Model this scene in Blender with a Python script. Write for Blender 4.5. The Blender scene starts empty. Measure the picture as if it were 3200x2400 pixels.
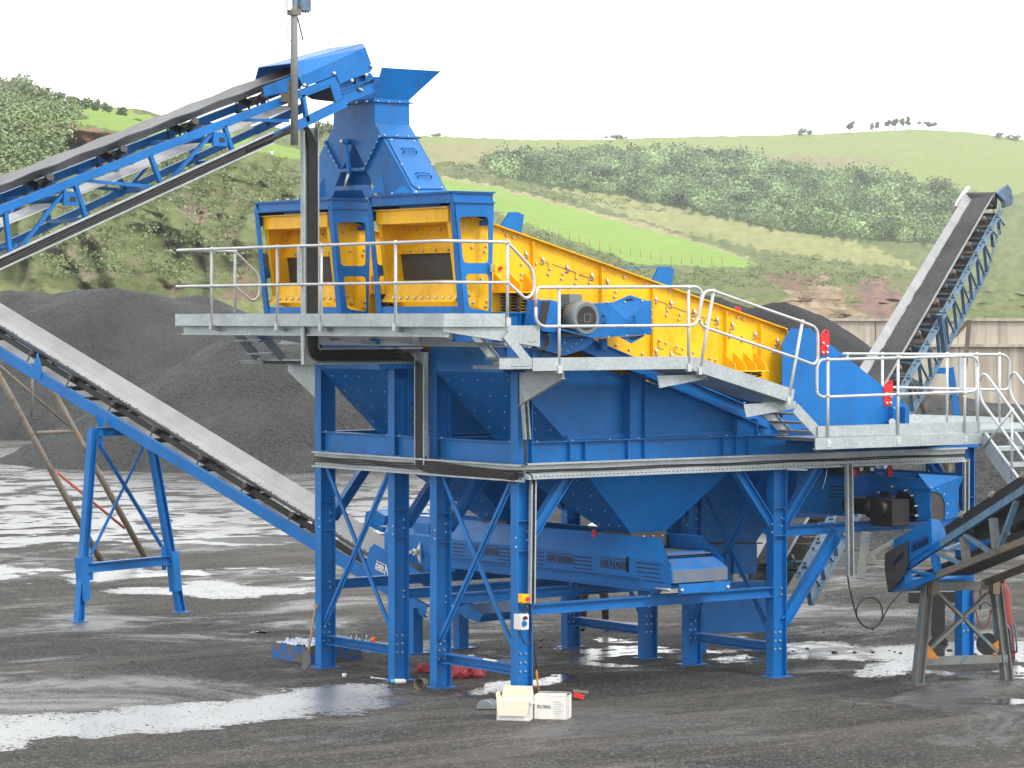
import bpy, bmesh, math, random
from mathutils import Vector, Matrix, noise
from mathutils.geometry import tessellate_polygon
random.seed(7)
scn = bpy.context.scene
rad = math.radians

# ------------------------------------------------------------------ camera
TH = rad(53.2948); D0 = 39.708; X0 = .07626; EYE = 5.15
FOC = 9310.6; CU, CV, HZ = 1600.0, 1200.0, 991.23      # focal length, centre and horizon of the 3200 px wide photo
PH = math.atan((CV - HZ) / FOC)
RT = Vector((math.sin(TH), -math.cos(TH), 0)); VW = Vector((math.cos(TH), math.sin(TH), 0))
FW = VW * math.cos(PH) - Vector((0, 0, math.sin(PH))); UP = VW * math.sin(PH) + Vector((0, 0, math.cos(PH)))
CAM = -(RT * X0 + VW * D0) + Vector((0, 0, EYE))
cam = bpy.data.objects.new('camera', bpy.data.cameras.new('camera'))
scn.collection.objects.link(cam); scn.camera = cam
cam.location = CAM
cam.rotation_euler = (math.pi / 2 - PH, 0, TH - math.pi / 2)
cam.data.sensor_width = 36; cam.data.lens = FOC / 3200 * 36
cam.data.clip_start = .5; cam.data.clip_end = 9000

# ------------------------------------------------------------------ light
SUN_EL, SUN_AZ = rad(44), rad(-82)          # azimuth measured from +X towards +Y
world = bpy.data.worlds.new('World'); scn.world = world; world.use_nodes = True
nt = world.node_tree; nt.nodes.clear()
sky = nt.nodes.new('ShaderNodeTexSky'); sky.sky_type = 'NISHITA'; sky.sun_disc = False
sky.sun_elevation = SUN_EL; sky.sun_rotation = math.pi / 2 - SUN_AZ
sky.air_density = 1.0; sky.dust_density = 1.5; sky.ozone_density = 1.0
hs = nt.nodes.new('ShaderNodeHueSaturation'); hs.inputs['Saturation'].default_value = .25
bg = nt.nodes.new('ShaderNodeBackground'); bg.inputs['Strength'].default_value = .15
wo = nt.nodes.new('ShaderNodeOutputWorld')
tcw = nt.nodes.new('ShaderNodeTexCoord'); cn = nt.nodes.new('ShaderNodeTexNoise'); cn.inputs['Scale'].default_value = 2.2; cn.inputs['Detail'].default_value = 6
nt.links.new(tcw.outputs['Generated'], cn.inputs['Vector'])
cr = nt.nodes.new('ShaderNodeValToRGB'); cr.color_ramp.elements[0].position = .3; cr.color_ramp.elements[1].position = .7
cr.color_ramp.elements[0].color = (.80, .84, .88, 1); cr.color_ramp.elements[1].color = (1, 1, 1, 1)
cloud = nt.nodes.new('ShaderNodeMix'); cloud.data_type = 'RGBA'; cloud.blend_type = 'MULTIPLY'; cloud.inputs[0].default_value = 1; cloud.inputs[7].default_value = (10.5, 10.5, 10.4, 1)
cmx = nt.nodes.new('ShaderNodeMix'); cmx.data_type = 'RGBA'; cmx.inputs[0].default_value = .8      # a closed cover of bright cloud over the clear sky
nt.links.new(cn.outputs['Fac'], cr.inputs[0]); nt.links.new(cr.outputs[0], cloud.inputs[6]); nt.links.new(cloud.outputs[2], cmx.inputs[7])
nt.links.new(sky.outputs[0], hs.inputs['Color']); nt.links.new(hs.outputs[0], cmx.inputs[6]); nt.links.new(cmx.outputs[2], bg.inputs['Color']); nt.links.new(bg.outputs[0], wo.inputs[0])
sun = bpy.data.objects.new('sun', bpy.data.lights.new('sun', 'SUN')); scn.collection.objects.link(sun)
sun.data.energy = 1.25; sun.data.angle = rad(16); sun.data.color = (1, .96, .9)
sd = Vector((math.cos(SUN_EL) * math.cos(SUN_AZ), math.cos(SUN_EL) * math.sin(SUN_AZ), math.sin(SUN_EL)))
sun.rotation_euler = sd.to_track_quat('Z', 'Y').to_euler()
scn.view_settings.view_transform = 'Standard'; scn.view_settings.look = 'None'
scn.view_settings.exposure = .75; scn.view_settings.gamma = 1
scn.cycles.max_bounces = 6; scn.cycles.diffuse_bounces = 3; scn.cycles.glossy_bounces = 4
scn.cycles.sample_clamp_indirect = 6

# ------------------------------------------------------------------ photo measurement -> world point
ZN = dict(A=(750, 50, 2.4578), B=(750, 550, 2.4578), C=(1500, 600, 2.212), D=(2400, 500, 2.765), E=(2300, 950, 2.4578),
          F=(2300, 1550, 2.4578), G=(1500, 1350, 2.212), I=(900, 1000, 2.765), J=(800, 1500, 2.0109), K=(0, 850, 2.212),
          L=(0, 1300, 2.212), M=(0, 0, 1.843), N=(2700, 1000, 4.424), O=(2700, 1400, 4.424), Q=(2750, 1750, 4.1467),
          R=(1150, 1550, 4.424), T=(800, 1900, 4.424), U=(1300, 1950, 3.6867), W=(2150, 1400, 3.6867), H=(1300, 250, 1.16421),
          V=(0, 200, 2.212), Z=(850, 0, 5.53), GL=(0, 1900, 2.0109), S=(0, 0, 1), DD=(0, 0, 1 / 1.446655))
def P(z, u, v, X=None, Y=None, Z=None, d=None, pl=None):
    """the point of a known plane of the place (X=, Y=, Z=, distance d or plane pl) measured at a spot of the photo"""
    a, b, s = ZN[z]; u = a + u / s; v = b + v / s
    r = FW * FOC + RT * (u - CU) + UP * (CV - v)
    if X is not None: t = (X - CAM.x) / r.x
    elif Y is not None: t = (Y - CAM.y) / r.y
    elif Z is not None: t = (Z - CAM.z) / r.z
    elif d is not None: t = d / r.dot(VW)
    else: t = (Vector(pl[0]) - CAM).dot(Vector(pl[1])) / r.dot(Vector(pl[1]))
    return CAM + r * t
def PL(z, uv, **k): return [P(z, a, b, **k) for a, b in uv]

# ------------------------------------------------------------------ materials
def rgb(c): return (c[0], c[1], c[2], 1)
class NB:
    def __init__(s, name):
        s.m = bpy.data.materials.new(name); s.m.use_nodes = True; s.t = s.m.node_tree; s.n = s.t.nodes; s.n.clear()
        s.o = s.n.new('ShaderNodeOutputMaterial'); s.b = s.n.new('ShaderNodeBsdfPrincipled'); s.l(s.b.outputs[0], s.o.inputs[0])
        s.tc = s.n.new('ShaderNodeNewGeometry').outputs['Position']
    def l(s, a, b): s.t.links.new(a, b)
    def noise(s, sc, det=4, rough=.55, vec=None, dist=0):
        x = s.n.new('ShaderNodeTexNoise'); x.inputs['Scale'].default_value = sc; x.inputs['Detail'].default_value = det
        x.inputs['Roughness'].default_value = rough; x.inputs['Distortion'].default_value = dist; s.l(vec or s.tc, x.inputs['Vector']); return x.outputs['Fac']
    def voro(s, sc, vec=None, feat='F1', out='Distance'):
        x = s.n.new('ShaderNodeTexVoronoi'); x.feature = feat; x.inputs['Scale'].default_value = sc; s.l(vec or s.tc, x.inputs['Vector']); return x.outputs[out]
    def map(s, scale, rot=(0, 0, 0), vec=None):
        x = s.n.new('ShaderNodeMapping'); x.inputs['Scale'].default_value = scale; x.inputs['Rotation'].default_value = rot; s.l(vec or s.tc, x.inputs['Vector']); return x.outputs[0]
    def ramp(s, f, a, b, c0=(0, 0, 0), c1=(1, 1, 1)):
        x = s.n.new('ShaderNodeValToRGB'); e = x.color_ramp.elements; e[0].position = a; e[1].position = b; e[0].color = rgb(c0); e[1].color = rgb(c1); s.l(f, x.inputs[0]); return x.outputs[0]
    def mix(s, f, a, b, kind='MIX'):
        x = s.n.new('ShaderNodeMix'); x.data_type = 'RGBA'; x.blend_type = kind
        for i, v in ((0, f), (6, a), (7, b)):
            if isinstance(v, (int, float)): x.inputs[i].default_value = v
            elif isinstance(v, tuple): x.inputs[i].default_value = rgb(v)
            else: s.l(v, x.inputs[i])
        return x.outputs[2]
    def math(s, op, a, b=0.0, c=None):
        x = s.n.new('ShaderNodeMath'); x.operation = op
        for i, v in ((0, a), (1, b), (2, c)):
            if v is None: continue
            if isinstance(v, (int, float)): x.inputs[i].default_value = v
            else: s.l(v, x.inputs[i])
        return x.outputs[0]
    def set(s, k, v):
        i = s.b.inputs[k]
        if isinstance(v, (int, float)): i.default_value = v
        elif isinstance(v, tuple): i.default_value = rgb(v)
        else: s.l(v, i)
    def bump(s, h, st=.3, dist=.02):
        x = s.n.new('ShaderNodeBump'); x.inputs['Strength'].default_value = st; x.inputs['Distance'].default_value = dist; s.l(h, x.inputs['Height']); s.l(x.outputs[0], s.b.inputs['Normal'])

def paint(name, c, rough=.38, dirt=(.06, .055, .05), amt=.5, wear=None, wth=.56):
    n = NB(name); big = n.noise(1.3, 5, .6); fine = n.noise(9, 6, .65)
    st = n.noise(1, 5, .6, n.map((7, 7, .55)))
    c2 = tuple(min(1, x * 1.18 + .004) for x in c); c1 = tuple(x * .86 for x in c)
    col = n.mix(n.ramp(big, .3, .7), c1, c2)
    d = n.math('MULTIPLY', n.ramp(n.math('MULTIPLY', fine, st), .24, .46), amt)
    col = n.mix(d, col, dirt)
    chip = n.math('MULTIPLY', n.ramp(n.noise(17, 5, .75), .66, .70), n.ramp(n.noise(2.1, 3), .45, .6)); col = n.mix(n.math('MULTIPLY', chip, .7), col, (.11, .055, .03))
    if wear: col = n.mix(n.ramp(n.noise(4.5, 8, .72), wth, wth + .06), col, wear)
    up = n.n.new('ShaderNodeSeparateXYZ'); n.l(n.n.new('ShaderNodeNewGeometry').outputs['Normal'], up.inputs[0])      # stone dust settled on ledges
    col = n.mix(n.math('MULTIPLY', n.ramp(up.outputs[2], .55, .97), n.ramp(n.noise(3.2, 6, .7), .35, .65, (.08,) * 3, (.55,) * 3)), col, (.16, .155, .15))
    n.set('Base Color', col); n.set('Roughness', n.ramp(fine, .2, .8, (rough - .08,) * 3, (rough + .16,) * 3)); n.bump(n.noise(3, 3), .06, .02)
    n.set('Specular IOR Level', .32)
    return n.m
def metal(name, c, rough=.42, met=.6, spangle=.12):
    n = NB(name); v = n.voro(38, out='Color'); g = n.n.new('ShaderNodeSeparateColor'); n.l(v, g.inputs[0])
    st = n.noise(2.2, 6, .65); col = n.mix(n.ramp(g.outputs[0], 0, 1), tuple(x * (1 - spangle) for x in c), tuple(min(1, x * (1 + spangle)) for x in c))
    col = n.mix(n.ramp(st, .42, .75, (0,) * 3, (.45,) * 3), col, tuple(x * .45 for x in c))
    n.set('Base Color', col); n.set('Metallic', met); n.set('Roughness', n.ramp(st, .2, .8, (rough - .1,) * 3, (rough + .15,) * 3)); return n.m
def plain(name, c, rough=.6, met=0.0, var=.15):
    n = NB(name); f = n.noise(12, 5, .6)
    n.set('Base Color', n.mix(f, tuple(x * (1 - var) for x in c), tuple(min(1, x * (1 + var)) for x in c))); n.set('Roughness', rough); n.set('Metallic', met); return n.m
M = {}
M['blue'] = paint('blue paint', (.0005, .132, .41), .38, amt=.34)
M['bluedirty'] = paint('dusty blue paint', (.02, .12, .40), .45, (.10, .09, .075), .9)
M['oldblue'] = paint('weathered pale blue paint', (.10, .20, .30), .55, (.10, .06, .035), .9, (.12, .07, .045))
M['yellow'] = paint('yellow paint', (.90, .455, .004), .36, (.16, .07, .01), .30)
M['red'] = paint('red paint', (.62, .02, .02), .4, amt=.2)
M['rust'] = paint('rusty steel', (.15, .135, .11), .65, (.26, .10, .02), 1.0, (.10, .08, .07))
M['greysteel'] = paint('worn grey steel', (.17, .18, .17), .6, (.12, .06, .03), .9, (.08, .15, .20))
M['darksteel'] = plain('dark steel', (.035, .03, .03), .5, .3, .4)
M['galv'] = metal('galvanised steel', (.42, .46, .47), .48, .4)
M['rail'] = metal('galvanised tube', (.56, .57, .56), .4, .35, .06)
M['grate'] = metal('galvanised grating', (.28, .31, .32), .55, .5)
M['silver'] = plain('zinc bolt', (.55, .55, .52), .28, .7, .1)
M['rubber'] = plain('black rubber', (.018, .018, .019), .55, 0, .35)
M['matrubber'] = plain('dusty rubber mat', (.055, .05, .045), .6, 0, .3)
M['motor'] = plain('grey motor paint', (.17, .195, .20), .45, .2)
M['slot'] = plain('slot opening', (.006, .012, .03), .7)
M['logo'] = plain('dark logo paint', (.006, .010, .035), .5)
M['grimy'] = paint('grimy black brown steel', (.05, .05, .048), .6, (.10, .07, .04), .8)  # grime of the tail end plate; also colours the shade bar under the left belt
M['white'] = plain('white paint', (.75, .75, .73), .5)
M['card'] = paint('white cardboard', (.72, .70, .66), .8, (.35, .29, .22), .35)
M['kraft'] = plain('kraft cardboard', (.64, .55, .43), .85)
M['wood'] = plain('wooden handle', (.32, .23, .14), .7, 0, .3)
M['cable'] = plain('black cable', (.018, .016, .015), .5, 0, .3)
def beltmat(name, c0, c1, speck=0):
    n = NB(name); s = n.noise(1.2, 6, .62); col = n.mix(n.ramp(s, .3, .7), c0, c1)
    if speck: col = n.mix(n.ramp(n.noise(30, 3, .7), .60, .66), col, (.03, .03, .03))
    n.set('Base Color', col); n.set('Roughness', .42); n.set('Specular IOR Level', .7); return n.m
M['belt'] = beltmat('grey belt rubber', (.10, .10, .105), (.16, .16, .16))
M['beltdust'] = beltmat('dusty conveyor belt', (.16, .16, .162), (.26, .26, .26))
M['beltpale'] = beltmat('pale belt underside with sky sheen in colour', (.62, .62, .6), (.75, .75, .73))  # sky reflection on the return belts put into a near-white base colour
def gravel(name, c0, c1, sc, st=1.0):
    n = NB(name); v = n.voro(sc, out='Color'); g = n.n.new('ShaderNodeSeparateColor'); n.l(v, g.inputs[0])
    w = n.noise(.35, 5, .6); col = n.mix(n.ramp(g.outputs[0], 0, 1), c0, c1)
    col = n.mix(n.ramp(w, .35, .7, (0,) * 3, (.55,) * 3), col, tuple(x * 1.5 for x in c1))
    n.set('Base Color', col); n.set('Roughness', n.ramp(g.outputs[1], 0, 1, (.6,) * 3, (1.0,) * 3)); n.set('Specular IOR Level', .22); n.bump(n.math('ADD', n.voro(sc), n.noise(sc * .5, 5, .7)), st, .08); return n.m
M['gravel'] = gravel('dark crushed stone', (.012, .012, .013), (.045, .045, .045), 16, .6)
M['gritload'] = gravel('grey belt load', (.018, .018, .019), (.085, .085, .085), 40, .8)
M['gravelfine'] = gravel('fine dark stone', (.007, .007, .008), (.028, .028, .029), 30, .6)

# ------------------------------------------------------------------ mesh builder
class MB:
    def __init__(s): s.v = []; s.f = []; s.mi = []; s.sm = []; s.m = 0
    def face(s, pts, sm=False):
        i = len(s.v); s.v += [Vector(p) for p in pts]; s.f.append(list(range(i, i + len(pts)))); s.mi.append(s.m); s.sm.append(sm)
    def faces(s, pts, fs, sm=False):
        i = len(s.v); s.v += [Vector(p) for p in pts]
        for f in fs: s.f.append([i + k for k in f]); s.mi.append(s.m); s.sm.append(sm)
    def hexa(s, a, b):                       # two matching loops of n points -> closed prism
        n = len(a); fs = [list(range(n))[::-1], list(range(n, 2 * n))] + [[k, (k + 1) % n, n + (k + 1) % n, n + k] for k in range(n)]
        s.faces(list(a) + list(b), fs)
    def box(s, x0, x1, y0, y1, z0, z1):
        s.hexa([(x0, y0, z0), (x1, y0, z0), (x1, y1, z0), (x0, y1, z0)], [(x0, y0, z1), (x1, y0, z1), (x1, y1, z1), (x0, y1, z1)])
    def frame(s, p0, p1, up):
        d = (Vector(p1) - Vector(p0)).normalized(); up = Vector(up)
        if abs(d.dot(up.normalized())) > .995: up = Vector((1, 0, 0)) if abs(d.x) < .9 else Vector((0, 1, 0))
        sd = d.cross(up).normalized(); return d, sd, sd.cross(d).normalized()
    def bar(s, p0, p1, w, h, up=(0, 0, 1), off=(0, 0)):
        p0 = Vector(p0); p1 = Vector(p1); d, a, b = s.frame(p0, p1, up); o = a * off[0] + b * off[1]
        q = [a * (-w / 2) + b * (-h / 2), a * (w / 2) + b * (-h / 2), a * (w / 2) + b * (h / 2), a * (-w / 2) + b * (h / 2)]
        s.hexa([p0 + o + k for k in q], [p1 + o + k for k in q])
    def ibeam(s, p0, p1, w, h, up=(0, 0, 1), tw=.012, tf=.016, kind='I'):
        """h = depth along up, w = flange width across"""
        s.bar(p0, p1, w, tf, up, (0, h / 2 - tf / 2)); s.bar(p0, p1, w, tf, up, (0, -h / 2 + tf / 2))
        o = 0 if kind == 'I' else (w / 2 - tw / 2) * (1 if kind == 'C' else -1)
        s.bar(p0, p1, tw, h - 2 * tf, up, (o, 0))
    def angle(s, p0, p1, a, up=(0, 0, 1), t=.008):
        s.bar(p0, p1, a, t, up, (0, -a / 2)); s.bar(p0, p1, t, a, up, (-a / 2 + t / 2, 0))
    def ring(s, c, d, a, b, r, n): return [c + (a * math.cos(2 * math.pi * k / n) + b * math.sin(2 * math.pi * k / n)) * r for k in range(n)]
    def tube(s, pts, r, n=8, caps=True):
        pts = [Vector(p) for p in pts]; i0 = len(s.v); prev = None; rings = len(pts)
        for k, p in enumerate(pts):
            t = (pts[min(k + 1, rings - 1)] - pts[max(k - 1, 0)]).normalized()
            if prev is None:
                up = Vector((0, 0, 1)) if abs(t.z) < .9 else Vector((1, 0, 0)); a = t.cross(up).normalized()
            else: a = (prev - t * prev.dot(t)).normalized()
            prev = a; b = t.cross(a); rr = r[k] if isinstance(r, (list, tuple)) else r
            s.v += s.ring(p, t, a, b, rr, n)
        for k in range(rings - 1):
            for j in range(n):
                s.f.append([i0 + k * n + j, i0 + k * n + (j + 1) % n, i0 + (k + 1) * n + (j + 1) % n, i0 + (k + 1) * n + j]); s.mi.append(s.m); s.sm.append(True)
        if caps:
            s.f.append([i0 + j for j in range(n)][::-1]); s.f.append([i0 + (rings - 1) * n + j for j in range(n)]); s.mi += [s.m] * 2; s.sm += [False] * 2
    def cyl(s, p0, p1, r, n=14): s.tube([p0, p1], r, n)
    def ball(s, c, r, n=8, sc=(1, 1, 1)):
        c = Vector(c); rows = []
        for i in range(n + 1):
            th = math.pi * i / n; rows.append([c + Vector((math.sin(th) * math.cos(2 * math.pi * j / (2 * n)) * sc[0], math.sin(th) * math.sin(2 * math.pi * j / (2 * n)) * sc[1], math.cos(th) * sc[2])) * r for j in range(2 * n)])
        i0 = len(s.v)
        for rr in rows: s.v += rr
        m = 2 * n
        for i in range(n):
            for j in range(m):
                s.f.append([i0 + i * m + j, i0 + i * m + (j + 1) % m, i0 + (i + 1) * m + (j + 1) % m, i0 + (i + 1) * m + j]); s.mi.append(s.m); s.sm.append(True)
    def plate(s, outline, th, holes=()):
        """flat plate with optional holes; th = vector of its thickness"""
        loops = [[Vector(p) for p in l] for l in [outline] + list(holes)]; th = Vector(th)
        flat = [p for l in loops for p in l]; tri = tessellate_polygon(loops); n = len(flat)
        s.faces(flat + [p + th for p in flat], [list(t) for t in tri] + [[i + n for i in t][::-1] for t in tri])
        for l in loops:
            m = len(l); s.faces(l + [p + th for p in l], [[a, (a + 1) % m, m + (a + 1) % m, m + a] for a in range(m)])
    def bolt(s, p, n, r=.016, h=.014):
        p = Vector(p); n = Vector(n).normalized(); s.tube([p - n * .004, p + n * h * .6, p + n * h], [r, r, r * .55], 6)
    def build(s, name, mats, parent=None, bevel=0, **props):
        if not isinstance(mats, (list, tuple)): mats = [mats]
        me = bpy.data.meshes.new(name); o = Vector((0, 0, 0))
        if parent is not None:
            o = parent.get('_w', None); o = Vector(o) if o is not None else Vector((0, 0, 0))
        me.from_pydata([p - o for p in s.v], [], s.f)
        for m in mats: me.materials.append(M[m] if isinstance(m, str) else m)
        me.polygons.foreach_set('material_index', s.mi); me.polygons.foreach_set('use_smooth', s.sm); me.update()
        bm = bmesh.new(); bm.from_mesh(me); bmesh.ops.recalc_face_normals(bm, faces=bm.faces); bm.to_mesh(me); bm.free()
        ob = bpy.data.objects.new(name, me); scn.collection.objects.link(ob)
        if parent is not None: ob.parent = parent; ob['_w'] = tuple(o)
        else: ob['_w'] = (0, 0, 0)
        if bevel:
            b = ob.modifiers.new('bevel', 'BEVEL'); b.width = bevel; b.segments = 1; b.limit_method = 'ANGLE'
        for k, v in props.items(): ob[k] = v
        return ob
def tag(o, label, cat, group=None, kind=None):
    o['label'] = label; o['category'] = cat
    if group: o['group'] = group
    if kind: o['kind'] = kind
    return o
def thing(name, loc, label, cat, group=None):
    o = bpy.data.objects.new(name, None); scn.collection.objects.link(o); o.location = loc; o['_w'] = tuple(loc); o.empty_display_size = .2
    return tag(o, label, cat, group)
def copy_tree(o, off, label=None, parent=None):
    c = o.copy(); scn.collection.objects.link(c)
    if parent is None: c.location = Vector(o.location) + Vector(off)
    else: c.parent = parent
    if label: c['label'] = label
    for ch in [k for k in bpy.data.objects if k.parent == o]: copy_tree(ch, off, None, c)
    return c
def rc(pts, r, n=4):
    """round the corners of a polygon"""
    out = []; pts = [Vector(p) for p in pts]
    for k, p in enumerate(pts):
        a = pts[k - 1] - p; b = pts[(k + 1) % len(pts)] - p; q = min(r, a.length * .45, b.length * .45); a = p + a.normalized() * q; b = p + b.normalized() * q
        out += [(a * (1 - t) + p * t) * (1 - t) + (p * (1 - t) + b * t) * t for t in [i / n for i in range(n + 1)]]
    return out
def rpath(pts, r, n=5):
    pts = [Vector(p) for p in pts]; out = [pts[0]]
    for k in range(1, len(pts) - 1):
        p = pts[k]; a = pts[k - 1] - p; b = pts[k + 1] - p; q = min(r, a.length * .49, b.length * .49); a = p + a.normalized() * q; b = p + b.normalized() * q
        out += [(a * (1 - t) + p * t) * (1 - t) + (p * (1 - t) + b * t) * t for t in [i / n for i in range(n + 1)]]
    return out + [pts[-1]]
def curve_mesh(txt, size, bold=.0):
    cu = bpy.data.curves.new('t', 'FONT'); cu.body = txt; cu.size = size; cu.extrude = 0; cu.offset = bold; cu.resolution_u = 3
    ob = bpy.data.objects.new('t', cu); scn.collection.objects.link(ob); bpy.context.view_layer.update()
    me = bpy.data.meshes.new_from_object(ob.evaluated_get(bpy.context.evaluated_depsgraph_get()))
    vs = [v.co.copy() for v in me.vertices]; fs = [list(p.vertices) for p in me.polygons]
    bpy.data.objects.remove(ob); bpy.data.curves.remove(cu); bpy.data.meshes.remove(me); return vs, fs
def text(mb, txt, size, o, xd, yd, sx=1.0, bold=.0):
    vs, fs = curve_mesh(txt, size, bold); o = Vector(o); xd = Vector(xd); yd = Vector(yd)
    w = max([v.x for v in vs]) * sx; mb.faces([o + xd * (v.x * sx) + yd * v.y for v in vs], fs); return w
def logo(mb, o, xd, yd, L):
    """the maker's lettering: small caps either side of a tall N between two bars"""
    o = Vector(o); xd = Vector(xd).normalized(); yd = Vector(yd).normalized(); h = L * .26; s = h * .86
    w1 = text(mb, 'DER', s, o + yd * (h * .19), xd, yd, .92, .012 * L)
    w2 = text(mb, 'N', h * 1.42, o + xd * (w1 + .01 * L), xd, yd, .8, .012 * L)
    w3 = text(mb, 'ASEER', s, o + xd * (w1 + w2 + .03 * L) + yd * (h * .19), xd, yd, .92, .012 * L)
    W = w1 + w2 + w3 + .03 * L; t = h * .09
    for a, b, y in ((0, w1 + w2 * .3, 1.0), (w1 + w2 + .02 * L, W, 1.0), (0, w1 + .0 * L, 0), (w1 + w2 * .7, W, 0)):
        mb.faces([o + xd * a + yd * (y * h), o + xd * b + yd * (y * h), o + xd * b + yd * (y * h + t), o + xd * a + yd * (y * h + t)], [[0, 1, 2, 3]])
# ================================================================== the setting
def grounds():
    n = NB('wet trodden yard'); a = n.noise(.20, 7, .62); b = n.noise(1.7, 8, .7); f = n.noise(26, 4, .75); gr = n.voro(34, out='Color'); gs = n.n.new('ShaderNodeSeparateColor'); n.l(gr, gs.inputs[0])
    trk = n.noise(.55, 6, .62, n.map((.30, 2.6, 1), (0, 0, .9))); trk2 = n.noise(.5, 6, .65, n.map((.25, 3.2, 1), (0, 0, -.35)))
    col = n.mix(n.ramp(a, .36, .64), (.040, .038, .036), (.098, .091, .082))
    col = n.mix(n.ramp(b, .38, .70, (0,) * 3, (.75,) * 3), col, (.036, .035, .035))
    col = n.mix(n.ramp(trk, .50, .64, (0,) * 3, (.50,) * 3), col, (.135, .123, .108))
    col = n.mix(n.ramp(trk2, .54, .64, (0,) * 3, (.75,) * 3), col, (.040, .037, .034))
    col = n.mix(n.ramp(gs.outputs[0], .80, .90, (0,) * 3, (.55,) * 3), col, (.20, .19, .175))
    col = n.mix(n.ramp(f, .56, .64, (0,) * 3, (.8,) * 3), col, (.018, .018, .018))
    n.set('Base Color', col)
    w = n.noise(.33, 8, .66, dist=.4); w2 = n.math('MULTIPLY', n.ramp(w, .50, .60), n.ramp(f, .35, .6))
    wet = n.noise(.30, 8, .70, n.map((.8, 1, 1), (0, 0, .5)), .6); wm = n.ramp(n.math('SUBTRACT', wet, n.math('MULTIPLY', n.ramp(f, .5, .64), .05)), .50, .60)
    n.set('Roughness', n.mix(wm, (.95, .95, .95), (.36, .36, .36))); n.set('Specular IOR Level', n.mix(wm, (.12, .12, .12), (.75, .75, .75)))
    n.bump(n.math('ADD', n.math('ADD', b, trk2), n.math('MULTIPLY', f, .45)), .8, .06); M['ground'] = n.m
    def water(name, amp, thr, sc, rough, bmp, stones, ior):
        n = NB(name); n.set('Base Color', (.05, .048, .045)); n.set('Roughness', rough); n.set('IOR', ior); n.set('Specular IOR Level', 1.0)
        n.bump(n.noise(9, 3), bmp, .01)
        tr = n.n.new('ShaderNodeBsdfTransparent'); mx = n.n.new('ShaderNodeMixShader'); att = n.n.new('ShaderNodeAttribute'); att.attribute_name = 'edge'
        k = n.math('ADD', att.outputs['Fac'], n.math('MULTIPLY', n.math('SUBTRACT', n.noise(sc, 8, .68, dist=.3), .5), amp)); k = n.math('SUBTRACT', k, n.math('MULTIPLY', n.ramp(n.noise(13, 4, .75), .52, .66), stones))
        n.l(n.ramp(k, thr, thr + .10), mx.inputs[0]); n.l(tr.outputs[0], mx.inputs[1]); n.l(n.b.outputs[0], mx.inputs[2]); n.l(mx.outputs[0], n.o.inputs[0]); return n.m
    M['water'] = water('standing rain water', 2.4, .42, 1.2, .13, .2, .7, 1.9)
    M['film'] = water('broken film of water', 6.0, .80, .62, .22, .25, .35, 3.6); M['silt'] = water('silty rain water', 2.8, .42, 1.0, .30, .4, .8, 3.0)
grounds()
g = MB(); N = 60
def gz(x, y): return 0.0
S_ = 2500.0
g.faces([CAM * 0 + Vector((-400, -400, 0)), Vector((S_, -900, 0)), Vector((S_, S_, 0)), Vector((-900, S_, 0))], [[0, 1, 2, 3]])
go = g.build('ground', 'ground'); go['kind'] = 'structure'

def inpoly(x, y, poly):
    c = False; j = len(poly) - 1
    for i in range(len(poly)):
        if (poly[i][1] > y) != (poly[j][1] > y) and x < (poly[j][0] - poly[i][0]) * (y - poly[i][1]) / (poly[j][1] - poly[i][1]) + poly[i][0]: c = not c
        j = i
    return c
def segd(px, py, ax, ay, bx, by):
    t = ((px - ax) * (bx - ax) + (py - ay) * (by - ay)) / max(1e-9, (bx - ax) ** 2 + (by - ay) ** 2); t = max(0, min(1, t)); return math.hypot(px - ax - t * (bx - ax), py - ay - t * (by - ay))
def puddle(zone, pts, label=None, mat='water', z=.005, feather=.30, jitter=.12):
    """a shallow sheet of water; 'edge' runs from 0 outside the rim to 1 well inside"""
    poly = [(q.x, q.y) for q in (P(zone, u, v, Z=z) for u, v in pts)]; xs = [p[0] for p in poly]; ys = [p[1] for p in poly]
    fe = min(feather, .35 * math.sqrt(abs(sum(poly[i - 1][0] * p[1] - p[0] * poly[i - 1][1] for i, p in enumerate(poly))) / 2)); big = mat == 'film'
    if big: fe *= 3
    x0, x1, y0, y1 = min(xs) - fe, max(xs) + fe, min(ys) - fe, max(ys) + fe; res = max(fe * .5, math.sqrt((x1 - x0) * (y1 - y0) / 9000)); nx = int((x1 - x0) / res) + 1; ny = int((y1 - y0) / res) + 1
    vs = []; ed = []
    for i in range(nx + 1):
        for j in range(ny + 1):
            x = x0 + i * res; y = y0 + j * res; dd = min(segd(x, y, *poly[k - 1], *poly[k]) for k in range(len(poly))); dd = dd if inpoly(x, y, poly) else -dd
            vs.append((x, y, z)); ed.append(max(-1, min(1, dd / fe)) * .5 + .5)
    fs = []
    for i in range(nx):
        for j in range(ny):
            q = [i * (ny + 1) + j, (i + 1) * (ny + 1) + j, (i + 1) * (ny + 1) + j + 1, i * (ny + 1) + j + 1]
            if max(ed[k] for k in q) > .02: fs.append(q)
    me = bpy.data.meshes.new('puddle'); me.from_pydata(vs, [], fs); ob = bpy.data.objects.new('puddle', me); scn.collection.objects.link(ob); me.materials.append(M[mat])
    at = me.attributes.new('edge', 'FLOAT', 'POINT'); at.data.foreach_set('value', ed); ob['kind'] = 'structure'; return ob
puddle('GL', [(-300, 730), (0, 680), (400, 655), (700, 640), (950, 605), (1200, 590), (1400, 590), (1600, 560), (1800, 520), (2050, 490), (2430, 470), (2500, 520), (2480, 600), (2212, 650), (1900, 690), (1700, 710), (1400, 740), (1100, 775), (950, 785), (600, 800), (300, 825), (240, 855), (0, 885), (-300, 940)], mat='silt', feather=.4)
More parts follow.
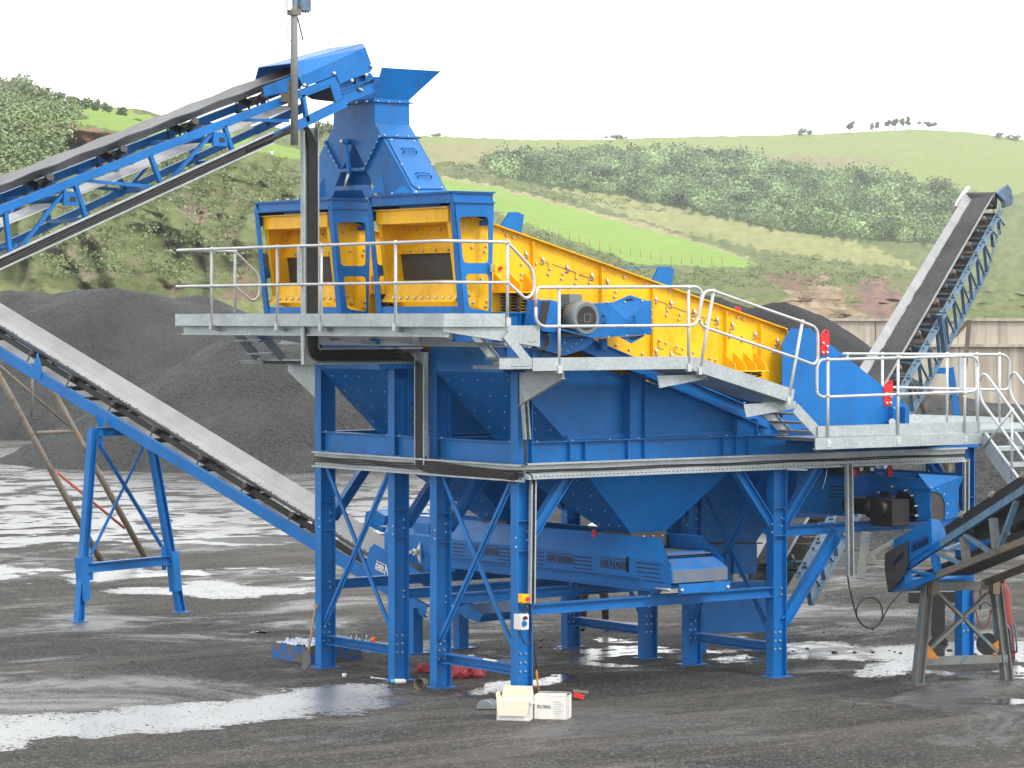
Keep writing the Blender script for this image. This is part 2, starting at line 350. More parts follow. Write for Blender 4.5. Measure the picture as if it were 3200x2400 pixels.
puddle('U', [(740, 700), (1000, 670), (1380, 640), (1450, 600), (1680, 590), (1890, 625), (1600, 665), (1380, 720), (1100, 780), (760, 800), (500, 850), (420, 830)], z=.006)
puddle('F', [(380, 1135), (700, 1120), (1000, 1150), (1400, 1130), (1800, 1110), (2300, 1120), (2300, 1260), (1900, 1280), (1400, 1290), (1380, 1330), (1420, 1370), (1200, 1390), (980, 1385), (930, 1340), (1180, 1270), (900, 1262), (620, 1250), (400, 1270)], 'a', 'water')
puddle('F', [(1360, 1300), (2350, 1240), (2350, 1400), (1900, 1400), (1500, 1400), (1420, 1370)], 'a', 'film', z=.003)
puddle('F', [(1905, 1575), (1980, 1560), (2120, 1555), (2260, 1570), (2280, 1590), (2150, 1602), (1990, 1598)], z=.006, jitter=.03)
puddle('G', [(1480, 1440), (1900, 1430), (2212, 1480), (2212, 1600), (1700, 1600), (1450, 1560)], mat='film')
puddle('G', [(380, 1480), (900, 1430), (1390, 1420), (1300, 1560), (700, 1620), (380, 1560)], mat='film')
puddle('L', [(680, 1210), (850, 1185), (1180, 1180), (1380, 1140), (1560, 1140), (1760, 1175), (2180, 1190), (2260, 1205), (2100, 1225), (1700, 1250), (1480, 1265), (1250, 1235), (900, 1232)], mat='silt', jitter=.05)
puddle('L', [(1350, 855), (1600, 835), (2080, 840), (2200, 860), (1900, 885), (1600, 880)], jitter=.05)
puddle('L', [(1180, 920), (1500, 905), (1650, 898), (1760, 905), (1600, 925), (1200, 940)], jitter=.05)
puddle('L', [(-200, 950), (60, 950), (200, 975), (400, 985), (430, 995), (200, 1005), (60, 1010), (150, 985), (-200, 975)], jitter=.05)
puddle('L', [(1760, 1495), (1810, 1486), (1860, 1488), (1878, 1495), (1840, 1503), (1780, 1502)], jitter=.01)
puddle('T', [(-60, 335), (60, 318), (180, 325), (230, 335), (120, 352), (-20, 348)], jitter=.01)
puddle('K', [(-900, 1180), (260, 1200), (200, 1260), (600, 1330), (1300, 1370), (2212, 1390), (3700, 1440), (3700, 1600), (2600, 1700), (1900, 1680), (1300, 1760), (-900, 1800)], mat='film', z=.004)
puddle('K', [(-300, 1640), (1200, 1560), (3400, 1640), (3900, 1760), (2000, 1900), (600, 1880), (-300, 1960)], mat='film', z=.0035)
puddle('L', [(-300, 1030), (700, 1010), (1500, 1060), (2300, 1080), (2300, 1140), (1400, 1110), (600, 1150), (-300, 1140)], mat='film', z=.0038)
puddle('E', [(1700, 880), (2600, 900), (2600, 960), (1900, 950)], mat='film', z=.004)

def pile(name, cones, base_r, mat, label, cat, res=.35, rough=.10):
    """heap of loose stone: cones = (x, y, height, radius, flat top)"""
    x0 = min(c[0] - c[3] for c in cones) - 1; x1 = max(c[0] + c[3] for c in cones) + 1; y0 = min(c[1] - c[3] for c in cones) - 1; y1 = max(c[1] + c[3] for c in cones) + 1
    nx = int((x1 - x0) / res); ny = int((y1 - y0) / res); vs = []; idx = {}
    def h(x, y):
        best = -1e9; acc = 0
        for cx, cy, ht, r, ft in cones:
            dd = math.hypot(x - cx, y - cy); w = noise.noise(Vector((x * .22, y * .22, ht))) * r * .10
            t = 1 - (math.sqrt((dd + w) ** 2 + ft * ft) - ft) / (math.sqrt(r * r + ft * ft) - ft); acc += math.exp(max(-12, min(12, ht * t * 1.6)))
        z = math.log(acc) / 1.6 - .1
        z += noise.fractal(Vector((x, y, 3)) * .5, 1, 2, 4) * rough * 1.6 + noise.fractal(Vector((x * 2.6, y * 2.6, 3)), 1, 2, 3) * rough * .5
        return z
    bm = bmesh.new(); gridv = [[None] * (ny + 1) for _ in range(nx + 1)]
    hh = [[h(x0 + i * res, y0 + j * res) for j in range(ny + 1)] for i in range(nx + 1)]
    for i in range(nx + 1):
        for j in range(ny + 1):
            if hh[i][j] > -.55: gridv[i][j] = bm.verts.new((x0 + i * res, y0 + j * res, max(hh[i][j], -.3)))
    for i in range(nx):
        for j in range(ny):
            q = [gridv[i][j], gridv[i + 1][j], gridv[i + 1][j + 1], gridv[i][j + 1]]
            if all(q): f = bm.faces.new(q); f.smooth = True
    me = bpy.data.meshes.new(name); bm.to_mesh(me); bm.free(); me.materials.append(M[mat])
    ob = bpy.data.objects.new(name, me); scn.collection.objects.link(ob); return tag(ob, label, cat)
def at(u, v, d):
    p = P('S', u, v, d=d); return p
def cone(u, v, d, r, ft=1.0): p = at(u, v, d); return (p.x, p.y, p.z, r, ft)
pile('gravel_pile', [cone(840, 1018, 107.5, 9.4, 1.2), cone(1100, 1085, 107, 8, 1.2)], 0, 'gravel', 'grey gravel heap with lighter crest nearest behind the descending left conveyor', 'gravel pile')
pile('gravel_pile', [cone(-330, 880, 139, 13, 3), cone(40, 890, 139, 12.5, 3), cone(370, 897, 137, 12.5, 3), cone(620, 925, 141, 11, 3), cone(760, 975, 146, 10, 3)], 0, 'gravel', 'long rounded dark gravel heap at the left edge of the yard, the rear one', 'gravel pile', .5)
pile('gravel_pile', [cone(2090, 902, 124, 10.5, 1.2), cone(2440, 932, 121, 9.3, 1.2), cone(2250, 930, 123, 9, 1.2)], 0, 'gravelfine', 'near-black gravel heap rising behind the lower end of the yellow screen', 'gravel pile')
pile('gravel_pile', [cone(2860, 1235, 77, 11.5, 2), cone(2560, 1330, 76, 8, 1), cone(3240, 1330, 76, 9, 1)], 0, 'gravel', 'grey gravel heap under the old pale blue conveyor on the right', 'gravel pile', .3)

# concrete retaining wall far right
n = NB('streaked board marked concrete'); st = n.noise(1, 6, .65, n.map((2.2, 2.2, .10))); jt = n.voro(.3)
col = n.mix(n.ramp(n.noise(.6, 5), .3, .7), (.36, .31, .25), (.48, .43, .36)); col = n.mix(n.ramp(st, .45, .75, (0,) * 3, (.85,) * 3), col, (.14, .11, .085)); n.set('Base Color', col); n.set('Roughness', .9); M['concrete'] = n.m
w0 = P('S', 2480, 1002, d=141); w1 = P('S', 3700, 1013, d=141)
wall = thing('retaining_wall', (w0.x, w0.y, 0), 'long stained concrete wall with a ledge, at the far right behind the conveyor', 'wall')
dW = (Vector((w1.x, w1.y, 0)) - Vector((w0.x, w0.y, 0))); Lw = dW.length; dW.normalize(); nW = Vector((dW.y, -dW.x, 0));
if nW.dot(VW) > 0: nW = -nW
zt = w0.z; zl = P('S', 3000, 1083, d=140).z
mb = MB()
k = 0; s0 = 0
while s0 < Lw:
    s1 = min(Lw, s0 + 3.9); a = Vector((w0.x, w0.y, 0)) + dW * s0; b = Vector((w0.x, w0.y, 0)) + dW * (s1 - .03)
    for (o, z0, z1) in ((0, zl, zt), (.45, -.2, zl - .02)):
        mb.hexa([a + nW * o + Vector((0, 0, z0)), b + nW * o + Vector((0, 0, z0)), b - nW * .5 + Vector((0, 0, z0)), a - nW * .5 + Vector((0, 0, z0))],
                [a + nW * o + Vector((0, 0, z1)), b + nW * o + Vector((0, 0, z1)), b - nW * .5 + Vector((0, 0, z1)), a - nW * .5 + Vector((0, 0, z1))])
    s0 = s1
mb.build('wall_panels', 'concrete', wall)
mb = MB()
for o, z in ((.06, zt), (.55, zl)): mb.bar(Vector((w0.x, w0.y, z + .05)) + nW * (o - .25), Vector((w1.x, w1.y, z + .05)) + nW * (o - .25), .7, .14)
mb.build('coping', 'concrete', wall)

# ------------------------------------------------------------------ hills (one sheet; the cover is a colour attribute of the land)
US = [-200, 0, 40, 110, 150, 300, 400, 560, 700, 850, 960, 1130, 1300, 1450, 1640, 1800, 1960, 2080, 2212, 2420]
LIP = [250, 258, 262, 268, 272, 285, 308, 330, 352, 400, 440, 497, 543, 572, 578, 575, 585, 600, 615, 640]
LD = [290, 290, 290, 290, 290, 295, 300, 310, 330, 400, 440, 460, 480, 500, 520, 540, 560, 560, 560, 560]
RG = [222, 210, 205, 212, 217, 243, 262, 275, 280, 291, 295, 302, 301, 296, 292, 287, 280, 284, 303, 322]
RD = [430, 430, 430, 420, 420, 420, 430, 450, 520, 800, 980, 1100, 1200, 1250, 1300, 1300, 1300, 1300, 1300, 1300]
def lerp_tab(T, u):
    if u <= US[0]: return T[0]
    for k in range(len(US) - 1):
        if u <= US[k + 1]:
            t = (u - US[k]) / (US[k + 1] - US[k]); return T[k] * (1 - t) + T[k + 1] * t
    return T[-1]
Hc = lambda pts: [(898.6 + .5938 * a, 172.8 + .5938 * b) for a, b in pts]
Vc = lambda pts: [(.3125 * a, 138.2 + .3125 * b) for a, b in pts]
WOOD = Hc([(235, 310), (270, 285), (420, 292), (540, 272), (780, 268), (1170, 278), (1300, 310), (1500, 355), (1560, 360), (1600, 350), (1680, 345), (1780, 370), (1800, 395), (1960, 405), (1990, 440), (1900, 600), (1600, 580), (1490, 570), (1300, 545), (1060, 490), (800, 435), (640, 410), (480, 390), (300, 350)])
COVER = [  # polygon, colour, second colour, feather in photo pixels
    (Hc([(-100, 190), (2300, 150), (2300, 420), (1800, 400), (1500, 345), (1100, 270), (700, 255), (250, 262), (-100, 262)]), (.20, .27, .075), (.23, .25, .09), 6),
    (Hc([(1050, 262), (1300, 268), (1700, 285), (1760, 300), (1500, 318), (1250, 300), (1080, 280)]), (.24, .20, .11), (.22, .22, .10), 8),
    (Hc([(-100, 225), (200, 228), (420, 240), (260, 278), (235, 312), (60, 305), (-100, 290)]), (.28, .25, .12), (.22, .23, .10), 8),
    (Hc([(480, 388), (640, 408), (1060, 490), (1500, 568), (1700, 620), (1830, 690), (1600, 665), (1300, 622), (1000, 562), (700, 478), (520, 410)]), (.30, .29, .13), (.22, .24, .09), 7),
    (Hc([(90, 345), (300, 388), (520, 445), (830, 525), (1060, 595), (1210, 645), (1210, 670), (1050, 615), (820, 548), (500, 470), (300, 405), (90, 368)]), (.36, .31, .19), (.28, .26, .13), 3),
    (Hc([(60, 355), (280, 388), (500, 450), (800, 530), (1080, 608), (1250, 668), (1220, 686), (1000, 678), (800, 668), (640, 612), (500, 562), (390, 522), (280, 476), (60, 430)]), (.20, .33, .06), (.23, .32, .08), 2),
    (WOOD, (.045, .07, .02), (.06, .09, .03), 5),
    (Hc([(1340, 770), (1400, 740), (1500, 700), (1540, 730), (1600, 800), (1650, 872), (1380, 872)]), (.36, .27, .18), (.16, .12, .07), 9),
    (Hc([(1600, 745), (1700, 720), (1800, 760), (1780, 872), (1660, 872)]), (.27, .16, .12), (.15, .11, .09), 9),
    (Hc([(1300, 690), (1420, 700), (1500, 730), (1400, 780), (1300, 750)]), (.15, .13, .07), (.20, .12, .08), 9),
    (Vc([(370, 258), (620, 268), (850, 306), (990, 356), (1300, 400), (1800, 540), (2080, 590), (2300, 640), (2300, 690), (2080, 665), (1800, 625), (1400, 560), (960, 505), (860, 475), (700, 434), (480, 402), (600, 372), (450, 310)]), (.20, .31, .06), (.22, .30, .08), 2),
    (Vc([(430, 415), (740, 452), (960, 525), (820, 575), (560, 580), (390, 600), (400, 500)]), (.30, .14, .085), (.22, .13, .08), 3),
    (Vc([(-200, 100), (130, 90), (370, 250), (510, 330), (540, 385), (430, 415), (390, 600), (300, 760), (-200, 760)]), (.055, .085, .03), (.09, .12, .04), 6),
    (Vc([(1250, 960), (1340, 930), (1420, 990), (1410, 1090), (1330, 1090), (1260, 1030)]), (.30, .22, .16), (.18, .14, .10), 6),
    (Vc([(1480, 1180), (1620, 1130), (1700, 1300), (1700, 1640), (1500, 1640), (1540, 1400)]), (.22, .14, .10), (.14, .13, .07), 10),
    (Vc([(280, 1260), (420, 1230), (600, 1480), (520, 1530), (400, 1420)]), (.33, .26, .20), (.22, .2, .12), 12),
    (Vc([(-200, 1480), (-200, 1700), (2600, 1800), (2600, 1560), (1200, 1640), (600, 1560)]), (.20, .23, .08), (.17, .18, .08), 8),
]
def tpoint(u, v, dn=0):
    """land point seen at (u, v) of the photo, u, v in 2212-wide pixels"""
    l = lerp_tab(LIP, u); r = lerp_tab(RG, u); ld = lerp_tab(LD, u); rd = lerp_tab(RD, u)
    if v >= l: d = ld + (235 - ld) * min(1.25, (v - l) / (705 - l)) ** (.85)
    else: d = ld + (rd - ld) * ((l - v) / max(1, l - r))
    return P('DD', u, v, d=d + dn)
nu, nf, nr = 560, 150, 120; vs = []; fs = []; cols = []
for i in range(nu + 1):
    u = -160 + i * (2540 / nu); l = lerp_tab(LIP, u); r = lerp_tab(RG, u)
    for j in range(nf + nr + 1):
        if j <= nf: v = 770 + (l - 770) * j / nf
        else: v = l + (r - l) * (j - nf) / nr
        q = tpoint(u, v)
        cliff = max(0, min(1, (v - l + 6) / 40))
        s = q * .03; a = noise.fractal(s, 1, 2.1, 6); b = noise.fractal(q * .11 + Vector((9, 3, 1)), 1, 2.1, 4); rdg = 1 - abs(noise.noise(Vector((u * .012, v * .004, 3)))) * 2
        back = .35 if j > nf else 1
        q = q + VW * (a * 9 * (.3 + cliff) + b * 3.2 * cliff + rdg * 9 * cliff) + Vector((0, 0, 1)) * ((b * .5) * back if j < nf + nr - 3 else b * .5)
        q.z = max(q.z, -1.0) if j else -1.0
        vs.append(q)
        # cover colour
        jx = noise.noise(Vector((u * .07, v * .07, 1))) * 1.0; jy = noise.noise(Vector((u * .07, v * .07, 7))) * 1.0
        m = noise.fractal(Vector((u * .013, v * .03, 2)), 1, 2, 5) * .8 + .5; m2 = noise.fractal(Vector((u * .045, v * .07, 12)), 1, 2, 4) + .5
        m = max(0, min(1, m)); m2 = max(0, min(1, m2))
        g0 = Vector((.10, .135, .045)); g1 = Vector((.17, .19, .075)); br = Vector((.20, .15, .105)) if u < 900 else Vector((.17, .16, .085))
        c = g0.lerp(g1, m2); c = c.lerp(br, max(0, min(1, (m - .62) * 4)) * (.6 if cliff > .5 else .2))
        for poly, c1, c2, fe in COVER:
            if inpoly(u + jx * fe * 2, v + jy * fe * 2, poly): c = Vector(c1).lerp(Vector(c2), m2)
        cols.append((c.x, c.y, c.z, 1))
R_ = nf + nr + 1
for i in range(nu):
    for j in range(nf + nr): fs.append((i * R_ + j, (i + 1) * R_ + j, (i + 1) * R_ + j + 1, i * R_ + j + 1))
me = bpy.data.meshes.new('hills'); me.from_pydata(vs, [], fs); me.polygons.foreach_set('use_smooth', [True] * len(fs))
ca = me.color_attributes.new('cover', 'FLOAT_COLOR', 'POINT'); ca.data.foreach_set('color', [x for c in cols for x in c])
n = NB('pasture scrub and rock'); va = n.n.new('ShaderNodeVertexColor'); va.layer_name = 'cover'
f1 = n.noise(.22, 8, .7); f2 = n.noise(.9, 6, .7); f3 = n.noise(.05, 5, .6)
col = n.mix(n.ramp(f1, .3, .7), n.mix(.38, va.outputs[0], (.3, .3, .3), 'MULTIPLY'), va.outputs[0]); col = n.mix(n.ramp(f2, .35, .65, (0,) * 3, (.5,) * 3), col, n.mix(1.0, col, (1.5, 1.45, 1.5), 'MULTIPLY'))
n.set('Base Color', col); n.set('Roughness', .95); n.set('Specular IOR Level', .1); n.bump(n.math('ADD', f1, n.math('MULTIPLY', f2, .5)), .6, 1.6)
me.materials.append(n.m); hills = bpy.data.objects.new('hills', me); scn.collection.objects.link(hills); hills['kind'] = 'structure'

# ------------------------------------------------------------------ woods, scrub and ridge trees
def leafmat(name, c0, c1, sc=.5):
    n = NB(name); a = n.n.new('ShaderNodeVertexColor'); a.layer_name = 'tint'; f = n.noise(sc, 4, .6)
    n.set('Base Color', n.mix(1.0, n.mix(n.ramp(f, .3, .7), c0, c1), a.outputs[0], 'MULTIPLY')); n.set('Roughness', .8); n.set('Specular IOR Level', .15); return n.m
M['pine'] = leafmat('pine foliage', (.13, .19, .09), (.22, .29, .135), .05)
M['scrub'] = leafmat('scrub foliage', (.10, .135, .065), (.165, .20, .095), .1)
M['bark'] = plain('bark', (.07, .055, .045), .9)
class Foliage:
    def __init__(s): s.v = []; s.f = []; s.c = []
    def crown(s, c, rx, rz, k, leaf, rng, tint=1.0):
        c = Vector(c); lobes = [(Vector((rng.uniform(-.5, .5), rng.uniform(-.5, .5), rng.uniform(-.35, .45))), rng.uniform(.45, .8)) for _ in range(5)] + [(Vector((0, 0, 0)), .8)]
        for _ in range(k):
            o, rr = rng.choice(lobes); d = Vector((rng.gauss(0, 1), rng.gauss(0, 1), rng.gauss(0, 1))).normalized() * rr * rng.uniform(.55, 1.0); q = o + d
            p = c + Vector((q.x * rx, q.y * rx, q.z * rz)); nrm = (d + Vector((rng.uniform(-.6, .6), rng.uniform(-.6, .6), rng.uniform(-.2, .8)))).normalized()
            a = nrm.orthogonal().normalized(); b = nrm.cross(a); th = rng.uniform(0, 6.28); a, b = a * math.cos(th) + b * math.sin(th), b * math.cos(th) - a * math.sin(th); e = leaf * rng.uniform(.6, 1.4)
            i = len(s.v); s.v += [p - a * e - b * e * .5, p + a * e * .2 - b * e, p + a * e + b * e * .3, p - a * e * .1 + b * e]; s.f.append((i, i + 1, i + 2, i + 3)); t = tint * rng.uniform(.75, 1.25); s.c += [(t, t, t * .95, 1)] * 4
    def build(s, name, mat, parent=None):
        me = bpy.data.meshes.new(name); o = Vector(parent['_w']) if parent is not None else Vector()
        me.from_pydata([p - o for p in s.v], [], s.f); ca = me.color_attributes.new('tint', 'FLOAT_COLOR', 'POINT'); ca.data.foreach_set('color', [x for c in s.c for x in c]); me.materials.append(M[mat])
        ob = bpy.data.objects.new(name, me); scn.collection.objects.link(ob); ob['_w'] = tuple(o)
        if parent is not None: ob.parent = parent
        return ob
rng = random.Random(3)
fo = Foliage(); cnt = 0
xs = [p[0] for p in WOOD]; ys = [p[1] for p in WOOD]
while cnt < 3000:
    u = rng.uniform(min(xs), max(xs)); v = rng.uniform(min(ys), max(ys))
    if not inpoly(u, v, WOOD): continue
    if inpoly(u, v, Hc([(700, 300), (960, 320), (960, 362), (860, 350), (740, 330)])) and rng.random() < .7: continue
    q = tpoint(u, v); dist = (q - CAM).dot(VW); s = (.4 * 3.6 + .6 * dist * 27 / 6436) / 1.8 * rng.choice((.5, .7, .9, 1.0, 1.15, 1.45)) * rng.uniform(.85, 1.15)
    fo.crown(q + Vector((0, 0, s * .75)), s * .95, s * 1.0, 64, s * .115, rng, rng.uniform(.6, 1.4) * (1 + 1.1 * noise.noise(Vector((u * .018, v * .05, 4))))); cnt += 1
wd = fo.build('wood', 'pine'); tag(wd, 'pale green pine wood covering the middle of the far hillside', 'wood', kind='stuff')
fo = Foliage(); cnt = 0
BUSH = [Vc([(-200, 120), (130, 100), (370, 262), (510, 335), (540, 385), (430, 415), (390, 600), (300, 760), (-200, 900)]), Hc([(100, 300), (240, 320), (500, 400), (800, 440), (900, 480), (600, 460), (300, 390), (100, 350)]), Hc([(390, 520), (640, 612), (800, 668), (1100, 690), (1300, 640), (1500, 660), (1800, 700), (1700, 740), (1300, 760), (900, 740), (400, 600)]), Vc([(880, 500), (1700, 600), (2100, 680), (2100, 1100), (1500, 900), (900, 1000), (600, 900)]), Vc([(300, 900), (1900, 900), (1700, 1500), (200, 1500)])]
BW = [900, 200, 420, 420, 380]
for poly, kk in zip(BUSH, BW):
    xs = [p[0] for p in poly]; ys = [p[1] for p in poly]; cnt = 0
    while cnt < kk:
        u = rng.uniform(min(xs), max(xs)); v = rng.uniform(min(ys), max(ys))
        if not inpoly(u, v, poly): continue
        q = tpoint(u, v); s = rng.uniform(.5, 1.5) * (1.15 if kk == 900 else .55) * max(1, (q - CAM).dot(VW) / 420); fo.crown(q + Vector((0, 0, s * .1)), s * 1.3, s * .7, 80 if kk == 900 else 26, s * (.10 if kk == 900 else .15), rng, rng.uniform(.8, 1.7)); cnt += 1
sc = fo.build('scrub', 'scrub'); tag(sc, 'low dark scrub growing over the cliff slopes and field edges', 'scrub', kind='stuff')
def tree(name, u, v, hpx, wpx, label, group, shape='round', seed=1, lift=.62, k=150):
    rg = random.Random(seed); q = tpoint(u, v); d = (q - CAM).dot(VW); m = d / 6436; h = hpx * m; w = wpx * m; q = q - Vector((0, 0, .6))
    t = thing(name, q, label, 'tree', group); tr = MB()
    top = q + Vector((rg.uniform(-.05, .05) * h, rg.uniform(-.05, .05) * h, h * .8)); tr.tube([q, q.lerp(top, .5) + Vector((rg.uniform(-.03, .03) * h, 0, 0)), top], [h * .035, h * .025, h * .01], 6)
    for kq in range(4):
        b = q.lerp(top, rg.uniform(.45, .8)); tr.tube([b, b + Vector((rg.uniform(-.4, .4) * w, rg.uniform(-.4, .4) * w, h * .16))], [h * .015, h * .006], 5)
    tr.build('trunk', 'bark', t); fo = Foliage()
    for kq in range(3 if shape != 'sparse' else 5):
        c = q + Vector((rg.uniform(-.24, .24) * w, rg.uniform(-.24, .24) * w, h * (lift + rg.uniform(-.2, .2)))); fo.crown(c, w * (.42 if shape != 'sparse' else .2), h * (.34 if shape != 'sparse' else .16), k // 3, m * 2.6, rg, rg.uniform(.8, 1.2))
    fo.build('crown', 'scrub', t); return t
gL = 'trees along the near left hilltop'
k = 0
for u, v, h_, w_, lab in ((60, 212, 48, 66, 'large domed evergreen, the tallest crown on the left hilltop'), (88, 215, 36, 56, 'broad dark tree leaning against the large domed evergreen'), (22, 214, 22, 44, 'low rounded tree at the far left of the hilltop'),
        (128, 222, 34, 36, 'light green tree just left of the white hilltop sign'), (158, 226, 26, 26, 'small bushy tree just right of the white hilltop sign'), (186, 232, 34, 26, 'slim tree, first right of the sign gap'),
        (204, 238, 36, 24, 'slim pointed tree in the middle of the hilltop row'), (232, 243, 32, 28, 'rounded tree in the hilltop row above the bright field'), (258, 250, 28, 30, 'short tree ending the hilltop row'),
        (300, 262, 18, 34, 'low dark bush on the ridge right of the hilltop row'), (355, 272, 26, 22, 'lone small tree showing just above the belt'), (425, 282, 20, 26, 'dark round bush seen just under the black belt')):
    tree('hilltop_tree', u, v, h_, w_, lab, gL, seed=20 + k, k=230); k += 1
for u, v, h_, w_, lab in ((690, 300, 46, 40, 'dark tree left of the chute, seen behind the cable tray bend'), (712, 296, 40, 30, 'dark tree touching the left flank of the chute')):
    tree('hilltop_tree', u, v, h_, w_, lab, gL, seed=20 + k, k=260); k += 1
gR = 'trees on the far ridge at the right'
for u, v, h_, w_, lab in ((1838, 287, 24, 18, 'tall two tiered tree standing alone on the far ridge'), (1733, 294, 14, 14, 'thin wispy shrub, leftmost on the far ridge'), (1748, 293, 10, 12, 'low shrub beside the wispy one on the far ridge'), (1894, 283, 20, 12, 'narrow dark tree left of the ridge cluster'), (1884, 284, 16, 7, 'thin pale tree just left of the narrow dark one'), (1920, 281, 22, 14, 'left tree of the ridge cluster'),
        (1934, 280, 27, 17, 'tallest tree of the ridge cluster'), (1948, 279, 24, 14, 'full crowned tree in the ridge cluster'), (1962, 278, 24, 12, 'right tree of the ridge cluster'), (2006, 276, 12, 28, 'low bush on the highest knoll'), (2160, 300, 14, 16, 'dark bush left of the far right clump'), (2188, 303, 15, 32, 'wide dark clump at the far right of the ridge'), (1340, 300, 9, 34, 'low dark thicket on the skyline above the wood'), (942, 294, 8, 16, 'small bush on the skyline right of the chute')):
    tree('ridge_tree', u, v, h_ * 1.2, w_ * 1.35, lab, gR, 'sparse' if h_ > 18 else 'round', seed=60 + k, lift=.68, k=110); k += 1
def signboard(u, v, wpx, hpx, lab):
    q = tpoint(u, v); d = (q - CAM).dot(VW); m = d / 6436; t = thing('sign_board', q, lab, 'sign', 'white boards on the left hill'); mb = MB()
    w = wpx * m / 2; h = hpx * m
    mb.bar(q + RT * -w + UP * h * .9, q + RT * w + UP * h * .9, .08, h * .75); mb.build('board', 'white', t); mb = MB()
    for s_ in (-.7, .7): mb.cyl(q + RT * w * s_ - UP * .5, q + RT * w * s_ + UP * h * .55, .05)
    mb.build('post', 'greysteel', t)
signboard(148, 208, 10, 9, 'small white board standing among the trees of the left hilltop'); signboard(586, 338, 9, 9, 'small white board at the edge of the cliff, left of the cable tray')
# field fence posts
k = 0
for t_ in range(26):
    u = 1010 + t_ * 22; v = lerp_tab([p for p in LIP], u) - 1; q = tpoint(u, v - 2); mb = MB(); mb.cyl(q - Vector((0, 0, .4)), q + Vector((0, 0, 1.5)), .09, 6)
    o = mb.build('fence_post', 'wood'); tag(o, 'thin wooden post of the fence along the lower edge of the bright field', 'fence post', 'fence posts below the bright field')
# ================================================================== blue support frame
Y1, Y2, Y3, LX = 1.878, 2.908, 4.807, 4.563
CA, CB = .255, .16                  # column depth along X, flange width along Y
frame = thing('screening_tower', (0, 0, 0), 'tall blue steel frame of columns and beams carrying the two yellow screens', 'steel frame')
ZB0, ZB1 = 3.19, 3.48               # beams under the hoppers
cols = [(x, y) for x in (0, LX) for y in (0, Y1, Y2, Y3)] + [(8.5, .15), (8.5, Y3)]
for x, y in cols:
    mb = MB(); top = 4.95 if x < 1 else 3.19
    cx, cy = x + CA / 2, y + CB / 2
    mb.ibeam((cx, cy, .012), (cx, cy, top), CB, CA, (1, 0, 0))
    mb.box(x - .06, x + CA + .06, y - .07, y + CB + .07, .0, .014)
    for z in (2.42, 2.02):                                   # stiffeners in the web recess
        for s_ in (-1, 1): mb.box(x + .016, x + CA - .016, cy + (.006 if s_ > 0 else -CB / 2 + .004), cy + (CB / 2 - .004 if s_ > 0 else -.006), z, z + .012)
    mb.m = 1
    for j in range(3):
        for i in (0, 1): mb.bolt((x + .085 + i * .09, cy - .007, .40 + j * .12), (0, -1, 0), .017, .03)
    for z in (2.08, 2.2): mb.bolt((x - .001, cy - .05, z), (-1, 0, 0)); mb.bolt((x + CA * .82, cy - .008, z + .08), (0, -1, 0))
    for z in (1.18, 1.27): mb.bolt((x + CA * .78, cy - .008, z), (0, -1, 0), .016, .03)
    mb.build('column', ['blue', 'silver'], frame)
def beamx(x0, x1, y, z0, z1, w=.15, stiff=(), name='beam', bolts=()):
    mb = MB(); zc = (z0 + z1) / 2; mb.ibeam((x0, y, zc), (x1, y, zc), w, z1 - z0)
    for sx in stiff: mb.box(sx, sx + .012, y - w / 2 + .003, y + w / 2 - .003, z0 + .017, z1 - .017)
    mb.m = 1
    for bx in bolts:
        mb.bolt((bx, y - w / 2 + .03, z0 - .001), (0, 0, -1)); mb.bolt((bx, y - w / 2 + .03, z1), (0, 0, 1))
    mb.build(name, ['blue', 'silver'], frame)
def beamy(y0, y1, x, z0, z1, w=.12, name='beam'):
    mb = MB(); zc = (z0 + z1) / 2; mb.ibeam((x, y0, zc), (x, y1, zc), w, z1 - z0)
    mb.m = 1
    for y in (y0 + .06, y1 - .08):
        for z in (z0 - .003, z1 + .0): mb.bolt((x - w / 2 + .02, y, z), (0, 0, 1 if z > zc else -1))
    mb.build(name, ['blue', 'silver'], frame)
xs1 = [.86, 1.10, 1.92, 2.16, 2.20 + 1.4, 3.95, 4.15]
beamx(CA, LX + .3, CB / 2, ZB0, ZB1, .15, [P('G', u, 120, Y=.02).x for u in (620, 725, 1020, 1135, 1680, 1770, 1855)], bolts=[.35, .95, 1.6, 2.1, 3.4, 3.7, 4.3])
beamx(LX + .3, 8.75, CB / 2, ZB0, ZB1 - .06, .15, [5.6, 6.4, 7.6], bolts=[5.2, 6.0, 7.0, 8.2])
beamx(CA, 8.75, Y3 + CB / 2, ZB0, ZB1, .15)
beamx(CA, LX, Y1 + CB / 2, ZB0, ZB1, .15); beamx(CA, LX, Y2 + CB / 2, ZB0, ZB1, .15)
for x in (.075, LX + .18):
    beamy(CB, Y1, x, ZB0, ZB1); beamy(Y1 + CB, Y2, x, ZB0, ZB1); beamy(Y2 + CB, Y3, x, ZB0, ZB1)
beamy(CB, Y3, 8.6, ZB0, ZB1 - .06)
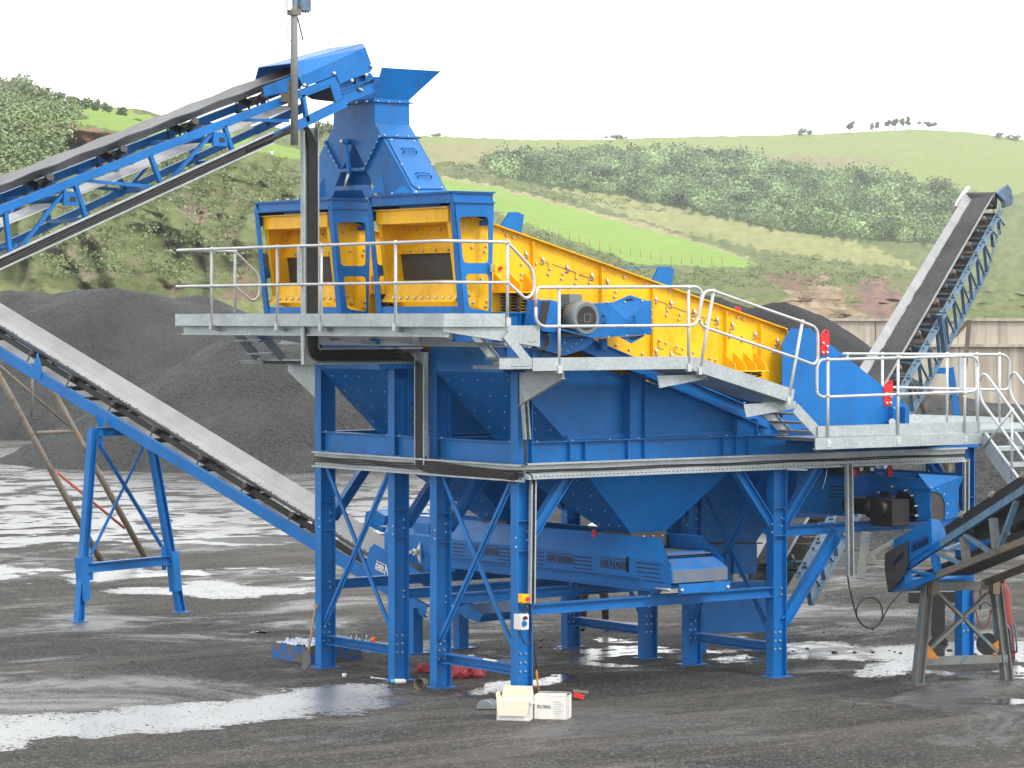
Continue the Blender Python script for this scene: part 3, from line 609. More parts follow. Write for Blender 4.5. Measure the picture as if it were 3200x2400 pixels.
# upper sloping rails of the side frame, and its uprights
for y in (CB / 2, Y1 + CB / 2, Y2 + CB / 2, Y3 + CB / 2):
    mb = MB(); a = P('C', 720, 1062, Y=y); b = P('C', 1990, 1590, Y=y) if y < 1 else None
    if y < 1: A_, B_ = a, b
    a = Vector((A_.x - .55, y, A_.z + .20)); b = Vector((B_.x, y, B_.z)); mb.ibeam(a, b, .14, .20)
    mb.m = 1
    for t in (.2, .42, .47, .87, .92): q = a.lerp(b, t); mb.bolt(q + Vector((0, -.07, .11)), (0, 0, 1))
    mb.build('sloping_rail', ['blue', 'silver'], frame)
for u0, u1 in ((1030, 1140), (1770, 1915)):
    mb = MB(); p = P('C', (u0 + u1) / 2, 1400, Y=.03); w = P('C', u1, 1400, Y=.03).x - P('C', u0, 1400, Y=.03).x
    tz = A_.z + (B_.z - A_.z) * (p.x - A_.x) / (B_.x - A_.x); mb.ibeam((p.x, CB / 2, ZB1), (p.x, CB / 2, tz - .1), CB, w, (1, 0, 0)); mb.build('upright', 'blue', frame)
# knee braces in the long side, and the tie beams
def brace(a, b, w=.12, h=.14, up=(0, 0, 1), name='brace'):
    mb = MB(); mb.ibeam(a, b, w, h, up); mb.build(name, 'blue', frame)
ya = CB / 2
brace((CA, ya, 2.2), (1.05, ya, 3.18)); brace((LX, ya, 2.2), (LX - .8, ya, 3.18)); brace((LX + CA, ya, 2.2), (LX + CA + .8, ya, 3.18))
brace((8.5, ya + .1, 2.2), (7.7, ya + .1, 3.18)); brace((LX + CA, ya, .78), (LX + CA + 1.05, ya, 2.02), .12, .16)
for y in (Y1, Y2, Y3): brace((CA, y + ya, 2.2), (1.05, y + ya, 3.18)); brace((LX, y + ya, 2.2), (LX - .8, y + ya, 3.18))
beamx(CA, LX, CB / 2, 1.155, 1.30, .14, bolts=[2.3, 3.2]); beamx(CA, LX, Y1 + CB / 2, 1.155, 1.30, .14); beamx(CA, LX, Y2 + CB / 2, 1.155, 1.30, .14); beamx(CA, LX, Y3 + CB / 2, 1.155, 1.30, .14)
beamx(LX + CA, 8.5, .22, 2.0, 2.15, .14, bolts=[5.6, 5.9]); beamx(LX + CA, 8.5, Y2 + .1, 2.0, 2.15, .14)
# low ties and flat X bracing between paired columns
for x in (.14, LX + .12):
    for y0, y1 in ((0, Y1), (Y2, Y3)):
        mb = MB(); mb.ibeam((x, y0 + CB, .42), (x, y1, .42), .14, .14, kind='C'); mb.build('tie', 'blue', frame)
        for za, zb, dx in ((.62, 3.02, -.06), (3.02, .62, -.075)):
            mb = MB(); mb.bar((x + dx, y0 + CB - .02, za), (x + dx, y1 + .02, zb), .085, .012, (1, 0, 0)); mb.bar((x + dx - .02, y0 + CB - .02, za + .04), (x + dx - .02, y1 + .02, zb + .04), .012, .05, (0, 0, 1)); mb.m = 1
            for q in ((y0 + CB + .02, za + .05), (y1 - .02, zb)): mb.bolt((x + dx - .01, q[0], q[1]), (-1, 0, 0))
            mb.build('cross_brace', ['blue', 'silver'], frame)
mb = MB()                                                    # pedestal with stiffeners under the near springs
p0 = P('C', 125, 830, Y=.0); p1 = P('C', 362, 1060, Y=.0)
mb.box(p0.x, p1.x, -.12, .30, p1.z - .35, p0.z - .02); mb.box(p0.x - .03, p1.x + .03, -.16, .30, p0.z - .02, p0.z)
for u in (180, 268, 355): q = P('C', u, 900, Y=-.13); mb.box(q.x - .006, q.x + .006, -.165, -.12, p1.z - .3, p0.z - .02)
q = P('C', 200, 925, Y=-.13); mb.box(p0.x, p1.x, -.165, -.12, q.z - .006, q.z + .006)
mb.build('spring_pedestal', 'blue', frame)
mb = MB(); mb.box(p0.x, p1.x, 2.92 - .12, 3.2, p1.z - .35, p0.z - .02); mb.build('spring_pedestal', 'blue', frame)

for y in (.06, 1.98, 2.97, 4.89):
    mb = MB(); mb.ibeam((-1.02, y, 4.9), (.4, y, 4.9), .10, .14); mb.build('bearer', 'blue', frame)

# ================================================================== hoppers
def hopper(y0, label, near):
    t = thing('hopper', (2.6, y0 + 1, 3.2), label, 'hopper', 'collecting hoppers under the screens')
    ya, yb = y0 + .17, y0 + 1.87
    def Q(z_, u, v, y): p = P(z_, u, v, Y=.17); return Vector((p.x, y, p.z))
    tl, tm = Q('C', 150, 1000, ya), Q('C', 365, 1190, ya)
    prof = [Vector((.10, ya, 4.38)), Q('C', 365, 1240, ya), Q('C', 2010, 1560, ya), Q('G', 2000, 40, ya), Q('G', 1740, 260, ya), Q('G', 740, 300, ya), Q('G', 585, 45, ya), Q('C', 375, 1470, ya), Vector((P('I', 1270, 440, Y=1.87).x, ya, 4.4))]
    prof[8] = Vector((prof[8].x, ya, P('I', 1270, 440, Y=1.87).z)); prof[0] = Vector((prof[8].x, ya, 4.80)); prof[1] = Vector((prof[1].x, ya, 4.72))
    # upper body: profile in XZ extruded over the width
    mb = MB(); a = prof; b = [Vector((p.x, yb, p.z)) for p in a]; n = len(a)
    a_ = a; mb.plate(a_, (0, .008, 0)); mb.plate(b, (0, -.008, 0))
    for k in (7, 6, 5): pass
    for k in range(n):
        k2 = (k + 1) % n
        if k in (1, 0): continue
        if k == 4: continue
        mb.face([a[k], a[k2], b[k2], b[k]])
    mb.m = 1
    for k, (p, q) in enumerate(((a[8], a[7]), (a[7], a[6]), (a[6], a[5]))):
        nrm = (q - p).cross(Vector((0, 1, 0))).normalized(); nrm = nrm if nrm.z < 0 or nrm.x < 0 else -nrm
        m = max(2, int((q - p).length / .24))
        for i in range(m):
            for j in range(5): mb.bolt((p.lerp(q, (i + .5) / m) + Vector((0, .14 + j * .35, 0))), nrm, .010, .014)
    mb.build('body', ['blue', 'silver'], t)
    # lower pyramid to the outlet
    o0, o1 = Q('G', 1010, 700, ya), Q('G', 1222, 698, ya); yo0, yo1 = y0 + .72, y0 + 1.32; zo = 2.12; xo0, xo1 = 2.52, 3.16
    top = [a[5], a[4], b[4], b[5]]; bot = [Vector((xo0, yo0, zo)), Vector((xo1, yo0, zo)), Vector((xo1, yo1, zo)), Vector((xo0, yo1, zo))]
    mb = MB()
    for k in range(4): k2 = (k + 1) % 4; mb.face([top[k], top[k2], bot[k2], bot[k]])
    mb.m = 1
    for i in range(4):
        for j in range(3):
            e0 = top[0].lerp(bot[0], .1 + i * .26); e1 = top[3].lerp(bot[3], .1 + i * .26); mb.bolt(e0.lerp(e1, .2 + j * .3), (-1, 0, -.6), .010, .014)
    mb.build('pyramid', ['blue', 'silver'], t)
    mb = MB()
    for k in range(4):
        k2 = (k + 1) % 4; p, q = bot[k], bot[k2]; mb.hexa([p, q, q + Vector((0, 0, -.2)), p + Vector((0, 0, -.2))], [x + (q - p).cross(Vector((0, 0, 1))).normalized() * .01 for x in (p, q, q + Vector((0, 0, -.2)), p + Vector((0, 0, -.2)))])
    mb.m = 1
    for i in range(4): mb.bolt((xo0 + .06 + i * .17, yo0 - .012, zo - .06), (0, -1, 0), .018); mb.bolt((xo0 - .012, yo0 + .06 + i * .15, zo - .06), (-1, 0, 0), .018)
    mb.build('rubber_skirt', ['matrubber', 'silver'], t)
    mb = MB(); q = Q('G', 590, 45, ya - .05); mb.box(q.x, a[3].x, ya - .05, ya - .009, a[6].z - .02, a[6].z + .04); mb.build('edge_strip', 'blue', t)
    return t
hopper(0, 'blue sheet steel hopper under the near screen, its pyramid ending over the lettered conveyor', True)
hopper(2.91, 'dark blue hopper under the rear screen, seen between the left columns', False)
# coarse hopper at the far end with its drop box
t = thing('hopper', (6, 1.5, 3), 'dark blue end hopper right of the near outlet, dropping into a square box', 'hopper', 'collecting hoppers under the screens')
yb_ = 2.1
def quad(mb, pts, pl=None, **k): mb.plate(PL(*pts, **k), (0, .01, 0))
top = PL('G', [(1500, 200), (2050, 200), (2050, 560), (1980, 650), (1905, 768), (1525, 768), (1525, 420)], Y=yb_)
mb = MB(); a = top; b = [p + Vector((0, 2.2, 0)) for p in a]; mb.hexa(a, b); mb.m = 1
for i in range(5):
    for j in range(4): mb.bolt(P('G', 1580 + 80 * i, 440 + 80 * j, Y=yb_), (0, -1, 0), .008)
mb.build('body', ['blue', 'silver'], t)
mb = MB(); a = PL('G', [(1755, 775), (1915, 775), (1915, 965), (1880, 985), (1755, 980)], Y=yb_ - .05); mb.hexa(a, [p + Vector((0, 1.2, 0)) for p in a]); a = PL('G', [(1530, 775), (1750, 775), (1750, 1030), (1530, 1030)], Y=yb_); mb.hexa(a, [p + Vector((0, 1.2, 0)) for p in a]); mb.build('drop_box', 'blue', t)
mb = MB(); mb.bar(P('G', 1520, 768, Y=yb_ - .02), P('G', 1945, 768, Y=yb_ - .02), .06, .02); mb.build('flange', 'darksteel', t)
# low catch plate standing behind the far columns
t = thing('dust_shield', P('G', 1740, 1400, Z=0), 'broad dark blue sheet standing low behind the right-hand columns', 'shield')
mb = MB(); a = PL('G', [(1535, 1050), (1965, 1040), (1990, 1380), (1540, 1390)], Y=3.0); mb.plate(a, (0, .03, 0)); mb.bar(a[0], a[1], .06, .06); q = a[3].copy(); q.z = 0; mb.bar(a[3], q, .08, .08); q = a[2].copy(); q.z = 0; mb.bar(a[2], q, .08, .08); mb.build('sheet', 'blue', t)

# ================================================================== yellow screens and their blue feed housings
def housing(label):
    t = thing('feed_housing', (-.7, 1.02, 5.1), label, 'machine housing', 'blue feed housings over the screens')
    W0, W1 = 0.0, 2.04
    out = PL('B', [(1645, 200), (1950, 200), (1930, 1075), (1722, 1075)], Y=W0)
    h1 = rc(PL('B', [(1683, 312), (1908, 312), (1912, 668), (1716, 668)], Y=W0), .07)
    h2 = rc(PL('B', [(1733, 752), (1912, 752), (1916, 1042), (1762, 1015)], Y=W0), .06)
    for y in (W0, W1 - .012):
        f = lambda l: [Vector((p.x, y, p.z)) for p in l]
        mb = MB(); mb.plate(f(out), (0, .012, 0), [f(h1), f(h2)]); mb.build('side_plate', 'blue', t)
    x00, x01 = out[0], out[3]
    for y, sg in ((W0, 1), (W1, -1)):                        # front posts: flange facing the end
        mb = MB(); a = Vector((x00.x - .005, y, x00.z + .05)); b = Vector((x01.x - .005, y, x01.z)); w = .10 * sg
        mb.hexa([a, a + Vector((0, w, 0)), b + Vector((0, w * 1.25, 0)), b], [q + Vector((.012, 0, 0)) for q in (a, a + Vector((0, w, 0)), b + Vector((0, w * 1.25, 0)), b)]); mb.build('front_post', 'blue', t)
    zt = P('B', 1645, 120, Y=0).z; zb = P('B', 1645, 196, Y=0).z; xa = P('B', 1645, 120, Y=0).x; xb = P('B', 1950, 120, Y=0).x
    mb = MB()
    for y in (W0 + .035, W1 - .035): mb.ibeam((xa, y, (zt + zb) / 2), (xb, y, (zt + zb) / 2), .09, zt - zb, kind='I', tw=.03)
    for x in (xa, xb): mb.ibeam((x + (.03 if x == xa else -.03), W0 + .08, (zt + zb) / 2), (x + (.03 if x == xa else -.03), W1 - .08, (zt + zb) / 2), .09, zt - zb, kind='I', tw=.03)
    mb.box(xa - .02, xb + .02, W0 - .02, W1 + .02, zt, zt + .012); mb.box(xa - .01, xb + .02, W0 - .03, W1 + .02, zb - .012, zb)
    mb.m = 1
    for i in range(3): mb.bolt((xa + .02, .9 + i * .28, zt + .012), (0, 0, 1), .02, .03)
    mb.bolt((xa + .02, .02, zb - .02), (0, -1, 0), .018); mb.build('top_frame', ['blue', 'silver'], t)
    mb = MB(); zs0, zs1 = x01.z, P('B', 1690, 1000, Y=0).z; mb.box(x01.x, x01.x + .10, W0 + .12, W1 - .12, zs0, zs1); mb.box(x01.x, out[2].x, W0 + .02, W1 - .02, zs0, zs0 + .02); mb.build('sill', 'blue', t)
    mb = MB(); mb.box(out[1].x - .05, out[1].x - .01, W0 + .04, W1 - .04, zb - .30, zb - .02); mb.box(xa + .12, xa + .13, W0 + .5, W1 - .6, zb - .12, zb - .01); mb.build('cross_plate', 'blue', t)
    return t, out
hs1, HOUT = housing('blue feed housing nearest the camera, open end with two windows in its right side')
YS = .26                                                      # near side plate of the screen body
WS = 1.72                                                     # width of the screen body
def screen(label):
    t = thing('vibrating_screen', (1.8, YS + WS / 2, 4.9), label, 'vibrating screen', 'yellow vibrating screens')
    ys = YS
    prof = PL('C', [(0, 203), (2098, 948), (2132, 992), (2088, 1062), (2085, 1335), (1480, 1262), (1000, 1150), (720, 1058), (360, 880)], Y=ys)
    f0 = P('B', 1612, 262, Y=ys); f1 = P('B', 1672, 800, Y=ys); f2 = P('B', 1690, 962, Y=ys); bt = P('B', 1900, 1040, Y=ys)
    prof = [f0, P('B', 1760, 312, Y=ys)] + prof[1:] + [bt, f2, f1]
    for y, th in ((ys, .012), (ys + WS, -.012)):
        f = [Vector((p.x, y, p.z)) for p in prof]; mb = MB(); mb.plate(f, (0, th, 0))
        sg = -1 if th > 0 else 1
        a, b = f[1], f[2]; mb.bar(a + Vector((0, sg * .045, 0)), b + Vector((0, sg * .045, 0)), .10, .014)
        mb.bar(f[2] + Vector((0, sg * .03, 0)), f[3] + Vector((0, sg * .03, 0)), .06, .014)
        if th > 0:
            for u, v0, v1 in ((352, 330, 800), (825, 505, 760), (1180, 628, 1140), (1686, 815, 1210), (1925, 900, 1270)):
                p = P('C', u, v0 + 12, Y=ys); q = P('C', u, v1, Y=ys); q.x = p.x; mb.box(p.x - .008, p.x + .008, ys - .07, ys, min(q.z, p.z), p.z)
            for (u, v) in ((1805, 290), (430, 100)): pass
            mb.m = 1
            rows = [(160, 265), (180, 298), (225, 315), (268, 308), (202, 432), (285, 500), (385, 497), (375, 535), (480, 533), (470, 568), (570, 565), (562, 600), (664, 597), (655, 632), (753, 628), (850, 538), (995, 590), (937, 690), (928, 725), (840, 695), (1140, 638), (1203, 643), (1305, 680), (1195, 822), (1293, 818), (1285, 853), (1380, 848), (1372, 882), (1466, 880), (1555, 910), (1546, 945), (1640, 940), (1775, 866), (1816, 880), (1727, 968), (1812, 1000), (1720, 1005), (1805, 1032), (1890, 1065), (1950, 1050), (1943, 1083), (2030, 1078), (2022, 1110), (1240, 1026), (1284, 1044), (1358, 1068), (1400, 1083), (1473, 1110), (1587, 1150), (1628, 1163), (940, 1060), (935, 1098), (1030, 1090), (1023, 1127), (1120, 1120), (205, 570), (285, 568), (285, 605), (408, 742), (205, 605)]
            for u, v in rows: mb.bolt(P('C', u, v, Y=ys - .001), (0, -1, 0), .021, .03)
            for u, v in ((1725, 392), (1780, 547), (1888, 540), (1878, 580), (1752, 492), (1850, 792), (1762, 916), (1788, 972), (1893, 962), (1885, 1002), (1745, 330)): mb.bolt(P('B', u, v, Y=ys - .001), (0, -1, 0), .02, .03)
            for u, v in ((318, 430), (432, 468), (602, 525), (772, 580), (880, 620), (1212, 740), (1320, 770), (1480, 830), (1638, 885), (1745, 920), (1900, 985), (2055, 1030), (1214, 1100), (1323, 1130)):
                p = P('C', u, v - 28, Y=ys - .03); q = P('C', u + 4, v + 32, Y=ys - .03); mb.tube([p, q], .010, 6); mb.bolt(P('C', u, v, Y=ys - .001), (0, -1, 0), .028, .04); p = P('C', u - 16, v + 22, Y=ys - .02); q = P('C', u + 18, v + 26, Y=ys - .02); mb.tube([p, q], .008, 5)
            mb.m = 2
            for p_ in ([(455, 484), (470, 490), (470, 520)], [(500, 500), (660, 556), (655, 590)], [(685, 570), (765, 600)], [(1228, 752), (1290, 775), (1283, 812)], [(1330, 795), (1470, 845)], [(1500, 855), (1550, 872), (1550, 905)], [(1230, 1035), (1230, 1075), (1270, 1090)], [(1340, 1075), (1345, 1110), (1390, 1125)], [(1560, 868), (1640, 895)]):
                for a_, b_ in zip(p_, p_[1:]): mb.bar(P('C', *a_, Y=ys - .002), P('C', *b_, Y=ys - .002), .006, .012, (0, 0, 1))
        mb.build('side_plate', ['yellow', 'silver', 'rust'], t)
    # feed box at the open end
    q = lambda u, v, y: P('B', u, v, Y=ys).to_3d() * 0 + Vector((P('B', u, v, Y=ys).x, y, P('B', u, v, Y=ys).z))
    y0, y1 = ys + .012, ys + WS - .012
    X = lambda u, v: P('B', u, v, Y=ys)
    # the real faces are found on the plane of the open end
    xf = f0.x
    mb = MB(); zt = P('B', 1555, 246, X=xf).z; zb = P('B', 1555, 352, X=xf).z; mb.box(xf - .02, xf + .03, y0, y1, zb, zt); mb.box(xf - .06, xf + .03, y0 - .03, y1 + .03, zt, zt + .014)
    mb.build('top_lip', 'yellow', t)
    def zz(v, x): return P('B', 1600, v, X=x).z
    x1, x2 = xf + .42, xf + .34
    za, zb2, zc, zd = zz(370, x1), zz(545, x2), zz(590, x2), zz(775, x2 + .2)
    mb = MB()
    def strip(xa_, za_, xb_, zb_, th=.012): mb.hexa([(xa_, y0, za_), (xa_, y1, za_), (xb_, y1, zb_), (xb_, y0, zb_)], [(xa_ + th, y0, za_), (xa_ + th, y1, za_), (xb_ + th, y1, zb_), (xb_ + th, y0, zb_)])
    strip(xf + .02, zb + .02, x1, zb - .02); strip(x1, zb - .02, x2, zb2); strip(x2 - .03, zb2, x2 - .01, zc)
    x5 = f1.x - .02; z5 = zz(800, x5 + .2); z6 = zz(905, x5 - .04); z7 = zz(965, x5)
    strip(x5 + .28, z5 + .01, x5 + .06, z5 - .02); strip(x5 + .06, z5 - .02, x5 + .04, z6); strip(x5 + .04, z6, x5 - .05, z7)
    mb.m = 1
    for j in range(9): mb.bolt((x5 - .01, y0 + .10 + j * .165, (z6 + z7) / 2), (-1, 0, .3), .022, .03)
    for j in range(5): mb.bolt((x1 - .02, y0 + .2 + j * .28, zb - .08 - (j % 2) * .06), (-1, 0, -.2), .018, .03); mb.bolt((x2 - .035, y0 + .15 + j * .3, (zb2 + zc) / 2), (-1, 0, 0), .018, .03)
    mb.build('feed_box', ['yellow', 'silver'], t)
    mb = MB()
    for y in (y0, y1 - .07):
        mb = MB(); mb.hexa([(f0.x - .01, y, f0.z), (f0.x - .01, y + .07, f0.z), (f2.x - .01, y + .07, f2.z), (f2.x - .01, y, f2.z)], [(f0.x + .004, y, f0.z), (f0.x + .004, y + .07, f0.z), (f2.x + .004, y + .07, f2.z), (f2.x + .004, y, f2.z)])
        mb.build('edge_flange', 'yellow', t)
    mb = MB(); mb.hexa([(x2 + .05, y0, zc + .02), (x2 + .05, y1, zc + .02), (x5 + .34, y1, z5 - .02), (x5 + .34, y0, z5 - .02)], [(x2 + .09, y0, zc + .02), (x2 + .09, y1, zc + .02), (x5 + .38, y1, z5 - .02), (x5 + .38, y0, z5 - .02)]); mb.build('rubber_curtain', 'matrubber', t)
    # deck, cross tubes and end
    mb = MB(); b = prof[2].copy(); a = prof[1].lerp(b, .28); 
    for dz in (-.25, -.55): mb.hexa([(a.x, y0, a.z + dz), (b.x, y0, b.z + dz * .6), (b.x, y1, b.z + dz * .6), (a.x, y1, a.z + dz)], [(a.x, y0, a.z + dz + .03), (b.x, y0, b.z + dz * .6 + .03), (b.x, y1, b.z + dz * .6 + .03), (a.x, y1, a.z + dz + .03)])
    mb.build('deck', 'rust', t)
    for k in range(6):
        mb = MB(); c = a.lerp(b, .06 + k * .17); mb.cyl((c.x, y0, c.z - .12), (c.x, y1, c.z - .12), .05, 12); mb.build('cross_tube', 'yellow', t)
    # spring groups: near feed end and near discharge end, both sides
    for gi, (ub, vb, uu, n_, vt_, vbm) in enumerate((((115, 345), 697, None, 3, 555, 825), ((1700, 1935), 1240, None, 3, 1108, 1290))):
        u0, u1 = ub; a_ = P('C', u0, vb, Y=ys - .1); b_ = P('C', u1, vb, Y=ys - .1); zt_ = a_.z if gi == 0 else P('C', 1820, 1240, Y=ys - .1).z; ztp = P('C', u0, vt_, Y=ys - .02).z
        for side, yy in ((-1, ys), (1, ys + WS)):
            mb = MB(); mb.box(a_.x, b_.x, min(yy, yy + side * .30), max(yy, yy + side * .30), zt_, zt_ + .02); mb.build('spring_seat', 'yellow', t)
            for k in range(4 if gi else 3):
                x = a_.x + .03 + k * (b_.x - a_.x - .06) / (3 if gi else 2); mb = MB(); mb.plate([Vector((x, yy, zt_ + .02)), Vector((x, yy + side * .28, zt_ + .02)), Vector((x, yy + side * .26, zt_ + .10)), Vector((x, yy, ztp))], (.012, 0, 0)); mb.build('gusset', 'yellow', t)
            if side < 0 or gi == 0:
                zb_ = P('C', 240, vbm, Y=ys - .1).z if gi == 0 else zt_ - .16
                for k in range(3):
                    cx = a_.x + .11 + k * (b_.x - a_.x - .22) / 2; mb = MB(); nn = 78; turns = 6 if gi == 0 else 3
                    mb.tube([(cx + .062 * math.cos(turns * 2 * math.pi * i / nn), yy + side * .16 + .062 * math.sin(turns * 2 * math.pi * i / nn), zb_ + (zt_ - zb_) * i / nn) for i in range(nn + 1)], .011, 5); mb.build('coil_spring', 'darksteel', t)
    # lifting eye on the top edge and the guards that stand above it on the far side
    mb = MB(); c = P('C', 1782, 830, Y=ys + WS); ring = [c + Vector((.075 * math.cos(i * .449), 0, .085 * math.sin(i * .449))) for i in range(14)]; hole = [c + Vector((.03 * math.cos(i * .785), 0, .01 + .03 * math.sin(i * .785))) for i in range(8)]
    mb.plate(ring, (0, .02, 0), [hole]); mb.box(c.x - .06, c.x + .09, c.y, c.y + .02, c.z - .12, c.z - .03); mb.build('lifting_eye', 'red', t)
    return t
sc1 = screen('large yellow vibrating screen nearest the camera, sloping down to the right')
copy_tree(hs1, (0, 2.908, 0), 'blue feed housing of the rear screen, left of the near one')
copy_tree(sc1, (0, 2.908, 0), 'rear yellow vibrating screen, mostly hidden, its feed end left of the near one')
# spray hoods bridging the screen top: blue plates seen above the far edge
for (zone, front, lab) in (('C', [(140, 240), (205, 140), (262, 138), (305, 158), (285, 298)], 'blue angular hood above the yellow screen, just right of the feed housing'), ('C', [(1188, 625), (1235, 520), (1300, 516), (1342, 532), (1325, 650), (1250, 650)], 'blue angular hood above the middle of the yellow screen')):
    yy = YS + .9
    a = PL(zone, front, Y=yy); t = thing('screen_hood', (a[0].x, yy + .3, a[0].z - .1), lab, 'hood', 'blue hoods above the screen'); mb = MB(); mb.plate(a, (0, .03, 0)); mb.build('end_plate', 'blue', t)
    mb = MB(); tl = a[1] + Vector((.02, 0, -.01)); tr = a[2]; L_ = .9 if 'just' in lab else 1.5
    pl0 = [tl + Vector((-L_, .03, .0)), tl + Vector((0, .03, 0)), tr + Vector((0, .03, 0)), tr + Vector((-L_ - .1, .03, 0))]
    mb.hexa([a[1] + Vector((-L_, .02, -.05)), a[1] + Vector((0, .02, 0)), a[2] + Vector((0, .02, 0)), a[2] + Vector((-L_, .02, -.03))], [p + Vector((0, .9, 0)) for p in (a[1] + Vector((-L_, .02, -.05)), a[1] + Vector((0, .02, 0)), a[2] + Vector((0, .02, 0)), a[2] + Vector((-L_, .02, -.03)))])
    mb.bar(a[0] + Vector((0, .1, 0)), a[0] + Vector((0, .1, -.45)), .06, .06); mb.bar(a[0] + Vector((0, .8, .1)), a[0] + Vector((0, .8, -.45)), .06, .06); mb.build('top_plate', 'blue', t)

# ================================================================== two-legged feed chute
t = thing('splitter_chute', (-.7, 2.43, 6.8), 'blue trouser shaped chute with flared mouth feeding both housings', 'chute')
XC = -1.0; XR = -.42
front = [(1030, 640), (1030, 830), (1092, 925), (950, 1170), (1060, 1372), (1335, 1348)]
face = PL('A', [(705, 740), (710, 655), (800, 650), (1030, 655), (1032, 825), (1090, 925), (975, 1172)], X=XC)
P3 = lambda u, v: P('A', u, v, X=XC)
c0 = P3(1030, 655); yN = c0.y; yF = 2 * 2.43 - yN; zTop = c0.z
def side(u, v): return P3(u, v)
neck = P3(1032, 825); flN = P3(1090, 925); inn = P3(968, 1175); footN = P3(1335, 1350); footI = P3(1058, 1372); crotch = P3(880, 975)
mir = lambda p: Vector((p.x, 2 * 2.43 - p.y, p.z))
zf = footN.z; footN = Vector((XC, footN.y, 6.80)); footI = Vector((XC, footI.y, 6.80))
outl = [Vector((XC, yN, zTop)), neck, flN, footN, footI, inn, Vector((XC, 2.43, crotch.z)), mir(inn), mir(footI), mir(footN), mir(flN), mir(neck), Vector((XC, yF, zTop))]
D_ = Vector((XR - XC, 0, 0))
mb = MB(); mb.plate(outl, (.01, 0, 0)); mb.plate([p + D_ for p in outl], (-.01, 0, 0)); n_ = len(outl)
for k in range(n_ - 1):
    if k in (3, 8): continue
    p, q = outl[k], outl[k + 1]; mb.face([p, q, q + D_, p + D_])
mb.build('body', 'blue', t)
mb = MB()                                                     # flanges along the joints
mb.box(XC - .04, XR + .05, yN - .04, yF + .04, zTop - .008, zTop + .008)
p, q = flN, inn; mb.bar(p + Vector((-.02, 0, 0)), q + Vector((-.02, 0, 0)), .02, .05, (1, 0, 0)); mb.bar(mir(p) + Vector((-.02, 0, 0)), mir(q) + Vector((-.02, 0, 0)), .02, .05, (1, 0, 0)); mb.bar(flN + Vector((-.03, -.03, 0)), flN + D_ + Vector((.03, -.03, 0)), .05, .02)
mb.bar(inn + Vector((-.02, 0, 0)), mir(inn) + Vector((-.02, 0, 0)), .06, .04); mb.m = 1
for i in range(7): mb.bolt(flN.lerp(inn, i / 6) + Vector((-.03, 0, 0)), (-1, 0, 0), .013, .02); mb.bolt(mir(flN).lerp(mir(inn), i / 6) + Vector((-.03, 0, 0)), (-1, 0, 0), .013, .02)
for i in range(4): mb.bolt(flN + D_ * (i / 3) + Vector((0, -.05, .01)), (0, -1, .2), .014, .03); mb.bolt((XC + .02 + i * .18, yN - .04, zTop), (0, -1, 0), .014, .03); mb.bolt((XC - .04, yN + .1 + i * .25, zTop), (-1, 0, 0), .014, .03)
mb.build('flange', ['blue', 'silver'], t)
mb = MB(); zM = P('A', 1085, 395, X=XC).z; tw = .10
lo = [Vector((XC, yN, zTop)), Vector((XR, yN, zTop)), Vector((XR, yF, zTop)), Vector((XC, yF, zTop))]; hi = [P('A', 1085, 392, Y=yN - .12), None, None, None]
hi = [Vector((XC + .02, yN - .16, zM)), Vector((XR + .42, yN - .16, zM)), Vector((XR + .42, yF + .16, zM)), Vector((XC + .02, yF + .16, zM))]
lip = [p + Vector((0, 0, .04)) for p in lo]
for k in range(4):
    a, b = lo[k], lo[(k + 1) % 4]; a2, b2 = lip[k], lip[(k + 1) % 4]; mb.face([a, b, b2, a2]); c, d_ = hi[k], hi[(k + 1) % 4]
    if k != 3: mb.face([a2, b2, d_, c]); mb.face([a2 + Vector((0, .006 if k == 0 else 0, 0)), b2 + Vector((0, .006 if k == 0 else 0, 0)), d_ + Vector((0, .008 if k == 0 else 0, 0)), c + Vector((0, .008 if k == 0 else 0, 0))])
mb.build('flared_mouth', 'blue', t)
def onleg(u, v):                                              # point on the sloping near face of the near leg
    nrm = (footN - flN).cross(D_).normalized(); return P('A', u, v, pl=(flN + Vector((0, -.012, 0)), nrm))
nL = (footN - flN).cross(D_).normalized(); nL = nL if nL.y < 0 else -nL
mb = MB(); door = [onleg(*q) for q in ((1130, 945), (1360, 955), (1560, 1330), (1365, 1330), (1320, 1300))]; mb.plate(door, nL * .012); mb.m = 1
for q in ((1160, 958), (1335, 965), (1238, 1145), (1468, 1150), (1372, 1328), (1545, 1325)): mb.bolt(onleg(*q), nL, .016, .03)
h_ = mb.build('inspection_door', ['blue', 'silver'], t)
for q in ((1250, 1045, 1350, 1050), (1360, 1235, 1462, 1240)):
    mb = MB(); a, b = onleg(q[0], q[1] + 10), onleg(q[2], q[3] + 10); up_ = (flN - footN).normalized() * .07; mb.tube(rpath([a, a + nL * .06, b + nL * .06, b], .02), .011, 6); mb.tube(rpath([a + up_, a + up_ + nL * .04, b + up_ + nL * .04, b + up_], .02), .009, 6); mb.build('handle', 'blue', h_)
    h_.children and None
mb = MB()                                                     # flap shaft, lever and counter plate in the crotch
a, b = P3(840, 965) + Vector((-.06, 0, 0)), P3(868, 1210) + Vector((-.06, 0, 0)); mb.bar(a, b, .03, .05, (1, 0, 0)); mb.cyl(a + Vector((-.05, 0, 0)), a + Vector((.06, 0, 0)), .04, 10); mb.m = 1
mb.tube([P3(868, 1215) + Vector((-.08, 0, 0)), P3(838, 1335) + Vector((-.08, 0, 0))], .018, 8); mb.bolt(P3(840, 965) + Vector((-.12, 0, 0)), (-1, 0, 0), .03, .03); mb.build('diverter_lever', ['blue', 'silver'], t)
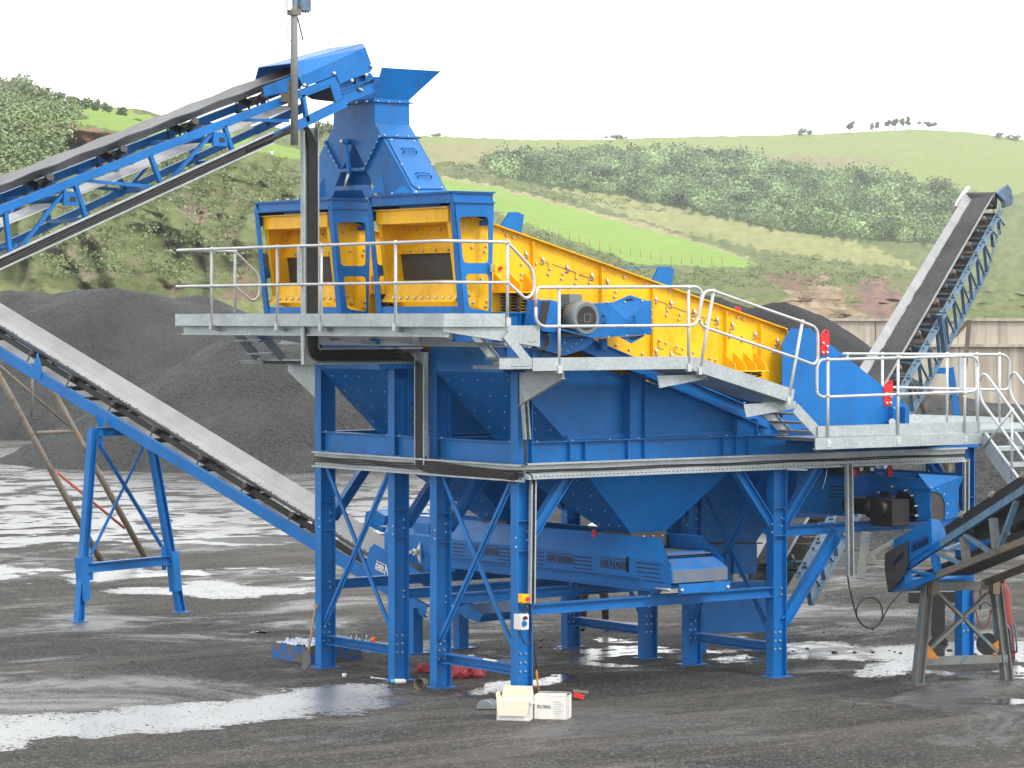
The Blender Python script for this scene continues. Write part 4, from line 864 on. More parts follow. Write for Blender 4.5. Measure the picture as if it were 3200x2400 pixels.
mb = MB(); mb.plate(PL('A', [(742, 1190), (965, 1195), (950, 1300), (712, 1303)], X=XC + .25), (.02, 0, 0)); mb.plate(PL('A', [(700, 1310), (990, 1295), (1020, 1370), (1000, 1390), (960, 1390), (938, 1335), (730, 1340), (705, 1395)], X=XC - .03), (.02, 0, 0)); mb.build('baffle_plate', 'blue', t)
for u in (1090, 1262): mb = MB(); mb.plate([P3(u, 1205 if u < 1200 else 1295) + Vector((-.002, 0, 0)), P3(u - 30, 1365) + Vector((-.12, 0, 0)), P3(u + (25 if u < 1200 else 60), 1358)], (0, .012, 0)); mb.build('gusset', 'blue', t)
mb = MB(); mb.plate([P3(650, 1230), P3(605, 1392) + Vector((-.1, 0, 0)), P3(655, 1388)], (0, .012, 0)); mb.build('gusset', 'blue', t)
# ================================================================== discharge end
t = thing('discharge_chute', (6, 1, 3.5), 'bright blue pointed discharge chute at the low end of the near screen', 'chute')
oc = PL('E', [(355, 300), (425, 188), (568, 186), (1145, 645), (1330, 795), (1330, 940), (355, 965)], Y=.0)
for y in (0.0, 2.03):
    mb = MB(); f = [Vector((p.x, y, p.z)) for p in oc]; mb.plate(f, (0, .012, 0)); mb.m = 1
    if y == 0: mb.bolt(P('E', 800, 410, Y=0), (0, -1, 0), .03, .01)
    mb.build('side_plate', ['blue', 'darksteel'], t)
mb = MB(); a = [Vector((oc[2].x, .012, oc[2].z)), Vector((oc[4].x, .012, oc[4].z))]; mb.hexa([a[0], a[1], a[1] + Vector((0, 2.0, 0)), a[0] + Vector((0, 2.0, 0))], [p + Vector((0, 0, -.012)) for p in (a[0], a[1], a[1] + Vector((0, 2.0, 0)), a[0] + Vector((0, 2.0, 0)))]); mb.box(oc[4].x - .02, oc[4].x - .008, .014, 2.02, oc[5].z, oc[4].z - .02); mb.build('sloping_cover', 'blue', t)
mb = MB()
for u in (1165, 1255): a = P('E', u, 790, Y=-.02); b = P('E', u, 925, Y=-.02); mb.hexa([a + Vector((0, 0, 0)), a + Vector((.012, 0, 0)), b + Vector((.012, 0, 0)), b], [q + Vector((dx, -.12, 0)) for q, dx in ((a, .0), (a, .012), (b, .012), (b, 0))])
a = P('E', 1190, 870, Y=-.08); mb.box(a.x - .05, a.x + .22, -.1, -.02, a.z - .1, a.z - .08); mb.m = 1; mb.cyl(P('E', 1200, 905, Y=-.14), P('E', 1200, 905, Y=-.02), .05, 12)
for q in ((1170, 815), (1210, 800), (1170, 900), (1262, 870)): mb.bolt(P('E', *q, Y=-.002), (0, -1, 0), .02, .03)
mb.build('belt_tensioner', ['blue', 'silver'], t)
for pts, hole, bolts in (([(650, 250), (668, 212), (692, 194), (716, 203), (718, 300), (705, 392), (650, 392)], (692, 218), ((665, 300), (695, 325), (664, 373), (696, 373))), ([(1138, 648), (1150, 612), (1180, 584), (1206, 594), (1206, 660), (1195, 782), (1138, 782)], (1182, 608), ((1155, 690), (1185, 712), (1154, 760), (1184, 760)))):
    mb = MB(); hc = P('E', *hole, Y=-.02); mb.plate(PL('E', pts, Y=-.02), (0, .02, 0), [[hc + Vector((.028 * math.cos(i * .785), 0, .028 * math.sin(i * .785))) for i in range(8)]]); mb.m = 1
    for b in bolts: mb.bolt(P('E', *b, Y=-.021), (0, -1, 0), .024, .035)
    mb.build('lifting_lug', ['red', 'silver'], t)

# ================================================================== drive
YM = -.70
t = thing('drive_motor', P('C', 700, 960, Y=-.4), 'round grey electric motor with cooling fins on the blue bracket beside the screen', 'electric motor')
c1 = P('C', 738, 872, Y=YM); c2 = c1 + Vector((0, .62, 0)); R_m = .225
mb = MB(); mb.tube([c1, c1 + Vector((0, .02, 0)), c1 + Vector((0, .24, 0))], [R_m * .93, R_m, R_m], 28); mb.build('fan_cover', 'motor', t)
mb = MB(); mb.cyl(c1 - Vector((0, .006, 0)), c1, R_m * .72, 24); mb.m = 1
for q in ((-.05, .05), (.05, .05), (-.05, -.05), (.05, -.05)): pass
for a_, b_ in (((-.05, -.05), (.05, -.05)), ((.05, -.05), (.05, .05)), ((.05, .05), (-.05, .05)), ((-.05, .05), (-.05, -.05))): mb.bar(c1 + Vector((a_[0], -.01, a_[1])), c1 + Vector((b_[0], -.01, b_[1])), .008, .008, (0, 1, 0))
mb.build('fan_grille', ['darksteel', 'motor'], t)
mb = MB(); mb.cyl(c1 + Vector((0, .24, 0)), c2, R_m * .78, 24)
for i in range(30):
    a = i * math.pi / 15; v = Vector((math.cos(a), 0, math.sin(a))); mb.bar(c1 + Vector((0, .25, 0)) + v * R_m * .84, c2 + v * R_m * .84, .008, .06, v)
mb.build('finned_body', 'motor', t)
mb = MB(); a = P('C', 605, 748, Y=YM + .42); mb.box(a.x - .09, a.x + .12, YM + .26, YM + .52, a.z - .06, a.z + .08); mb.build('terminal_box', 'motor', t)
mb = MB(); a = P('C', 663, 760, Y=YM + .3); mb.tube([a + Vector((.035 * math.cos(i * .571), 0, .04 * math.sin(i * .571))) for i in range(12)], .010, 6); mb.build('eye_bolt', 'silver', t)
mb = MB(); mb.box(c1.x - .17, c1.x + .17, YM + .26, c2.y, c1.z - .25, c1.z - .2); mb.build('foot', 'motor', t)
t = thing('motor_bracket', P('C', 560, 1100, Y=-.2), 'blue folded steel bracket carrying the grey motor above the walkway', 'bracket')
mb = MB(); mb.plate(PL('C', [(385, 1075), (412, 965), (590, 945), (785, 1008), (780, 1040), (700, 1095), (580, 1132), (430, 1090)], Y=-.30), (0, .02, 0)); a = P('C', 600, 955, Y=-.3); mb.hexa(PL('C', [(560, 945), (790, 1005), (790, 1012), (560, 955)], Y=-.75), PL('C', [(560, 945), (790, 1005), (790, 1012), (560, 955)], Y=-.05)); mb.m = 1
for q in ((585, 1040), (630, 1070), (605, 1100), (560, 1085), (660, 1050), (700, 1020)): mb.bolt(P('C', *q, Y=-.302), (0, -1, 0), .014)
mb.build('bracket_plate', ['blue', 'silver'], t)
mb = MB(); a = PL('C', [(845, 1015), (880, 1010), (880, 1100), (845, 1090)], Y=-.05); mb.hexa(a, [p + Vector((0, .08, 0)) for p in a]); mb.build('strut', 'blue', t)
t = thing('belt_guard', P('C', 950, 1000, Y=-.35), 'long blue sheet guard over the drive belt between motor and screen shaft', 'belt guard')
YG = -.42; fr = PL('C', [(745, 772), (880, 766), (1185, 750), (1187, 985), (885, 1002), (780, 1012), (700, 985), (700, 800)], Y=YG)
mb = MB(); mb.hexa(fr, [p + Vector((0, .3, 0)) for p in fr]); a = P('C', 960, 880, Y=YG)
cr_ = [P('C', 885, 766, Y=YG - .001), P('C', 1185, 751, Y=YG - .001), P('C', 1187, 984, Y=YG - .001), P('C', 885, 1001, Y=YG - .001)]; apex = a + Vector((.1, -.035, 0))
for k in range(4): mb.face([cr_[k], cr_[(k + 1) % 4], apex])
mb.m = 1
for q in ((880, 764), (1000, 760), (1120, 754), (885, 1000), (1010, 993), (1135, 985), (1185, 815), (1185, 870), (1185, 945)): mb.bolt(P('C', *q, Y=YG - .003), (0, -1, 0), .018, .02)
mb.build('cover', ['blue', 'silver'], t, bevel=.008)
for tri, arc in (([(915, 764), (1035, 712), (1150, 750)], ((1005, 752), (1030, 740), (1055, 742))), ([(960, 1000), (1045, 1048), (1150, 988)], ((1035, 1012), (1070, 1015), (1110, 995)))):
    mb = MB(); mb.hexa(PL('C', tri, Y=YG + .05), PL('C', tri, Y=YG + .22)); mb.m = 1; mb.tube(PL('C', arc, Y=YG + .045), .012, 5); mb.build('shaft_cover', ['blue', 'slot'], t)
for u in (860, 1066):
    mb = MB(); a, b = P('C', u, 855, Y=YG - .03), P('C', u, 910, Y=YG - .03); mb.tube(rpath([a + Vector((0, .03, 0)), a + Vector((0, -.03, 0)), b + Vector((0, -.03, 0)), b + Vector((0, .03, 0))], .02), .012, 6); mb.build('handle', 'blue', t)
t = thing('junction_housing', P('C', 470, 960, Y=-.45), 'slanted blue box with a black rubber front left of the motor', 'housing')
mb = MB(); a = PL('C', [(420, 745), (492, 745), (570, 765), (528, 972), (440, 965), (395, 930)], Y=-.5); mb.hexa(a, [p + Vector((0, .3, 0)) for p in a]); mb.build('casing', 'blue', t, bevel=.006)
mb = MB(); mb.hexa(PL('C', [(424, 757), (485, 755), (450, 940), (400, 930)], Y=-.512), PL('C', [(424, 757), (485, 755), (450, 940), (400, 930)], Y=-.501)); mb.build('rubber_front', 'rubber', t)
mb = MB()
for k, dx in enumerate((0, 12, 25)): mb.tube(rpath(PL('C', [(440 + dx, 965), (455 + dx, 1040), (430 + dx, 1085), (380, 1095), (320, 1078)], Y=-.42 - k * .02), .1), .012, 6)
cb = mb.build('motor_cable', 'cable'); tag(cb, 'black cable loop hanging under the slanted box beside the motor', 'cable')
def stopbox(mbp, lab, sz, loc, mats_):
    pass
t = thing('stop_button', P('B', 1955, 735, Y=-.02), 'yellow stop button box on the right window frame of the near housing', 'stop button')
p = P('B', 1958, 708, Y=-.02); mb = MB(); mb.box(p.x - .06, p.x + .06, -.11, -.02, p.z - .055, p.z + .055); mb.build('box', 'yellow', t, bevel=.008); mb = MB(); mb.tube([(p.x + .01, -.11, p.z), (p.x + .01, -.13, p.z), (p.x + .01, -.15, p.z)], [.015, .03, .026], 12); mb.build('knob', 'red', t); mb = MB(); mb.box(p.x - .09, p.x - .06, -.06, -.02, p.z - .055, p.z + .055); mb.build('mount', 'galv', t)
t = thing('stop_button', P('G', 293, 1175, Y=-.02), 'yellow stop button box on the front corner column, above the grey socket', 'stop button')
p = P('G', 294, 1150, Y=-.02); mb = MB(); mb.box(p.x - .06, p.x + .06, -.10, .07, p.z - .06, p.z + .06); mb.build('box', 'yellow', t, bevel=.008); mb = MB(); mb.tube([(p.x + .01, -.10, p.z), (p.x + .01, -.12, p.z), (p.x + .01, -.14, p.z)], [.015, .03, .026], 12); mb.build('knob', 'red', t)
t = thing('power_socket', P('G', 296, 1365, Y=-.02), 'cream socket box with blue flap on the front corner column', 'socket box')
a = P('G', 268, 1260, Y=-.05); b = P('G', 325, 1365, Y=-.05); mb = MB(); mb.box(a.x, b.x, -.10, .07, b.z, a.z); mb.build('box', 'card', t, bevel=.01); mb = MB(); q = P('G', 308, 1325, Y=-.12); mb.tube([q + Vector((0, .03, 0)), q + Vector((0, -.012, 0))], .036, 12); mb.build('flap', 'blue', t); mb = MB(); q = P('G', 308, 1285, Y=-.11); mb.cyl(q, q + Vector((0, -.04, 0)), .025, 10); mb.build('switch_knob', 'darksteel', t)
mb = MB(); mb.tube(rpath(PL('G', [(285, 1175), (280, 1215), (310, 1250), (335, 1210), (338, 1170)], Y=-.09), .05), .009, 6); cb = mb.build('socket_cable', 'cable'); tag(cb, 'short black cable looping below the yellow button on the corner column', 'cable')
mb = MB(); mb.tube(rpath(PL('G', [(280, 1365), (290, 1430), (320, 1480), (350, 1450), (355, 1340), (352, 1200)], Y=-.09), .08), .009, 6); cb = mb.build('socket_cable', 'cable'); tag(cb, 'long black cable looping below the cream socket on the corner column', 'cable')

# ================================================================== walkways
def rail(t, pts, r=.021, name='handrail', rr=.16):
    mb = MB(); mb.tube(rpath(pts, rr, 6), r, 8); mb.build(name, 'rail', t)
def post(t, p, ztop, zbot, foot=True, name='post'):
    mb = MB(); mb.cyl((p[0], p[1], zbot), (p[0], p[1], ztop), .021, 8); mb.ball((p[0], p[1], ztop), .034, 5)
    if foot: mb.box(p[0] - .035, p[0] + .035, p[1] - .03, p[1] + .03, zbot, zbot + .10)
    for z in foot if isinstance(foot, (list, tuple)) else (): mb.ball((p[0], p[1], z), .034, 5)
    mb.build(name, 'rail', t)
def deck(t, x0, x1, y0, y1, z, toe=(), th=.045):
    mb = MB(); mb.box(x0, x1, y0, y1, z - .006, z); 
    k = x0 + .03
    while k < x1: mb.box(k, k + .006, y0 + .01, y1 - .01, z - th, z - .008); k += .10
    mb.build('deck', 'grate', t)
    for a, b in toe:
        mb = MB(); mb.bar((a[0], a[1], z + .02), (b[0], b[1], z + .02), .012, .17); mb.build('toe_board', 'galv', t)
YW = -1.0
xe = P('B', 1565, 1110, Y=YW).x; zE = P('B', 1800, 1155, Y=YW).z + .06; yL = P('K', 1213, 340, X=xe).y; xs_ = P('B', 2035, 1100, Y=YW).x
zr1 = P('B', 1900, 505, Y=YW).z; zr2 = P('B', 1900, 818, Y=YW).z
t = thing('walkway', (xe, 2.4, zE), 'highest galvanised walkway, wrapping round the feed end of both screens', 'walkway', 'galvanised walkways around the screens')
deck(t, xe, -1.05, YW, yL, zE, [((xe, yL), (xe, 4.0)), ((xe - .006, 3.99), (xe - .006, YW)), ((xe, YW), (xs_, YW)), ((xe, yL), (xs_, yL))])
mb = MB(); mb.box(-1.05, xs_, YW, -.04, zE - .04, zE); mb.build('deck', 'grate', t); mb = MB(); mb.box(-1.05, xs_, 5.0, yL, zE - .04, zE); mb.build('deck', 'grate', t)
cpost = [('B', 1195), ('B', 625), ('B', 288)]
ex1 = [P('C', 190, 345, Y=YW), P('C', 368, 540, Y=YW), P('C', 375, 692, Y=YW), P('C', 322, 746, Y=YW), P('C', 190, 622, Y=YW)]
ex2 = [Vector((p.x, yL, p.z)) for p in ex1]
rail(t, [ex1[4] + Vector((.0, 0, 0)), ex1[3], ex1[2], ex1[1], Vector((ex1[0].x, YW, zr1)), Vector((xe, YW, zr1)), Vector((xe, yL, zr1)), Vector((ex2[0].x, yL, zr1)), ex2[1], ex2[2], ex2[3], ex2[4]], rr=.10)
rail(t, [ex1[4], Vector((ex1[4].x - .02, YW, zr2)), Vector((xe, YW, zr2)), Vector((xe, yL, zr2)), Vector((ex2[4].x, yL, zr2)), ex2[4]], .019, 'knee_rail', .06)
for zn, u in cpost: y = P(zn, u, 800, X=xe).y; post(t, (xe, y), zr1, zE - .12, [zr2])
y = P('K', 1465, 200, X=xe).y; post(t, (xe, y), zr1, zE - .12, [zr2])
mb = MB(); q = P('B', 458, 560, X=xe); mb.box(xe - .02, xe + .02, q.y - .035, q.y + .035, zr2, zr1); mb.build('joint_plate', 'galv', t)
post(t, (ex1[0].x, YW), zr1, zE - .05, [zr2]); post(t, (ex2[0].x, yL), zr1, zE - .05, [zr2])
cy_ = [P('B', 1200, 800, X=xe).y, P('B', 650, 800, X=xe).y, P('B', 310, 800, X=xe).y, P('K', 1480, 200, X=xe).y, YW + .05]
for k, y in enumerate(cy_):     # cantilever brackets carrying the deck
    mb = MB(); zt_ = zE - .05; pr = [(xe + .03, y, zt_ - .07), (-.35, y, zt_ - .27), (-.35, y, zt_), (xe + .03, y, zt_)]; mb.hexa(pr, [(p[0], p[1] + .012, p[2]) for p in pr])
    mb.bar((xe + .03, y + .03, zt_ - .074), (-.35, y + .03, zt_ - .274), .07, .008); mb.m = 1
    for b in (.42, .5): mb.bolt((-b, y - .002, zt_ - .20), (0, -1, 0), .016)
    mb.build('cantilever', ['galv', 'silver'], t)
mb = MB(); mb.ibeam((xe + .10, YW + .06, zE - .13), (xe + .10, yL - .04, zE - .13), .05, .13, kind='C'); mb.build('edge_channel', 'galv', t)
mb = MB(); mb.ibeam((-.33, YW + .3, zE - .20), (-.33, yL - .3, zE - .20), .06, .28, kind='C'); mb.build('cross_channel', 'galv', t)
def stair(name, A_, B_, y0, y1, n, lab, w=.12, treads='grate'):
    t = thing(name, (B_.x, (y0 + y1) / 2, B_.z), lab, 'steps', 'galvanised steps between the walkways')
    for y in (y0, y1):
        mb = MB(); d_ = Vector((A_.x, y, A_.z)); e_ = Vector((B_.x, y, B_.z)); mb.bar(d_, e_, .012, w, (0, 0, 1)); dn = (e_ - d_).normalized(); pn = Vector((-dn.z, 0, dn.x)); pn = pn if pn.z > 0 else -pn
        sg = -1 if y == y0 else 1; mb.bar(d_ + pn * (w / 2) + Vector((0, sg * -.02, 0)), e_ + pn * (w / 2) + Vector((0, sg * -.02, 0)), .05, .008); mb.build('stringer', 'galv', t)
    for k in range(n):
        q = A_.lerp(B_, (k + .6) / n); mb = MB(); mb.box(q.x - .13, q.x + .11, y0 + .01, y1 - .01, q.z - .02, q.z + .01); mb.build('tread', treads, t)
    return t
zM_ = P('C', 900, 1222, Y=YW).z + .05; xm0 = P('C', 362, 1190, Y=YW).x; xm1 = P('C', 1475, 1180, Y=YW).x
sA, sB = P('C', 178, 985, Y=YW + .02), P('C', 345, 1190, Y=YW + .02)
stair('steps', sA, sB, YW + .02, YW + .72, 2, 'short galvanised steps from the highest walkway down to the motor platform')
stair('steps', sA, sB, yL - .72, yL - .02, 2, 'galvanised steps on the far side, seen under the left end of the highest walkway')
t = thing('walkway', (1, -.6, zM_), 'level galvanised walkway in front of the electric motor', 'walkway', 'galvanised walkways around the screens')
deck(t, xm0 - .35, xm1, YW, -.12, zM_, [((xm0, YW - .006), (xm1, YW - .006))])
a = P('C', 135, 1150, Y=YW); b = P('C', 345, 1222, Y=YW); mb = MB(); mb.box(a.x, xm0, YW, YW + .012, b.z, a.z); mb.build('toe_board', 'galv', t)
zt1 = P('C', 900, 658, Y=YW).z; zt2 = P('C', 900, 925, Y=YW).z
L_ = [P('C', 386, 700, Y=YW), P('C', 400, 660, Y=YW), P('C', 1500, 655, Y=YW), P('C', 1535, 690, Y=YW), P('C', 1510, 880, Y=YW), P('C', 1480, 922, Y=YW), P('C', 430, 930, Y=YW), P('C', 386, 890, Y=YW)]
def loop(t, pts, rr=.12):
    m = (Vector(pts[0]) + Vector(pts[-1])) / 2; rail(t, [m] + list(pts) + [m], .021, 'handrail', rr)
loop(t, L_, .1)
for u in (547, 1442): q = P('C', u, 660, Y=YW); post(t, (q.x, YW), q.z, zM_ - .10, [zt2])
for u in (240, 1400): 
    q = P('C', u + 40, 1240, Y=-.02); mb = MB(); q0 = P('C', 238, 1238, Y=-.02)
    x = .02 if u == 240 else P('C', 1240, 1300, Y=0).x
    pr = [Vector((x, -.01, zM_ - .05)), Vector((x, YW + .03, zM_ - .05)), Vector((x, YW + .03, zM_ - .17)), Vector((x, -.01, zM_ - .55 if u == 240 else zM_ - .35))]; mb.plate(pr, (.012, 0, 0)); mb.bar(pr[2], pr[3], .06, .008); mb.build('bracket', 'galv', t)
mb = MB(); x = 3.2; 
t2 = thing('walkway', (0, yL - .5, zM_), 'far side walkway, only its pale triangular bracket showing left of the tower', 'walkway', 'galvanised walkways around the screens')
deck(t2, xm0 - .35, 2.2, 5.05, yL, zM_, [((xm0, yL), (2.2, yL))]); mb = MB(); pr = [Vector((0, 4.97, zM_ - .05)), Vector((0, yL, zM_ - .05)), Vector((0, yL, zM_ - .17)), Vector((0, 4.97, zM_ - .55))]; mb.plate(pr, (.012, 0, 0)); mb.build('bracket', 'galv', t2)
# sloping walkway
r0, r1 = P('C', 1478, 1185, Y=YW), P('C', 2166, 1412, Y=YW)
t = thing('walkway', (3, -.6, 4.2), 'sloping galvanised walkway along the lower half of the near screen', 'walkway', 'galvanised walkways around the screens')
mb = MB(); mb.bar(r0, r1, .012, .19); mb.build('toe_board', 'galv', t)
mb = MB(); a, b = r0 + Vector((0, 0, -.07)), r1 + Vector((0, 0, -.07)); mb.hexa([a, b, b + Vector((0, .9, 0)), a + Vector((0, .9, 0))], [p + Vector((0, 0, -.03)) for p in (a, b, b + Vector((0, .9, 0)), a + Vector((0, .9, 0)))])
mb.build('deck', 'galv', t)
lp = [P('C', 1512, 870, Y=YW), P('C', 1545, 700, Y=YW), P('C', 1580, 680, Y=YW), P('C', 1615, 685, Y=YW), P('E', 510, 138, Y=YW), P('E', 600, 172, Y=YW), P('E', 629, 215, Y=YW), P('E', 630, 425, Y=YW), P('E', 600, 468, Y=YW), P('E', 460, 415, Y=YW), P('C', 1565, 940, Y=YW), P('C', 1530, 920, Y=YW)]
loop(t, lp, .09)
for (za, a, zb_, b) in (('C', (1615, 685), 'C', (1515, 1262)), ('E', (510, 138), 'E', (398, 768))):
    mb = MB(); p, q = P(za, *a, Y=YW), P(zb_, *b, Y=YW); mb.cyl(p, q, .022, 8); mb.ball(p, .035, 5); mb.bar(q + Vector((0, 0, .1)), q, .06, .06); mb.build('post', 'rail', t)
for z_, p4 in (('C', [(1225, 1270), (1570, 1260), (1575, 1290), (1240, 1355)]), ('E', [(60, 770), (460, 745), (465, 800), (80, 870)])):
    mb = MB(); mb.plate([P(z_, u, v, Y=YW + .15) for u, v in p4], (0, .012, 0)); mb.build('bracket', 'galv', t)
# lower walkway
x0, x1 = P('E', 632, 1050, Y=YW).x, P('E', 1872, 1000, Y=YW).x; zL_ = P('E', 700, 1032, Y=YW).z
t = thing('walkway', (6, -.4, zL_), 'lowest galvanised walkway at the discharge end, reaching to the long stairs', 'walkway', 'galvanised walkways around the screens')
deck(t, x0, x1, YW, -.05, zL_, ()); mb = MB(); mb.bar((x0 - .02, YW - .01, zL_ + .10), (x1, YW - .01, zL_ + .10), .012, .15); mb.build('toe_board', 'galv', t)
mb = MB(); mb.ibeam((x0 - .1, YW - .02, zL_ - .07), (x1, YW - .02, zL_ - .07), .06, .16, kind='C'); mb.build('edge_channel', 'galv', t)
yF2 = 2.0; x2 = P('N', 2015, 1430, Y=yF2).x; zF = zL_
mb = MB(); mb.box(x1 - 1.0, x2, -.05, yF2, zL_ - .05, zL_); mb.build('deck', 'grate', t)
mb = MB(); mb.bar(P('E', 1330, 900, Y=yF2), P('N', 2018, 1440, Y=yF2), .012, .22); mb.build('toe_board', 'galv', t)
zu, zd_ = P('E', 1240, 412, Y=YW).z, P('E', 1240, 692, Y=YW).z
loop(t, [P('E', 622, 640, Y=YW), P('E', 622, 480, Y=YW), P('E', 645, 430, Y=YW), P('E', 1810, 398, Y=YW), P('E', 1858, 430, Y=YW), P('E', 1860, 620, Y=YW), P('E', 1830, 672, Y=YW), P('E', 660, 716, Y=YW), P('E', 625, 690, Y=YW)], .1)
for u in (706, 1245, 1758): q = P('E', u, 425 - (u - 706) * .025, Y=YW - .03); post(t, (q.x, YW - .03), q.z, zL_ - .12, [zd_])
q = P('E', 1858, 430, Y=YW); mb = MB(); mb.cyl((q.x, YW, q.z - .1), (q.x, YW, zL_), .021, 8); mb.build('post', 'rail', t)
rail(t, [P('E', 820, 382, Y=yF2), P('E', 2060, 388, Y=yF2), P('E', 2102, 430, Y=yF2), P('E', 2100, 640, Y=yF2), P('E', 2070, 660, Y=yF2), P('E', 1200, 640, Y=yF2)], .021, 'handrail', .12)
for u in (855, 1125, 1622, 1850, 2024): q = P('E', u, 385, Y=yF2); post(t, (q.x, yF2), q.z, zL_ + .0, False)
mb = MB(); q = P('E', 1725, 400, Y=yF2); mb.box(q.x - .04, q.x + .04, yF2 - .02, yF2 + .02, P('E', 1725, 650, Y=yF2).z, q.z); mb.build('joint_plate', 'galv', t)
for x in (5.4, 6.6, 7.6):
    mb = MB(); mb.hexa([(x, YW + .05, zL_ - .14), (x, .1, zL_ - .26), (x, .1, zL_ - .06), (x, YW + .05, zL_ - .06)], [(x + .01, YW + .05, zL_ - .14), (x + .01, .1, zL_ - .26), (x + .01, .1, zL_ - .06), (x + .01, YW + .05, zL_ - .06)]); mb.build('bracket', 'galv', t)
sA, sB = P('E', 455, 800, Y=YW + .02), P('E', 650, 1010, Y=YW + .02)
stair('steps', sA, sB, YW + .02, YW + .72, 3, 'short galvanised steps from the sloping walkway down to the lowest one', .15)
# long stairs at the right, coming down towards the camera side
gs = thing('long_stairs', P('E', 2110, 1340, Y=YW), 'long galvanised stairs with chequered treads running out of the picture at the right', 'stairs')
xA = P('E', 1888, 1030, Y=YW - .03).x; zA = P('E', 1888, 1030, Y=YW - .03).z; B1 = P('E', 2118, 1345, X=xA); A1 = Vector((xA, YW - .03, zA)); dS = (B1 - A1).normalized(); B1 = A1 + dS * (A1.z / -dS.z)
wS = P('E', 2115, 965, Y=YW - .03).x - xA
for o in (0, wS):
    mb = MB(); ov = Vector((o, 0, 0)); mb.bar(A1 + ov, B1 + ov, .012, .22); pn = Vector((0, dS.z, -dS.y)); pn = pn if pn.z > 0 else -pn; mb.bar(A1 + ov + pn * .11, B1 + ov + pn * .11, .055, .01); mb.build('stringer', 'galv', gs)
nt_ = int((B1 - A1).length / .31)
for k in range(nt_):
    q = A1.lerp(B1, (k + .6) / nt_); mb = MB(); mb.box(q.x + .01, q.x + wS - .01, q.y - .12, q.y + .13, q.z - .015, q.z + .012); mb.bar((q.x + .01, q.y - .12, q.z - .02), (q.x + wS - .01, q.y - .12, q.z - .02), .01, .05); mb.build('tread', 'galv', gs)
for xo, pts in ((xA, [(1872, 730), (1868, 590), (1895, 537), (1925, 547), (2120, 812)]), (xA + wS, [(2104, 700), (2100, 560), (2125, 525), (2155, 535), (2350, 800)])):
    pp = [P('E', u, v, X=xo) for u, v in pts]; e_ = (pp[4] - pp[3]); end = pp[3] + e_ * 5; low = P('E', pts[0][0] + 2, pts[0][1], X=xo); l2 = low + e_ * 5
    rail(gs, [l2, low, pp[1], pp[2], pp[3], end], .021, 'handrail', .12)
    for k in (.2, .62): q = pp[3].lerp(end, k); g_ = A1 + dS * ((q.y - A1.y) / dS.y); mb = MB(); mb.cyl(q, Vector((q.x, q.y, g_.z)), .019, 8); mb.ball(q, .034, 5); mb.build('post', 'rail', gs)
mb = MB(); mb.tube([P('E', 2118, 815, X=xA - .02), P('E', 1895, 1110, X=xA - .02)], .017, 8); mb.build('brace_rod', 'rail', gs)

# ================================================================== cable trays and cables
def tray(name, a, b, w, wd, depth, out, lab, n=4, cab=.016, shift=0):
    """perforated tray from a to b: back plate w wide along wd, side flanges standing out along out, black cables inside"""
    a, b, wd, out = Vector(a), Vector(b), Vector(wd).normalized(), Vector(out).normalized(); t = thing(name, (a + b) / 2, lab, 'cable tray', 'galvanised cable trays')
    mb = MB(); h = wd * w / 2; mb.hexa([a - h, a + h, b + h, b - h], [p + out * .004 for p in (a - h, a + h, b + h, b - h)])
    for s_ in (-1, 1): p, q = a + h * s_, b + h * s_; k = wd * .004 * s_; mb.hexa([p, q, q + out * depth, p + out * depth], [v + k for v in (p, q, q + out * depth, p + out * depth)]); mb.hexa([p + out * depth, q + out * depth, q + out * depth - k * 5, p + out * depth - k * 5], [v + out * .004 for v in (p + out * depth, q + out * depth, q + out * depth - k * 5, p + out * depth - k * 5)])
    mb.m = 1; L = (b - a).length; m = int(L / .07); d_ = (b - a).normalized()
    for i in range(m):
        for s_ in ((-.38,) if not n else (-.36,)):
            c = a + d_ * (.04 + i * .07) + wd * w * s_ + out * .006; e = d_ * .014; f = wd * .006; mb.face([c - e - f, c + e - f, c + e + f, c - e + f])
    mb.build('channel', ['galv', 'slot'], t)
    if n:
        for k in range(n):
            s_ = (k - (n - 1) / 2) * cab * 2.1 + shift; mb = MB(); o = wd * s_ + out * (cab * 1.2 + .01); pts = [a + o + (wd * math.sin(i * 1.7 + k) * .006 + out * .004 * math.sin(i + k * 2)) + (b - a) * (i / 14) for i in range(15)]; mb.tube(pts, cab, 6); mb.build('cable', 'cable', t)
    return t
Xv = Vector((1, 0, 0)); Yv = Vector((0, 1, 0)); Zv = Vector((0, 0, 1)); YT = 2.42; YN_ = 1.93
XT = P('B', 527, 700, Y=YT).x; zT0 = P('A', 500, 860, Y=YT).z; zT1 = P('B', 560, 1385, Y=YT).z
tv_ = tray('cable_tray', (XT, YT, zT0), (XT, YT, zT1 + .11), .25, Xv, .07, -Yv, 'tall upright tray with black cables in front of the rear feed housing', 0)
xh = P('B', 1380, 1390, Y=YT).x
tray('cable_tray', (XT + .126, YT, zT1), (xh, YT, zT1), .22, Zv, .07, -Yv, 'short level tray with thick black cables under the highest walkway', 0)
mb = MB(); mb.box(XT - .125, XT + .125, YT - .004, YT, zT1 - .11, zT1 + .109); mb.box(XT - .125, XT - .121, YT - .07, YT - .0045, zT1 - .11, zT1 + .109); mb.box(XT - .12, XT + .125, YT - .07, YT - .0045, zT1 - .11, zT1 - .106); mb.build('corner_piece', 'galv', tv_)
XP = -.10; yv = P('I', 1170, 800, X=XP).y
tray('cable_tray', (XP, yv, zT1 + .05), (XP, yv, P('I', 1170, 1250, X=XP).z), .23, Yv, .07, -Xv, 'upright tray with thick black cables left of the third column', 0)
a, b = P('I', 235, 1200, X=XP - .02), P('I', 2045, 1318, X=XP - .02)
